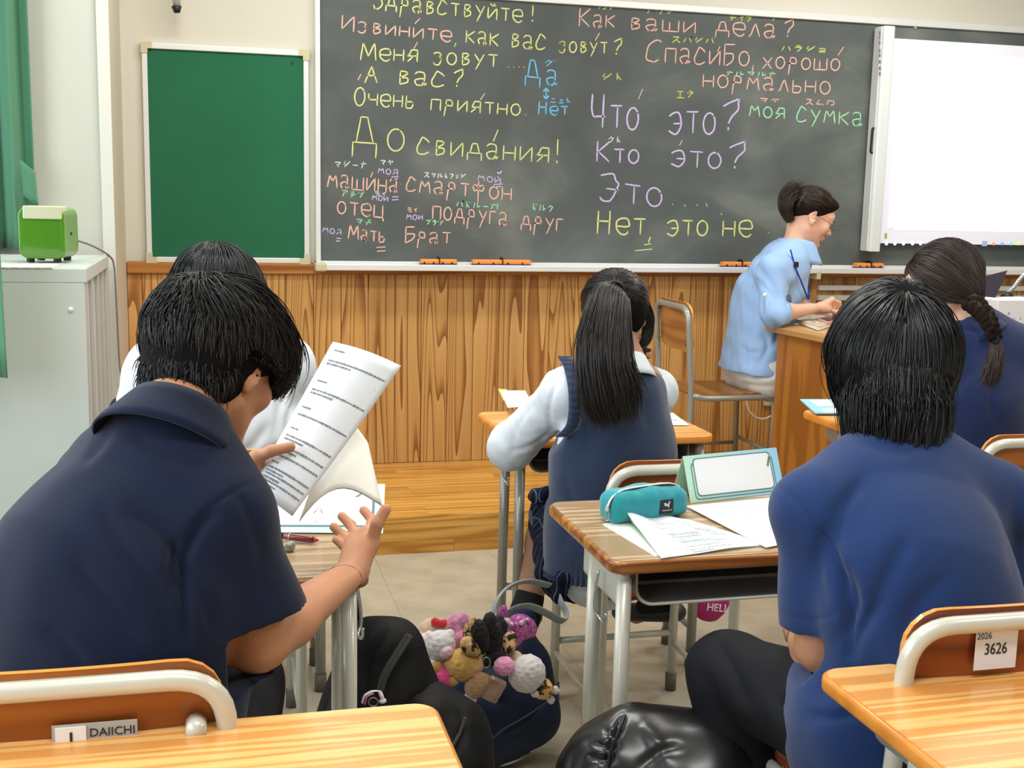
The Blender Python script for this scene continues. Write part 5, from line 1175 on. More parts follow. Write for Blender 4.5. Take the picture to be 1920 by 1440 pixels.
J['spine'] = [((J['hipL']+J['hipR'])/2+np.array((0, 0, .03)), .135), (P(1835, 850, Y=YB), .12), (P(1838, 740, Y=YB), .135), (P(1830, 665, Y=YB+.02), .115)]
bg_, bgl, BR = person_mesh('person', 'seated girl with dark hair in a single braid and navy polo, right edge', J, M_skin_f)
shirt('polo_shirt', bg_, J, M_navyg, off=.017, sleeve=.85, srad=(.062, .072), h=.008, hem=((0, 0, .42), (0, 0, -1)), fl=[([(1870, 700), (1860, 760), (1880, 800)], 8, .007), ([(1780, 760), (1800, 720), (1830, 690)], 8, .004), ([(1795, 622), (1815, 618), (1840, 628)], 4, .004)], noise=(.003, 10, 6))
collar(bg_, J['neck']-unit(J['head']-J['neck'])*.014, J['head']-J['neck'], J['fwd'], .058, .036, M_navyg)
m = Model(); m.cone(J['hipL'], J['hipR'], .10, .10, k=.04)
for s_ in 'LR': m.cone(J['hip'+s_], J['kn'+s_], .10, .085, k=.04)
smesh('skirt', m, .01, M_skirt, bg_)
for s_ in 'LR':
    m = Model(); a = J['an'+s_]; m.cone(np.array((a[0], a[1]-.02, .048)), J['toe'+s_], .042, .036, k=.02, sy=.8, ax=(0, 0, 1)); m.plane((0, 0, .004), (0, 0, -1)); smesh('shoe', m, .007, M_shoe, bg_)
hc = [((0, -.01, .03), (.076, .101, .087), .03), ((0, -.045, -.02), (.064, .055, .060), .04)]
hair_cap('hair_base', bg_, M_capb, bgl, BR, hc, cuts=[((0, .12, -.05), (.07, .07, .09)), ((-.098, .01, -.03), (.032, .045, .048))], hs=.98)
tie3 = BR.T@(P(1828, 566, Y=2.79)-J['head'])/.98
reg = lambda d: (d[:, 2] > -.7) & ~((d[:, 1] > .55) & (d[:, 2] < .2)) & ~((d[:, 0] < -.5) & (d[:, 1] > -.45) & (d[:, 1] < .5) & (d[:, 2] < .12))
hair('hair', bg_, M_hair_br, bgl, BR, ((0, -.01, .028), (.081, .107, .092)), (-.2, .75, .6), n=2600, steps=12, length=.22, grav=.0, region=reg, offr=(0, .007), wid=.001, seed=31, jit=.05, clump=.45, hs=.98,
     comb=lambda p, d, t: (tie3-p)/np.linalg.norm(tie3-p, axis=1)[:, None]*2.0, lenf=lambda d: np.clip(np.linalg.norm(tie3-d*.1, axis=1)/.21, .2, 1))
# braid: three strands woven along a path
bp = np.array(spline([P(1822, 566, Y=2.775), P(1842, 585, Y=2.745), P(1856, 608, Y=2.725), P(1866, 634, Y=2.715)], 12))
n = len(bp); br_mb = []
for q in range(3):
    pts = []; rr = []
    for i in range(n):
        t = i/(n-1); ph = t*pi*5.2+q*2*pi/3; side = unit(np.cross(bp[min(i+1, n-1)]-bp[max(i-1, 0)], (0, 1, 0))); w_ = .017*(1-.35*t)
        pts.append(bp[i]+side*math.sin(ph)*w_+np.array((0, -1, 0))*math.sin(2*ph)*w_*.6); rr.append(.0155*(1-.4*t))
    MB().tube(pts, rr, 12).build('braid_core', M_capb, bg_, True)
    st = spline(pts[::4]+[pts[-1]], 3); strand_tail('braid_strand', bg_, M_hair_br, st, [rr[0]*1.1, rr[n//2]*1.1, rr[-1]*1.1], n=200, seed=40+q, wid=.0009, fray=.001, flat=1, ends=(.98, 1.0), steps=26)
MB().tube([P(1866, 634, Y=2.715)+np.array((.0, 0, .006)), P(1867, 645, Y=2.713)], .0125, 14).build('hair_tie', mat('dark_green_tie', (22, 34, 36), .8), bg_, True)
strand_tail('braid_tail', bg_, M_hair_br, [P(1866, 640, Y=2.715), P(1868, 665, Y=2.70), P(1862, 695, Y=2.69), P(1850, 724, Y=2.685)], [.011, .020, .021, .015], n=420, seed=50, wid=.001, fray=.008, ends=(.8, 1.05))

# ================================================================== student in the white shirt (behind the reading boy)
YW_ = 2.92
J = dict(fwd=unit((.02, .96, -.25)), face=unit((.02, .95, -.35)), arm=.95, hs=.98, dep=.68, neckr=.05)
J['neck'] = P(408, 650, Y=YW_+.03); J['head'] = P(406, 562, Y=YW_+.08)
J['shL'] = P(295, 700, Y=YW_+.03); J['shR'] = P(535, 690, Y=YW_+.03)
J['elL'] = P(248, 810, Y=3.05); J['wrL'] = P(330, 830, Y=3.3); J['elR'] = P(585, 790, Y=3.10); J['wrR'] = P(500, 790, Y=3.3)
J['hipL'] = np.array((-.09, 2.86, .50)); J['hipR'] = np.array((.09, 2.86, .50)); J['knL'] = np.array((-.1, 3.28, .5)); J['knR'] = np.array((.1, 3.28, .5))
for s_ in 'LR': J['an'+s_] = J['kn'+s_]+np.array((0, .0, -.40)); J['toe'+s_] = J['an'+s_]+np.array((0, .13, -.05))
J['spine'] = [(np.array((0, 2.86, .53)), .14), (P(425, 890, Y=YW_), .13), (P(420, 790, Y=YW_), .15), (P(412, 700, Y=YW_+.02), .125)]
ws_, wsl, WR = person_mesh('person', 'seated student with black hair and white shirt, half hidden behind the reading boy', J, M_skin_f)
shirt('white_shirt', ws_, J, M_shirt, off=.02, sleeve=1.6, srad=(.066, .066), h=.008, hem=((0, 0, .42), (0, 0, -1)), fl=[([(555, 700), (530, 750), (520, 810)], 8, .009), ([(560, 740), (540, 790), (545, 830)], 7, .008), ([(500, 800), (470, 840), (430, 850)], 8, .008), ([(520, 690), (555, 720), (580, 760)], 6, .005), ([(540, 830), (500, 850), (460, 880)], 7, .007)], noise=(.005, 12, 7))
collar(ws_, J['neck']-unit(J['head']-J['neck'])*.012, J['head']-J['neck'], J['fwd'], .06, .036, M_shirt)
m = Model(); m.cone(J['hipL'], J['hipR'], .10, .10, k=.04)
for s_ in 'LR': m.cone(J['hip'+s_], J['kn'+s_], .09, .07, k=.04); m.cone(J['kn'+s_], J['an'+s_], .07, .065, k=.03)
smesh('trousers', m, .01, M_trou, ws_)
for s_ in 'LR':
    m = Model(); a = J['an'+s_]; m.cone(np.array((a[0], a[1]-.02, .048)), J['toe'+s_], .042, .036, k=.02, sy=.8, ax=(0, 0, 1)); m.plane((0, 0, .004), (0, 0, -1)); smesh('shoe', m, .007, M_shoe, ws_)
hc = [((0, -.01, .02), (.094, .108, .104), .03), ((0, -.04, -.05), (.086, .062, .08), .04)]
hair_cap('hair_base', ws_, M_cap, wsl, WR, hc, cuts=[((0, .115, -.06), (.07, .08, .10))], hs=1.08)
reg = lambda d: (d[:, 2] > -.5) & ~((d[:, 1] > .5) & (d[:, 2] < .1))
hair('hair', ws_, M_hair_b, wsl, WR, ((0, -.01, .016), (.098, .112, .110)), (.02, -.15, 1), n=2400, steps=12, length=.24, grav=.3, region=reg, offr=(0, .008), wid=.001, seed=61, jit=.06, clump=.3, hs=1.12, lenf=lambda d: .35+.65*np.clip(d[:, 2]*.8+.4, 0, 1))
# ================================================================== things on and around the desks
M_paper = mat('paper', (238, 242, 246), .7); M_paper2 = mat('paper_warm', (240, 238, 230), .7); M_gray_ink = mat('grey_print_ink', (120, 126, 136), .7)
M_mint = mat('mint_card', (186, 226, 206), .6); M_sky = mat('sky_blue_card', (150, 202, 228), .6); M_line = mat('slate_outline', (92, 118, 134), .6); M_redc = mat('red_marker', (206, 50, 44), .6)
M_penc = mat('pencil_green', (92, 130, 100), .6); M_penk = mat('pencil_pink', (214, 130, 140), .6)
def quad_pt(c, u, v):   # corners tl,tr,br,bl ; u right, v down
    tl, tr, br, bl = c; return (tl*(1-u)+tr*u)*(1-v)+(bl*(1-u)+br*u)*v
def paper_lines(parent, fn, nrm, rows, mt, name='printed_text', th=.0009, seed=0, wob=True):
    """rows: (v, u0, u1, weight) -> broken strips of print lying on the sheet"""
    r = np.random.default_rng(seed); mb = MB()
    for v, u0, u1, wt in rows:
        u = u0
        while u < u1:
            du = min(r.uniform(.012, .04) if wob else u1-u0, u1-u); hv = wt*(r.uniform(.6, 1.1) if wob else 1)
            a, b, c, d = fn(u, v-hv), fn(u+du, v-hv), fn(u+du, v+hv), fn(u, v+hv); mb.add([q+nrm(u, v)*th for q in (a, b, c, d)], [(0, 1, 2, 3)]); u += du+(r.uniform(.004, .012) if wob else 1)
    return tag(mb.build(name, mt, parent), kind='stuff')
# ---- printed handout held by the reading boy
tl, tr, br, bl = P(624, 641, Y=2.14), P(752, 686, Y=2.10), P(548, 968, Y=1.98), P(471, 917, Y=2.03)
def shf(u, v, bend=.0):
    q = quad_pt((tl, tr, br, bl), u, v); nn = unit(np.cross(tr-tl, bl-tl)); s_ = 1 if nn@(CP-q) > 0 else -1
    return q+nn*s_*(.014*math.sin(pi*u)-.010*math.sin(pi*v)*u)
def shn(u, v):
    nn = unit(np.cross(tr-tl, bl-tl)); return nn*(1 if nn@(CP-tl) > 0 else -1)
hs_ = empty('handout', tuple(bl), 0, 'white stapled printed handout held up in the reading boy\'s hand', 'paper'); ho = np.array(bl)
g = [[shf(u, v)-ho for u in np.linspace(0, 1, 14)] for v in np.linspace(0, 1, 20)]
o = MB().sheet(g).build('front_page', M_paper, hs_, True); solidify(o, .0006)
rows = []
for v0, n_ in ((.05, 0), (.12, 2), (.26, 0), (.32, 2), (.44, 0), (.49, 1), (.58, 0), (.63, 2), (.70, 2), (.755, 1), (.80, 0), (.835, 2), (.875, 2), (.915, 2)):
    if n_ == 0: rows.append((v0, .08, .24, .006))
    else:
        for k in range(n_): rows.append((v0+k*.022, .08, (.94 if k == 0 else .45), .0065))
paper_lines(hs_, lambda u, v: shf(u, v)-ho, shn, rows, M_gray_ink)
paper_lines(hs_, lambda u, v: shf(u, v)-ho, shn, [(q, .08, .9, .0012) for q in (.185, .375, .53, .66, .79, .955)], mat('rule_line', (150, 156, 166), .7), 'ruled_line', wob=False)
# back pages curling away below
def bk(u, v, d):
    a, b_ = P(690, 830, Y=2.10+d), P(716, 945+d*200, Y=2.02+d*.4); c, e = P(640, 760, Y=2.13+d), P(560, 980, Y=2.03+d)
    top = (c*(1-u)+a*u); bot = (e*(1-u)+b_*u)+np.array((0, 0, .055*math.sin(pi*u)*(1-.3*u)))
    return top*(1-v)+bot*v
for k in range(3):
    g = [[bk(u, v, .006+.007*k)-ho for u in np.linspace(0, 1, 12)] for v in np.linspace(0, 1, 12)]
    o = MB().sheet(g).build('back_page', M_paper2, hs_, True); solidify(o, .0006)

# ---- name card (folded A4 tent) builder : w wide, front leaning, at desk height
def name_card(label, c, rz, w=.27, hgt=.10, dp=.10, redink=False, flat=False):
    g = empty('name_card', (c[0], c[1], c[2]), rz, label, 'name card', 'folded name cards on the desks')
    lean = dp/2; S0, S1 = (0, 0, .0), (0, lean, hgt)
    def face(u, v, off=0.):
        n_ = unit((0, -hgt, lean)); return np.array((-w/2+w*u, lean*v, hgt*v))+n_*off
    M4 = [mat('card_gradient', (176, 222, 206), .6)]
    # colour runs from mint to sky blue along the card: printed paper
    mt = bpy.data.materials.new('card_print'); mt.use_nodes = True; nt = mt.node_tree; tcx = nt.nodes.new('ShaderNodeTexCoord'); sx_ = nt.nodes.new('ShaderNodeSeparateXYZ'); mr = nt.nodes.new('ShaderNodeMapRange'); cr = nt.nodes.new('ShaderNodeValToRGB')
    nt.links.new(tcx.outputs['Object'], sx_.inputs[0]); nt.links.new(sx_.outputs[0], mr.inputs[0]); mr.inputs[1].default_value = -w/2; mr.inputs[2].default_value = w/2; nt.links.new(mr.outputs[0], cr.inputs[0])
    cr.color_ramp.elements[0].color = (*lin((190, 232, 210)), 1); cr.color_ramp.elements[1].color = (*lin((150, 208, 236)), 1); nt.links.new(cr.outputs[0], nt.nodes['Principled BSDF'].inputs['Base Color']); nt.nodes['Principled BSDF'].inputs['Roughness'].default_value = .6
    cx = MB().sheet([[face(u, v) for u in (0, .5, 1)] for v in (0, 1)]); cx.sheet([[np.array((-w/2+w*u, lean+lean*(1-v), hgt*v)) for u in (0, .5, 1)] for v in (0, 1)])
    o = cx.build('card', mt, g); solidify(o, .0006)
    def outline(u0, v0, u1, v1, r, t, off, mtx, nm, fill=None):
        asp = w/math.hypot(hgt, lean); P2 = [(x/asp, y) for x, y in rrect(u0*asp, v0, u1*asp, v1, r, 5)]
        n = len(P2); cu, cv = (u0+u1)/2, (v0+v1)/2; ins = [(cu+(x-cu)*(1-t/(u1-u0)/asp*2), cv+(y-cv)*(1-t/(v1-v0)*2)) for x, y in P2]
        V = [face(x, y, off) for x, y in P2]+[face(x, y, off) for x, y in ins]
        MB().add(V, [(i, (i+1) % n, n+(i+1) % n, n+i) for i in range(n)]).build(nm, mtx, g)
        if fill: MB().add([face(x, y, off-.0002) for x, y in ins], [tuple(range(n))]).build('writing_panel', fill, g)
    outline(.06, .05, .93, .84, .09, .02, .0009, M_line, 'printed_outline')
    outline(.085, .12, .905, .93, .09, .02, .0016, M_line, 'printed_outline', M_paper)
    for (u, v, du, dv, mx) in ((.855, .62, .03, .2, M_penc), (.885, .82, .012, .04, M_penk)):
        q = [face(u, v, .002), face(u+.018, v-.02, .002), face(u+.018+du, v-.02+dv, .002), face(u+du, v+dv, .002)]; MB().add(q, [(0, 1, 2, 3)]).build('printed_pencil', mx, g)
    if redink:
        mb = MB()
        for pts in redink:
            q = [face(u, v, .0022) for u, v in pts]; mb.tube(q, .0012, 5)
        mb.build('red_writing', M_redc, g)
    return g
c = (P(1290, 945, z=.711)+P(1475, 922, z=.711))/2
v_ = P(1470, 925, z=.711)-P(1290, 946, z=.711)
name_card('folded name card with mint and sky-blue print standing behind the teal pencil case', c, math.atan2(v_[1], v_[0]), w=.262, hgt=.098, dp=.075)
# the reading boy's card lies flattened on his desk
fc = empty('name_card', tuple(P(600, 955, z=.711)), 0, 'flat mint-bordered name card with red pen strokes on the reading boy\'s desk', 'name card'); fo = P(600, 955, z=.711)
cs = [P(470, 912, z=.7125), P(722, 908, z=.7125), P(718, 1000, z=.7125), P(462, 998, z=.7125)]
cq = lambda u, v, o_=0: quad_pt(cs, u, v)-fo+np.array((0, 0, .0008+o_))
MB().add([cq(0, 0), cq(1, 0), cq(1, 1), cq(0, 1)]+[cq(0, 0, -.0012), cq(1, 0, -.0012), cq(1, 1, -.0012), cq(0, 1, -.0012)], [(3, 2, 1, 0), (4, 5, 6, 7), (0, 1, 5, 4), (1, 2, 6, 5), (2, 3, 7, 6), (3, 0, 4, 7)]).build('card', M_mint, fc)
MB().add([cq(.0, .04, .0006), cq(.93, .04, .0006), cq(.93, .90, .0006), cq(.0, .90, .0006)], [(3, 2, 1, 0)]).build('printed_outline', M_line, fc)
MB().add([cq(.0, .06, .001), cq(.91, .06, .001), cq(.91, .87, .001), cq(.0, .87, .001)], [(3, 2, 1, 0)]).build('writing_panel', M_paper2, fc)
MB().add([cq(.0, .48, .0013), cq(.91, .46, .0013), cq(.91, .48, .0013), cq(.0, .50, .0013)], [(3, 2, 1, 0)]).build('crease', mat('crease_shade', (214, 222, 214), .7), fc)
MB().tube([P(668, 932, z=.7145)-fo, P(688, 918, z=.7145)-fo], .004, 6, r2=.0008).build('printed_pencil', M_penc, fc)
mb = MB()
for pts in ([(498, 938), (490, 950), (483, 958)], [(496, 945), (502, 956), (508, 960)], [(522, 958), (518, 966)], [(588, 962), (600, 950), (604, 962)], [(590, 977), (597, 979)], [(480, 932), (500, 930)]):
    mb.tube([P(x, y, z=.7145)-fo for x, y in pts], .0013, 5, r2=.0006)
mb.build('red_writing', M_redc, fc)

# ---- pen and chalky eraser crumb on his desk
pn = empty('ballpoint_pen', tuple(P(540, 1008, z=.719)), 0, 'dark red multi-colour ballpoint pen beside the flat name card', 'pen'); po_ = P(540, 1008, z=.719)
a, b_ = P(470, 997, z=.719)-po_, P(598, 1013, z=.719)-po_; M_red = mat('wine_plastic', (120, 22, 34), .25, coat=.5)
MB().tube([lerp(a, b_, .0), lerp(a, b_, .5)], .006, 14).build('upper_barrel', mat('black_plastic', (26, 24, 28), .3), pn, True)
MB().tube([lerp(a, b_, .5), lerp(a, b_, .58), lerp(a, b_, .9), lerp(a, b_, .94)], [.0062, .0066, .0068, .005], 14).build('grip', M_red, pn, True)
MB().tube([lerp(a, b_, .575), lerp(a, b_, .59)], .0071, 14).build('ring', M_wire, pn, True)
MB().tube([lerp(a, b_, .94), lerp(a, b_, 1.0)], [.0048, .001], 12).build('tip', mat('red_tip', (200, 30, 40), .3), pn, True)
MB().tube([lerp(a, b_, .1)+np.array((0, -.006, .002)), lerp(a, b_, .42)+np.array((0, -.0065, .002))], .0016, 6).build('clip', M_wire, pn)
m = Model(); q = P(541, 1027, z=.718); m.box(q, (.008, .006, .007), frame((.3, 1, .1)), rd=.003); m.box(q+.003, (.005, .006, .005), frame((1, .3, .3)), rd=.002)
o = smesh('eraser_crumb', m, .0015, mat('grubby_eraser', (176, 184, 170), .7, var=(200, (120, 130, 120))), None, noise=(.001, 200, 1)); tag(o, 'small grubby white eraser stub in front of the red pen', 'eraser')

# ---- teal pencil case on D1
pc = empty('pencil_case', tuple(P(1207, 975, z=.71)), 0, 'teal fabric pencil case with white zip and black badge', 'pencil case'); pco = P(1207, 975, z=.71)
a = P(1140, 985, z=.71)-pco; b_ = P(1282, 968, z=.71)-pco; a[2] = b_[2] = 0; ax = unit(b_-a); L_ = .19; dv = np.array((-ax[1], ax[0], 0)); c0 = np.array((.004, .012, 0))
M_teal = mat('teal_canvas', (22, 138, 150), .85, sheen=.3, bump=(300, .6), var=(30, (30, 152, 160)))
R_ = np.stack([ax, dv, np.array((0, 0, 1.))], 1)
m = Model(); m.box(pco+c0+np.array((0, 0, .032)), (L_/2, .034, .032), R_, rd=.022); m.ell(pco+c0+np.array((0, 0, .045)), (L_/2*.95, .03, .026), R_, k=.02)
o = smesh('case_body', m, .003, M_teal, None, noise=(.0022, 45, 2)); o.parent = pc; o.data.transform(Matrix.Translation(-Vector(pco)))
def on(u, v, z): return c0+ax*u+dv*v+np.array((0, 0, z))
zp = spline([on(-L_/2-.002, -.012, .028), on(-L_/2+.004, -.014, .052), on(-L_/2+.03, -.012, .0685), on(0, -.009, .0725), on(L_/2-.04, -.006, .0715), on(L_/2-.012, -.004, .062)], 6)
MB().tube(zp, .0042, 8, r2=.0022).build('zip', mat('white_zip', (226, 224, 212), .6), pc, True)
MB().tube([q+dv*.005-np.array((0, 0, .0008)) for q in zp], .0012, 6).tube([q-dv*.005-np.array((0, 0, .0008)) for q in zp], .0012, 6).build('zip_piping', mat('navy_piping', (30, 34, 60), .7), pc, True)
zq = on(-L_/2-.004, -.014, .036); MB().tube(fillet([zq+np.array((0, 0, .006)), zq+np.array((-.004, -.004, -.002)), zq+np.array((-.006, -.004, -.024)), zq+np.array((.001, -.006, -.026)), zq+np.array((.003, -.005, -.004)), zq+np.array((0, 0, .006))], .004), .0014, 8).build('zip_pull', M_wire, pc, True)
MB().bev((-.017, -.0015, -.0155), (.017, .0015, .0155), .001, Matrix.Translation(Vector(on(.032, -.0355, .031))) @ Matrix(((ax[0], dv[0], 0, 0), (ax[1], dv[1], 0, 0), (0, 0, 1, 0), (0, 0, 0, 1)))).build('badge', mat('black_badge', (22, 24, 30), .6), pc)
cat_ = [(-8, 4), (-6.8, 5.2), (-5, 4.6), (-3.4, 3.2), (-1, 2.2), (1.6, 2.0), (3.6, 3.4), (4.6, 5.6), (6, 6.6), (5.6, 4.6), (4.6, 2.2), (3.2, .2), (2.8, -2.0), (3.4, -4.2), (4.4, -5.2), (3.0, -5.2), (1.6, -3.4), (.8, -1.4), (-.6, -.6), (-2.6, -.8), (-4.2, -2.2), (-5.4, -2.2), (-4.2, -.4), (-3.2, 1.0), (-4.6, 2.2), (-6.6, 2.6)]
bmx = bmesh.new(); vs = [bmx.verts.new(tuple(on(.033+x*.0011, -.0375, .0345+y*.0011))) for x, y in cat_]; bmx.faces.new(vs); bmesh.ops.triangulate(bmx, faces=bmx.faces[:]); me = bpy.data.meshes.new('badge_emblem'); bmx.to_mesh(me); bmx.free(); me.materials.append(mat('silver_print', (216, 214, 200), .5)); o = bpy.data.objects.new('badge_emblem', me); COL.objects.link(o); o.parent = pc
MB().add([on(.033-.012, -.0375, .0225), on(.033+.012, -.0375, .0225), on(.033+.012, -.0375, .0248), on(.033-.012, -.0375, .0248)], [(0, 1, 2, 3)]).build('badge_print', mat('silver_print_small', (150, 150, 144), .5), pc)

# ---- open workbook and loose sheet on D1
wb = empty('workbook', tuple(P(1290, 1010, z=.711)), 0, 'open stapled workbook with a curled left page and blue headings', 'workbook'); wo_ = P(1290, 1010, z=.711)
A0, A1, A2, A3 = P(1168, 965, z=.713), P(1290, 975, z=.7125), P(1443, 1022, z=.7115), P(1240, 1048, z=.7115)
def wf_(u, v):
    q = quad_pt((A0, A1, A2, A3), u, v); curl = .030*math.exp(-((u+.0)/.22)**2)*(1-v)**1.1+.006*math.exp(-((u-.62)/.2)**2)*(1-v*.5)
    return q-wo_+np.array((-.012*math.exp(-(u/.15)**2)*(1-v), 0, curl+.0012))
o = MB().sheet([[wf_(u, v) for u in np.linspace(0, 1, 22)] for v in np.linspace(0, 1, 12)]).build('page', M_paper, wb, True); solidify(o, .0008)
B0, B1, B2, B3 = P(1130, 984, z=.7105), P(1240, 968, z=.7105), P(1440, 1024, z=.7105), P(1228, 1043, z=.7105)
for k in range(3):
    dz = .0004*k; q = [x-wo_+np.array((.002*k, .003*k, dz)) for x in (B0, B1, B2, B3)]
    o = MB().add(q, [(3, 2, 1, 0)]).build('under_page', mat('pale_green_page', (222, 232, 216), .7), wb); solidify(o, .0006)
def curl_edge(v): return wf_(0, v)
o = MB().sheet([[wf_(0, v)+np.array((.004*k-.002*(k == 3), .001*k, -.008*k*(1-v)-.0)) for k in range(4)] for v in np.linspace(0, .75, 8)]).build('curled_page', mat('page_underside', (206, 218, 200), .7), wb, True); solidify(o, .0005)
nz = lambda u, v: np.array((0, 0, 1.))
rows = [(.13+.07*k, .2, .2+.12*((k % 3)+1), .008) for k in range(5)]+[(.55, .28, .62, .03), (.62, .28, .60, .02)]+[(.22, .62, .8, .01), (.30, .62, .84, .01), (.45, .66, .86, .02), (.60, .72, .9, .014), (.78, .5, .74, .01), (.85, .3, .66, .012), (.92, .3, .7, .01), (.7, .3, .5, .008)]
paper_lines(wb, wf_, nz, rows, mat('pale_print', (168, 172, 176), .7), seed=3)
paper_lines(wb, wf_, nz, [(.06, .2, .5, .006), (.74, .3, .62, .006), (.16, .6, .78, .005), (.37, .64, .82, .006), (.53, .7, .86, .006), (.97, .3, .5, .004)], mat('teal_print', (110, 178, 196), .7), 'printed_rule', wob=False)
ls = empty('worksheet', tuple(P(1400, 985, z=.712)), 0, 'loose white worksheet with faint pencil writing, right of the workbook', 'paper'); lo_ = P(1400, 985, z=.712)
cs2 = [P(1286, 950, z=.7135), P(1470, 932, z=.7125), P(1560, 1005, z=.7125), P(1436, 1028, z=.7135)]
lf = lambda u, v: quad_pt(cs2, u, v)-lo_+np.array((0, 0, .0015+.003*math.sin(pi*u)*math.sin(pi*v)))
o = MB().sheet([[lf(u, v) for u in np.linspace(0, 1, 8)] for v in np.linspace(0, 1, 8)]).build('sheet', M_paper, ls, True); solidify(o, .0008)
paper_lines(ls, lf, nz, [(.14, .15, .6, .01), (.22, .15, .75, .012), (.32, .2, .7, .012), (.42, .3, .8, .01)], mat('pencil_grey', (200, 202, 208), .7), seed=5)

# ---- papers on the far desks
def flat_sheet(label, cs, z, mt, lines=None, seed=0, cat='paper', th=.001, name='worksheet'):
    c = sum(P(x, y, z=z) for x, y in cs)/4; g = empty(name, tuple(c), 0, label, cat); q = [P(x, y, z=z)-c+np.array((0, 0, .0012)) for x, y in cs]
    o = MB().add(q, [(3, 2, 1, 0)]).build('sheet', mt, g); solidify(o, th)
    if lines: paper_lines(g, lambda u, v: quad_pt(q, u, v), nz, lines, M_gray_ink, seed=seed)
    return g
flat_sheet('white worksheet at the right edge of the ponytail girl\'s desk', [(1225, 775), (1262, 775), (1292, 798), (1240, 798)], .712, M_paper, [(.3, .3, .8, .03), (.6, .3, .8, .03)], 1)
flat_sheet('white paper with a yellow corner beside the ponytail girl\'s left elbow', [(938, 733), (985, 733), (1000, 762), (952, 765)], .735, M_paper2, None)
flat_sheet('yellow paper corner under the white sheet on the ponytail girl\'s desk', [(934, 730), (950, 731), (960, 748), (944, 752)], .728, mat('yellow_paper', (240, 232, 120), .7), None)
g = flat_sheet('sky-blue folded name card lying on the desk behind the black-haired boy', [(1500, 750), (1600, 750), (1600, 776), (1529, 776)], .716, M_sky, None, cat='name card', name='name_card', th=.004)
q = [P(x, y, z=.7165)-np.array(g.location) for x, y in ((1517, 752), (1600, 752), (1600, 762), (1535, 763))]; MB().add([x+np.array((0, 0, .003)) for x in q], [(3, 2, 1, 0)]).build('writing_panel', M_paper, g)
q = [P(x, y, z=.7165)-np.array(g.location) for x, y in ((1540, 768), (1600, 767), (1600, 775), (1546, 775))]; MB().add([x+np.array((0, 0, .003)) for x in q], [(3, 2, 1, 0)]).build('writing_panel', M_paper, g)

# ---- teacher's desk: notebook, pink phone, laptop, gooseneck stand, white box
Mt = Matrix.Translation(td.location) @ Matrix.Rotation(td.rotation_euler.z, 4, 'Z')
nb_ = empty('notebook', tuple(P(1520, 602, z=.874)), 0, 'thick white notebook with coloured cover under the teacher\'s hands', 'notebook'); no = P(1520, 602, z=.874)
cs3 = [P(1484, 602, z=.873), P(1528, 594, z=.873), P(1575, 606, z=.873), P(1535, 620, z=.873)]
def slab(cs_, o_, z0, z1): V = [x-o_+np.array((0, 0, z0)) for x in cs_]+[x-o_+np.array((0, 0, z1)) for x in cs_]; return MB().add(V, [(0, 1, 2, 3), (7, 6, 5, 4), (0, 4, 5, 1), (1, 5, 6, 2), (2, 6, 7, 3), (3, 7, 4, 0)])
slab(cs3, no, 0, .013).build('page_block', M_paper2, nb_); slab(cs3, no, .013, .0155).build('cover', mat('pastel_cover', (216, 216, 190), .6, var=(60, (150, 110, 90))), nb_)
ph = empty('smartphone', tuple(P(1548, 600, z=.892)), 0, 'pink-framed smartphone lying on the notebook in front of the teacher', 'phone'); cs4 = [P(1532, 600, z=.89), P(1560, 594, z=.89), P(1580, 600, z=.89), P(1552, 607, z=.89)]; pho = P(1548, 600, z=.892)
slab(cs4, pho, -.001, .007).build('case', mat('pink_case', (224, 170, 170), .4), ph); slab([lerp(x, sum(cs4)/4, .12) for x in cs4], pho, .007, .0078).build('screen', mat('dark_glass', (60, 40, 42), .1), ph)
lp = empty('laptop', tuple(P(1850, 590, z=.872)), 0, 'open dark laptop on the teacher\'s desk, seen behind the braided hair', 'laptop'); lpo = P(1850, 590, z=.872)
YL = 4.35
lq = [P(1838, 520, Y=YL+.1), P(1889, 507, Y=YL), P(1852, 592, Y=YL-.05), P(1800, 605, Y=YL+.05)]
V = [x-lpo for x in lq]+[x-lpo+np.array((.006, .012, 0)) for x in lq]
MB().add(V, [(0, 3, 2, 1), (4, 5, 6, 7), (0, 1, 5, 4), (1, 2, 6, 5), (2, 3, 7, 6), (3, 0, 4, 7)]).build('lid', mat('black_glossy_lid', (44, 42, 50), .25), lp)
kq = [lq[3], lq[2], lq[2]+np.array((.1, .26, 0)), lq[3]+np.array((-.1, .3, 0))]; kz = lq[2][2]
for x in kq: x[2] = max(.874, kz-.01)
slab(kq, lpo, 0, .012).build('base', mat('laptop_base', (60, 60, 66), .4), lp)
bxw = empty('paper_box', (0, 0, 0), 0, 'white card box with faint printed symbols on the teacher\'s desk, right edge', 'box')
YX = 4.22; q0 = P(1872, 562, Y=YX); q1 = P(1960, 564, Y=YX); q2 = P(1870, 613, Y=YX); wx = q1[0]-q0[0]; hz = q0[2]-q2[2]
bxw.location = (q0[0], YX, .871); MB().bev((0, 0, 0), (wx, .16, max(q0[2]-.871, .05)), .004).build('carton', mat('white_card', (232, 230, 232), .6), bxw)
mb = MB(); hh = max(q0[2]-.871, .05)
for i in range(2):
    for j in range(5): mb.tube([(.022+j*.03, -.0005, hh*(.2+.2*i)), (.022+j*.03, -.0015, hh*(.2+.2*i))], .005, 8)
mb.build('printed_symbols', mat('faint_print', (186, 188, 200), .7), bxw)
MB().tube([(.055, -.0005, hh*.56), (.055, -.0015, hh*.56)], .006, 10).build('blue_dot', mat('blue_print', (130, 170, 226), .7), bxw)
gs = empty('gooseneck_stand', (0, 0, 0), 0, 'silver gooseneck arm with black clamp rising behind the white box', 'stand'); g0 = P(1888, 556, Y=4.42)
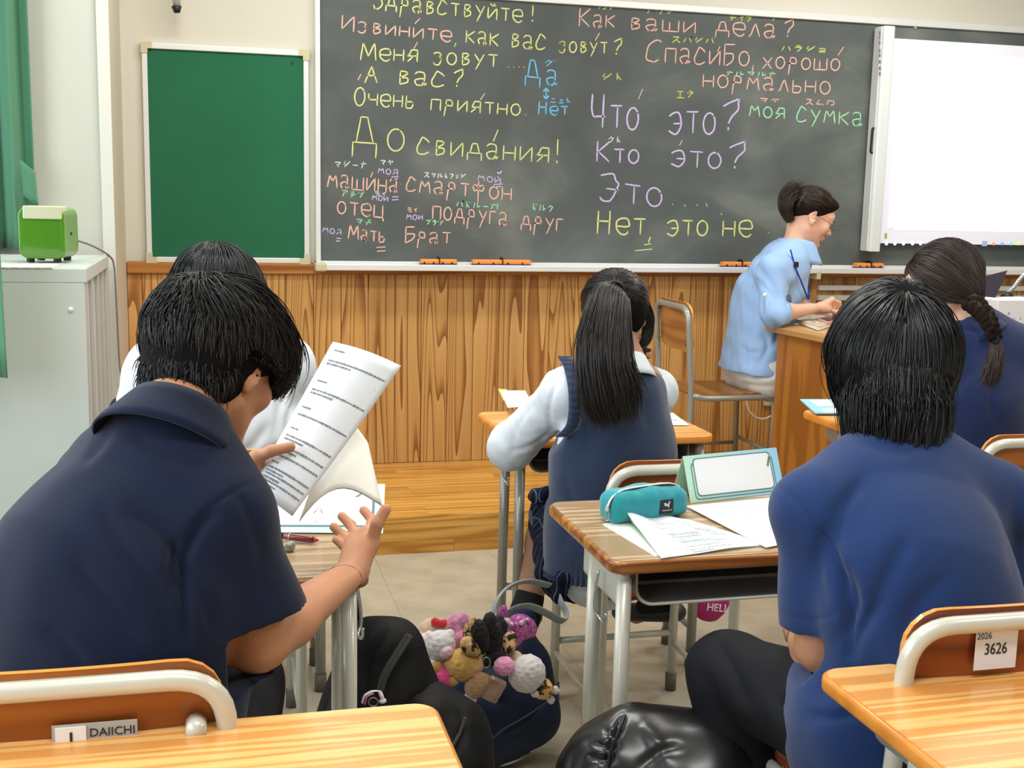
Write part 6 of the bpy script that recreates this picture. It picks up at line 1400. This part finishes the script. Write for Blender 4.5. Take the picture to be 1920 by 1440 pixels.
gs.location = tuple(g0-np.array((0, 0, max(g0[2]-.872, 0)))); go_ = np.array(gs.location)
MB().tube([(0, 0, 0), (0, 0, g0[2]-go_[2]-.0), (.0, 0, g0[2]-go_[2]+.02)], [.035, .03, .014], 12).build('clamp', M_blk, gs, True)
pth = spline([g0+np.array((0, 0, .015)), P(1900, 540, Y=4.42), P(1912, 524, Y=4.42), P(1930, 508, Y=4.42), P(1955, 505, Y=4.42)], 8)
MB().tube([x-go_ for x in pth], [.0085+.0012*(i % 2) for i in range(len(pth))], 10).build('flexible_arm', mat('ribbed_silver', (170, 172, 176), .35, .6), gs, False)

# ================================================================== cabinet corner
M_cab = mat('cabinet_steel', (196, 204, 198), .55, bump=(260, .06)); M_cab2 = mat('cabinet_side', (188, 184, 180), .55)
cb = empty('steel_cabinet', (-.76, 4.18, 0), 0, 'pale grey-green steel storage cabinet in the front-left corner', 'cabinet'); cx0, cx1, cy0, cy1, cz = -1.48, -.375, 3.80, 4.6, 1.13
def cl(lo, hi): o_ = (-.76, 4.18, 0); return tuple(a-b for a, b in zip(lo, o_)), tuple(a-b for a, b in zip(hi, o_))
MB().bev(*cl((cx0, cy0+.012, .03), (cx1-.014, cy1, cz-.045)), .004).build('body', M_cab, cb)
MB().bev(*cl((cx0, cy0, cz-.045), (cx1, cy1, cz)), .004).build('top_panel', M_cab, cb)
MB().bev(*cl((cx0, cy0, .03), (cx1-.006, cy0+.012, cz-.045)), .002).build('front_panel', M_cab, cb)
for y0, y1 in ((cy0+.012, cy0+.045), (cy0+.20, cy0+.215), (cy0+.4, cy0+.43), (cy0+.58, cy0+.6), (cy1-.05, cy1)): MB().bev(*cl((cx1-.014, y0, .03), (cx1-.002, y1, cz-.045)), .002).build('side_rib', M_cab2, cb)
for x, y in ((133, 580), (8, 1028)):
    q = P(x, y, Y=cy0); MB().tube([q-np.array((-.76, 4.18, 0)), q-np.array((-.76, 4.18, 0))+np.array((0, -.004, 0)), q-np.array((-.76, 4.18, 0))+np.array((0, -.009, 0))], [.0085, .008, .003], 12).build('plug', mat('white_plug', (232, 236, 232), .4), cb, True)
MB().bev(*cl((cx0, cy0+.02, 0), (cx1-.03, cy1-.02, .03)), .003).build('plinth', M_cab2, cb)
lc = tag(None or MB().sheet([[(x, y, cz+.0015+.0012*abs(math.sin(x*180))) for x in np.linspace(cx0+.02, -.47, 90)] for y in (cy0-.003, cy0+.03, cy0+.1, cy0+.28)]).build('lace_cloth', mat('white_lace', (226, 226, 220), .9, bump=(90, .8), var=(70, (196, 198, 190)))), 'strip of white lace cloth along the front edge of the steel cabinet top', 'cloth'); solidify(lc, .003, 1)
# green case
gb = empty('green_case', (-.505, 4.12, cz+.005), 0, 'glossy lime-green retro box with a cream top flap on the steel cabinet', 'box')
a = P(40, 470, Y=4.02)[0]; b_ = P(125, 470, Y=4.02)[0]; gw = (b_-a)*1.06; gh = P(60, 390, Y=4.02)[2]-cz
gb.location = ((a+b_)/2+.006, 4.10, cz+.004); gb.rotation_euler = (0, 0, -.16); M_lime = mat('lime_enamel', (84, 142, 34), .18, coat=.7); M_lime2 = mat('lime_side', (130, 168, 104), .35, coat=.2)
poly = rrect(-gw/2, .012, gw/2, gh, .03, 8)
MB().prism(poly, -.0, .012, Matrix(((1, 0, 0, 0), (0, 0, -1, -.068), (0, 1, 0, 0), (0, 0, 0, 1)))).build('front_door', M_lime, gb, True)
o = MB().prism(rrect(-gw/2, .012, gw/2, gh, .03, 8), -.15, .0, Matrix(((1, 0, 0, 0), (0, 0, -1, -.068), (0, 1, 0, 0), (0, 0, 0, 1)))).build('shell', M_lime2, gb)
for n_ in ('front_door', 'shell'): 
    ob = [x for x in gb.children if x.name.startswith(n_)][0]; md = ob.modifiers.new('b', 'BEVEL'); md.width = .008; md.segments = 3; md.limit_method = 'ANGLE'; md.angle_limit = .9
MB().bev((-gw/2+.018, -.086, gh-.038), (gw/2-.006, -.02, gh+.003), .004).build('top_flap', mat('cream_flap', (222, 222, 190), .4), gb)
for sx in (-1, 1):
    for y in (-.06, .05): MB().tube([(sx*(gw/2-.03), y, -.0), (sx*(gw/2-.03), y, .014)], .012, 10).build('foot', M_blk, gb)
MB().tube([(gw/2, -.01, gh*.52), (gw/2+.004, -.01, gh*.52)], .004, 8).build('jack', M_blk, gb)
cord = spline([np.array(P(148, 452, Y=4.15)), P(175, 462, Y=4.35), P(205, 480, Y=4.6), P(214, 500, Y=4.655), P(218, 560, Y=4.66), P(222, 640, Y=4.66), P(226, 700, Y=4.66), P(236, 740, Y=4.66)], 6)
tag(MB().tube(cord, .0035, 6).build('power_cord', mat('grey_cord', (132, 130, 126), .6)), 'grey power cord running from the green box down the pillar', 'cord')
# curtains
M_cur = mat('green_curtain', (80, 136, 104), .85, sheen=.2, bump=(500, .3))
def curtain(name, label, x0, x1, y, z0, z1, n, amp, lean=0, cat='curtain', seed=1):
    r = np.random.default_rng(seed); g = []; ph = r.uniform(0, 6, 4)
    for z in np.linspace(z0, z1, 24):
        t = (z-z0)/(z1-z0); row = []
        for u in np.linspace(0, 1, 130):
            x = x0+(x1-x0)*u+lean*(1-t)*u; f = math.sin(u*n*2*pi+ph[0]+.5*math.sin(t*3))+.35*math.sin(u*n*4.7*pi+ph[1]+t)
            row.append((x, y+amp*f*(.8+.4*(1-t)), z+.01*math.sin(u*9)*(1-t)))
        g.append(row)
    o = MB().sheet(g).build(name, M_cur, None, True); solidify(o, .002); tag(o, label, cat); return o
xr = P(64, 300, Y=4.66)[0]
curtain('curtain', 'sage-green curtain hanging in folds beside the pillar, behind the cabinet', -1.25, xr, 4.645, 1.14, 2.95, 7, .022)
tb = MB().sheet([[np.array(P(38+28*u+6*v, 300+22*u+66*v+(0 if u < .5 else 0), Y=4.60-.02*math.sin(pi*u))) for u in np.linspace(0, 1, 8)] for v in np.linspace(0, 1, 6)]).build('curtain_tieback', M_cur, None, True); solidify(tb, .004); tag(tb, 'folded flap of the green curtain tieback sticking out above the green box', 'curtain')
xl = P(12, 690, Y=3.55)[0]; zl = P(8, 710, Y=3.55)[2]
curtain('curtain', 'lower corner of a green curtain in front of the cabinet at the left edge', -1.25, xl-.025, 3.55, zl, 2.9, 6, .02, lean=.03, seed=4)
for y_, x0_, x1_, nm in ((4.645, -1.3, -.6, 'rail hanging the curtain beside the pillar'), (3.55, -1.3, -.6, 'rail hanging the curtain at the left edge')):
    tag(MB().tube([(x0_, y_, 2.96), (x1_, y_, 2.96)], .014, 10).build('curtain_rail', M_alu), 'metal '+nm, 'rail')
# ---- hanging chrome rod at the top edge (end of a pointer hanging on the wall)
hr_ = empty('hanging_rod', tuple(P(327, 24, Y=5.2)), 0, 'chrome rod with a black rubber end hanging above the green notice board', 'rod'); h0 = P(327, 24, Y=5.2)
MB().tube([P(332, 16, Y=5.2)-h0, P(320, -170, Y=5.2)-h0], .0165, 14).build('tube', mat('chrome', (205, 210, 214), .3, .5), hr_, True)
MB().tube([P(332, 24, Y=5.2)-h0, P(331, 12, Y=5.2)-h0], [.012, .021], 14).build('rubber_end', M_blk, hr_, True)
# ---- wall socket, cable and latch
so = empty('wall_socket', tuple(P(1448, 748, Y=YW-.03)), 0, 'beige wall socket on the wood panelling under the teacher\'s chair', 'socket'); s0 = P(1448, 748, Y=YW-.03)
MB().bev((-.045, -.01, -.035), (.05, .016, .03), .006).build('face_plate', mat('beige_socket', (196, 188, 160), .5), so); MB().bev((-.012, -.028, -.012), (.016, -.01, .014), .003).build('plug', mat('cream_plug', (214, 204, 160), .5), so)
tag(MB().tube(spline([P(1398, 738, Y=5.2), P(1402, 765, Y=5.2), P(1416, 782, Y=5.2), P(1434, 785, Y=5.2), P(1450, 776, Y=5.2), P(1457, 762, Y=5.22), P(1456, 750, Y=5.25)], 5), .0045, 8).build('white_cable', mat('white_cable_vinyl', (228, 220, 204), .5)), 'white cable drooping from the wall socket under the teacher\'s chair', 'cable')
la = empty('tray_bracket', tuple(P(1532, 516, Y=5.2)), 0, 'small cream bracket under the chalk tray, right of the teacher', 'bracket'); MB().bev((-.01, -.02, -.02), (.012, .09, .022), .004).build('bracket', M_corner, la)

# ================================================================== bags on the floor
def bagmesh(name, prims, mt, parent, h=.007, fl=None, noise=None, o0=(0, 0, 0), subs=(), planes=((0, 0, .003),)):
    m = Model()
    for p in prims:
        if p[0] == 'c': m.cone(*p[1:5], k=p[5], sy=p[6] if len(p) > 6 else 1, ax=p[7] if len(p) > 7 else None)
        elif p[0] == 'e': m.ell(p[1], p[2], p[3] if len(p) > 3 else None, k=p[4] if len(p) > 4 else .04)
        elif p[0] == 'b': m.box(p[1], p[2], p[3], rd=p[4], k=p[5])
    for p in planes: m.plane(p, (0, 0, -1))
    o = smesh(name, m, h, mt, None, fl, noise, rel=2); o.data.transform(Matrix.Translation(-Vector(o0))); o.parent = parent; return o
M_nyl = mat('black_nylon', (14, 14, 17), .65, spec=.3, bump=(400, .3)); M_nylz = mat('zip_tape', (52, 50, 50), .6, bump=(900, .8)); M_navyb = mat('navy_nylon', (20, 32, 58), .6, spec=.3, bump=(300, .3)); M_glo = mat('black_coated', (22, 23, 26), .28, spec=.6)
# black backpack leaning by the reading boy's desk
bk0 = np.array((.40, 2.36, 0)); bp_ = empty('backpack', tuple(bk0), 0, 'large black nylon backpack with a long diagonal zip, leaning on the reading boy\'s desk', 'bag')
Yk = 2.30
bagmesh('bag_body', [('c', P(702, 1225, Y=Yk), P(690, 1400, Y=Yk-.02), .060, .115, .05, .8, (0, 1, 0)), ('c', P(738, 1225, Y=Yk), P(778, 1405, Y=Yk-.04), .060, .112, .07, .8, (0, 1, 0)), ('c', P(688, 1182, Y=Yk+.02), P(748, 1186, Y=Yk+.02), .022, .022, .03)], M_nyl, bp_, fl=[([(720, 1180), (690, 1240), (684, 1320)], 8, .010), ([(800, 1230), (810, 1290), (800, 1340)], 12, .006), ([(760, 1330), (800, 1310), (830, 1330)], 10, .006)], noise=(.004, 14, 4), o0=bk0)
bagmesh('front_pocket', [('c', P(858, 1362, Y=Yk-.08), P(850, 1425, Y=Yk-.10), .030, .070, .06), ('c', P(790, 1315, Y=Yk-.02), P(858, 1352, Y=Yk-.06), .045, .026, .08), ('c', P(800, 1360, Y=Yk-.08), P(850, 1420, Y=Yk-.1), .06, .07, .08)], M_nyl, bp_, noise=(.004, 18, 5), o0=bk0, fl=[([(860, 1330), (872, 1370), (850, 1420)], 6, .008)])
def on_surf(pts, Y): return [P(x, y, Y=Y if not hasattr(Y, '__len__') else Y[i])-bk0 for i, (x, y) in enumerate(pts)]
zz = spline(on_surf([(768, 1190), (752, 1215), (733, 1245), (720, 1270), (713, 1295)], (2.225, 2.215, 2.205, 2.20, 2.195)), 6)
for off_, rr, mt_, nm in ((0, .0125, M_nylz, 'zip_tape'), (0, .0035, mat('zip_teeth', (34, 32, 32), .4), 'zip_teeth')):
    MB().tube([q+np.array((0, -.002 if nm == 'zip_teeth' else 0, 0)) for q in zz], rr, 8, r2=rr*.25 if nm == 'zip_tape' else rr*.8).build(nm, mt_, bp_, True)
MB().tube(on_surf([(872, 1345), (862, 1375), (848, 1400), (840, 1420)], 2.09), .003, 6).build('pocket_piping', mat('grey_piping', (90, 84, 84), .6), bp_)
MB().tube([q for q in spline(on_surf([(690, 1180), (650, 1225), (620, 1290), (600, 1350)], (2.36, 2.34, 2.33, 2.33)), 6)], .022, 8, r2=.006).build('shoulder_strap', M_nyl, bp_, True)
MB().tube([q for q in spline(on_surf([(672, 1170), (668, 1110), (664, 1070)], (2.36, 2.28, 2.24)), 6)], .004, 8, r2=.003).build('hanging_loop', M_nyl, bp_, True)
bwc = empty('zip_charm', tuple(P(705, 1300, Y=2.18)), 0, 'small white bow charm with pink ribbon on the black backpack\'s zip', 'charm'); b0 = P(705, 1300, Y=2.18)
M_wr = mat('white_ribbon', (236, 228, 232), .5); M_pr = mat('pink_ribbon', (216, 130, 176), .5)
MB().tube(spline([P(713, 1296, Y=2.185)-b0, P(698, 1296, Y=2.175)-b0, P(684, 1304, Y=2.17)-b0, P(679, 1318, Y=2.17)-b0], 5), .004, 6, r2=.0015).build('ribbon', M_wr, bwc)
MB().tube(spline([P(700, 1300, Y=2.172)-b0, P(688, 1306, Y=2.168)-b0, P(684, 1320, Y=2.168)-b0], 5), .003, 6, r2=.0015).build('ribbon', M_pr, bwc)
MB().tube(spline([P(712, 1298, Y=2.18)-b0, P(716, 1306, Y=2.175)-b0, P(718, 1316, Y=2.175)-b0], 5), [.004]*8+[.007]*3, 8).build('tassel', M_wr, bwc)
MB().tube([P(700+9*math.cos(t), 1316+8*math.sin(t), Y=2.172)-b0 for t in np.linspace(0, 2*pi, 17)], .0013, 6, cap=False).build('ring', M_wire, bwc)

# navy school bag carrying a bunch of plush charms
nb0 = np.array((.72, 2.66, 0)); nv = empty('school_bag', tuple(nb0), 0, 'navy nylon school bag with grey handles, covered in plush charms', 'bag')
YN = 2.62
bagmesh('bag_body', [('c', P(900, 1370, Y=YN), P(985, 1345, Y=YN+.02), .10, .085, .06, .9, (0, 1, 0)), ('c', P(880, 1300, Y=YN+.02), P(975, 1250, Y=YN+.06), .085, .075, .08, .8, (0, 1, 0)), ('c', P(960, 1180, Y=YN+.10), P(985, 1160, Y=YN+.12), .05, .03, .05)], M_navyb, nv, fl=[([(940, 1380), (990, 1350), (1020, 1320)], 5, .008), ([(880, 1290), (920, 1310), (950, 1320)], 9, .006), ([(990, 1230), (1005, 1290), (1020, 1340)], 9, .006)], noise=(.005, 16, 6), o0=nb0)
no_ = lambda pts, Y: [P(x, y, Y=Y[i])-nb0 for i, (x, y) in enumerate(pts)]
MB().tube(spline(no_([(1025, 1318), (985, 1345), (945, 1368), (925, 1385)], (2.57, 2.54, 2.52, 2.51)), 5), .0025, 6).build('pocket_zip', M_blk, nv)
M_hand = mat('grey_webbing', (150, 158, 162), .8, bump=(500, .6))
MB().tube(spline(no_([(915, 1215), (922, 1165), (932, 1125), (955, 1100), (990, 1090), (1030, 1098)], (2.50, 2.50, 2.52, 2.55, 2.60, 2.64)), 8), .0115, 8, r2=.0035).build('handle', M_hand, nv, True)
MB().tube(spline(no_([(945, 1160), (960, 1142), (990, 1136), (1025, 1150), (1055, 1165), (1062, 1152), (1052, 1130), (1044, 1112)], (2.60, 2.58, 2.60, 2.62, 2.64, 2.66, 2.68, 2.70)), 8), .0115, 8, r2=.003).build('handle', M_hand, nv, True)
tag_ = MB().tube(spline([P(905, 1432, Y=2.62), P(945, 1430, Y=2.58), P(985, 1412, Y=2.62)], 6), .022, 8, r2=.004); o = tag_.build('base_trim', mat('grey_lining', (196, 198, 196), .7), None, True); o.data.transform(Matrix.Translation(-Vector(nb0))); o.parent = nv

YP = 2.44
def plush(name, label, parts, grp='plush charms on the navy school bag', cat='plush charm'):
    """parts: (part name, material, [(px,py,Y,rx,rz,angle)...])"""
    p0 = P(parts[0][2][0][0], parts[0][2][0][1], Y=parts[0][2][0][2]); g = empty(name, tuple(p0), 0, label, cat, grp)
    for nm, mt, es in parts:
        m = Model()
        for e in es:
            x, y, Y, rx, rz = e[:5]; x, y, rx, rz = x+(x-915)*.04, y+6+(y-1240)*.05, rx*1.22, rz*1.22; an = math.radians(e[5]) if len(e) > 5 else 0; ca, sa = math.cos(an), math.sin(an)
            R_ = np.array(((ca, 0, sa), (0, 1, 0), (-sa, 0, ca))); m.ell(P(x, y, Y=Y), (rx, min(rx, rz)*.9, rz), R_, k=.008)
        o = smesh(nm, m, .0028, mt, None, noise=(.0012, 120, 3)); o.data.transform(Matrix.Translation(-Vector(p0))); o.parent = g
    return g
fz = lambda n, c, b=None: mat(n, c, .95, sheen=.5, bump=(260, 1.0), var=(b or None))
M_tan = fz('tan_plush', (206, 160, 84)); M_cream = fz('cream_plush', (206, 178, 146)); M_brn = fz('brown_plush', (176, 138, 98)); M_whi = fz('white_plush', (214, 208, 208)); M_pnk = fz('pink_plush', (226, 150, 190)); M_pal = fz('pale_pink_plush', (232, 196, 208)); M_mot = mat('mottled_pink_plush', (206, 134, 168), .95, sheen=.5, var=(50, (150, 84, 120)), bump=(240, 1.))
M_leo2 = mat('leopard_print', (216, 178, 108), .85, var=(75, (70, 42, 26))); r_ = M_leo2.node_tree.nodes['Color Ramp'].color_ramp; r_.elements[0].position = .52; r_.elements[1].position = .56
M_seq = mat('purple_sequins', (150, 60, 130), .3, .4, bump=(150, 1.0), var=(160, (220, 130, 200))); M_dot = mat('pink_dotted_cloth', (236, 80, 150), .7); M_redp = fz('red_felt', (200, 30, 40)); M_blkp = mat('black_frill_cloth', (16, 15, 18), .8, bump=(120, .8)); M_iri = mat('bronze_vinyl', (138, 112, 86), .35, coat=.4, var=(30, (176, 140, 120)))
plush('plush_bear', 'tan plush bear charm facing down with a pink spotted dress', [('head', M_tan, [(872, 1240, YP, .036, .031), (905, 1226, YP+.01, .010, .016, 20), (845, 1232, YP+.02, .02, .02)]), ('arm', M_tan, [(820, 1246, YP, .010, .012)]), ('arm', M_tan, [(852, 1268, YP-.01, .011, .010)]), ('dress', M_dot, [(833, 1262, YP, .019, .018, 30), (838, 1272, YP, .014, .014)])])
plush('plush_ball', 'plain white plush head charm with a pink cheek patch, beside the tan bear', [('head', M_whi, [(829, 1206, YP+.02, .027, .029, 15), (846, 1186, YP+.02, .008, .01), (812, 1190, YP+.02, .006, .008)]), ('patch', M_pal, [(838, 1217, YP-.002, .013, .014, 30)])])
plush('plush_rabbit', 'pale pink plush rabbit charm at the left end of the bunch', [('body', M_pal, [(797, 1212, YP+.05, .014, .022), (800, 1196, YP+.05, .016, .013)]), ('ear', M_whi, [(790, 1190, YP+.05, .008, .009)]), ('ear', M_whi, [(808, 1188, YP+.05, .009, .009)])])
plush('plush_pup', 'light brown plush head charm with a red bow, top left of the bunch', [('head', M_cream, [(815, 1178, YP+.08, .028, .022)]), ('bow', M_redp, [(820, 1164, YP+.06, .009, .008, 20), (834, 1167, YP+.06, .009, .008, -20), (827, 1167, YP+.055, .006, .006)])])
plush('plush_mottled', 'mottled pink plush charm behind the white head', [('body', M_mot, [(858, 1170, YP+.10, .030, .022, -20), (862, 1195, YP+.08, .022, .02)])])
plush('leopard_bow', 'leopard-print bow charm with black centre, above the tan bear', [('loop', M_leo, [(882, 1178, YP+.0, .011, .026, 15)]), ('loop', M_leo, [(884, 1208, YP-.02, .023, .016, 40)]), ('knot', M_blkp, [(902, 1190, YP-.02, .015, .034, -10)])])
plush('leopard_bow', 'leopard-print bow charm under the grey handle, right of the black frills', [('loop', M_leo, [(950, 1195, YP+.02, .019, .014, -20)]), ('loop', M_leo, [(953, 1209, YP+.01, .012, .016, 20)]), ('knot', M_blkp, [(925, 1200, YP+.01, .017, .038, 10)])])
plush('sequin_bow', 'sparkling purple sequin bow charm with white dots, top right of the bunch', [('loop', M_seq, [(978, 1172, YP+.08, .030, .022, 35), (962, 1190, YP+.08, .018, .022, 20)]), ('loop', M_seq, [(942, 1150, YP+.1, .010, .018)]), ('knot', M_pal, [(948, 1163, YP+.08, .008, .008)]), ('dot', M_whi, [(976, 1166, YP+.055, .0055, .005)]), ('dot', M_whi, [(957, 1168, YP+.06, .005, .005)]), ('dot', M_whi, [(986, 1160, YP+.06, .004, .004)])])
plush('pompom', 'round fluffy pink pompom charm in the middle of the bunch', [('pompom', M_pnk, [(944, 1243, YP-.02, .020, .018)])])
plush('plush_cat', 'big grey-white plush charm lying on its side in a leopard-print outfit', [('head', M_whi, [(985, 1256, YP+.0, .034, .036, 35)]), ('ear', M_cream, [(966, 1227, YP+.02, .012, .012)]), ('body', M_leo2, [(1013, 1283, YP+.01, .021, .020, 30)]), ('foot', M_whi, [(1036, 1286, YP+.01, .009, .008, 40)]), ('foot', M_whi, [(1028, 1302, YP+.01, .010, .008, 60)]), ('arm', M_whi, [(999, 1292, YP-.01, .008, .007)])])
plush('plush_dog', 'light brown plush charm upside down in a white and leopard dress', [('head', M_brn, [(893, 1278, YP-.02, .020, .024, 25), (902, 1270, YP-.02, .018, .017)]), ('bodice', M_whi, [(881, 1302, YP-.02, .014, .012, 10)]), ('skirt', M_leo2, [(876, 1320, YP-.02, .015, .010, 10)]), ('foot', M_brn, [(880, 1334, YP-.02, .008, .007)])])
q = P(925, 1292, Y=YP-.03); g = empty('mini_pouch', tuple(q), 0, 'small bronze patterned pouch charm hanging below the pink pompom', 'pouch', 'plush charms on the navy school bag')
m = Model(); m.box(q, (.022, .012, .028), np.array(Euler((0, .5, 0)).to_matrix()), rd=.009); o = smesh('pouch', m, .003, M_iri, None, noise=(.0015, 70, 2)); o.data.transform(Matrix.Translation(-Vector(q))); o.parent = g
plush('black_frill', 'black frilly rosette charm in the middle of the leopard bows', [('frill', M_blkp, [(915, 1172, YP, .014, .028, 10), (930, 1225, YP-.0, .018, .012), (912, 1235, YP, .016, .012), (935, 1180, YP+.03, .016, .03)])], cat='plush charm')
# wire keyring bits
kr = tag(MB().tube([P(912+7*math.cos(t), 1242+10*math.sin(t), Y=YP-.035) for t in np.linspace(0, 2*pi, 17)], .0013, 6, cap=False).build('key_ring', M_wire), 'thin metal key ring linking the charms beside the pink pompom', 'key ring')

# shiny black bag, bottom centre
sb0 = np.array((1.0, 2.05, 0)); sb = empty('shiny_bag', tuple(sb0), 0, 'shiny black coated bag with gathered end, on the floor at the bottom centre', 'bag')
YSB = 1.98
bagmesh('bag_body', [('c', P(1195, 1388, Y=1.88), P(1350, 1440, Y=1.82), .068, .085, .05), ('c', P(1148, 1435, Y=1.88), P(1260, 1475, Y=1.85), .072, .09, .06), ('c', P(1300, 1500, Y=1.80), P(1125, 1490, Y=1.87), .1, .075, .08)], M_glo, sb, h=.006, noise=(.005, 15, 9), o0=sb0,
    fl=[([(1168, 1345), (1150, 1385), (1130, 1440)], 6, .010), ([(1115, 1395), (1140, 1400), (1158, 1396)], 5, .008), ([(1105, 1420), (1128, 1424), (1150, 1418)], 5, .008), ([(1135, 1370), (1152, 1376), (1165, 1366)], 4, .007), ([(1200, 1360), (1230, 1390), (1250, 1430)], 14, -.006), ([(1280, 1400), (1240, 1410), (1200, 1440)], 12, .006)], planes=((0, 0, .003),))
MB().tube(spline([P(1172, 1340, Y=1.83)-sb0, P(1160, 1372, Y=1.815)-sb0, P(1145, 1410, Y=1.81)-sb0, P(1138, 1445, Y=1.80)-sb0], 6), .003, 8).build('piping', M_glo, sb, True)
MB().tube(spline([P(1095, 1425, Y=1.90)-sb0, P(1070, 1428, Y=1.90)-sb0, P(1052, 1440, Y=1.90)-sb0], 5), .010, 8).build('toggle', M_blk, sb, True)
bst = empty('folded_strap', tuple(P(1410, 1425, Y=1.80)), 0, 'folded black nylon strap end beside the shiny bag, under the dark trousers', 'strap'); s0_ = P(1410, 1425, Y=1.80)
m = Model(); m.box(P(1405, 1425, Y=1.80), (.028, .02, .013), None, rd=.010); m.box(P(1385, 1440, Y=1.80), (.02, .02, .02), None, rd=.01, k=.02); o = smesh('strap', m, .004, M_nyl, None, noise=(.002, 40, 2)); o.data.transform(Matrix.Translation(-Vector(s0_))); o.parent = bst

# pink pouch on the floor with white lettering
pk = P(1330, 1125, Y=3.20); pp0 = empty('pink_pouch', tuple(pk), 0, 'round magenta drawstring pouch with white capital letters, hanging beyond the pencil-case desk', 'pouch')
M_mag = mat('magenta_nylon', (178, 28, 110), .55, bump=(200, .3))
m = Model(); m.ell(pk, (.068, .03, .068), None); m.cone(P(1300, 1090, Y=3.2), P(1345, 1090, Y=3.2), .03, .03, k=.03); o = smesh('pouch', m, .005, M_mag, None, noise=(.004, 40, 1)); o.data.transform(Matrix.Translation(-Vector(pk))); o.parent = pp0
text('printed_word', 'HELL', .033, Matrix.Translation((.014, -.031, -.016)) @ Matrix.Rotation(.14, 4, 'Y') @ MX, mat('white_print', (240, 230, 236), .6), pp0, th=.002)
MB().tube([(0, 0, .06), (.0, .0, .18), (.02, .02, .34)], .003, 6).build('cord', M_mag, pp0)
# black school bag hooked behind the white-shirted student's chair
blk = bagmesh('shoulder_bag', [('c', P(228, 765, Y=3.0), P(235, 900, Y=3.0), .03, .06, .03)], M_nyl, None, planes=()); tag(blk, 'black bag strap end showing at the white-shirted student\'s left side', 'bag')
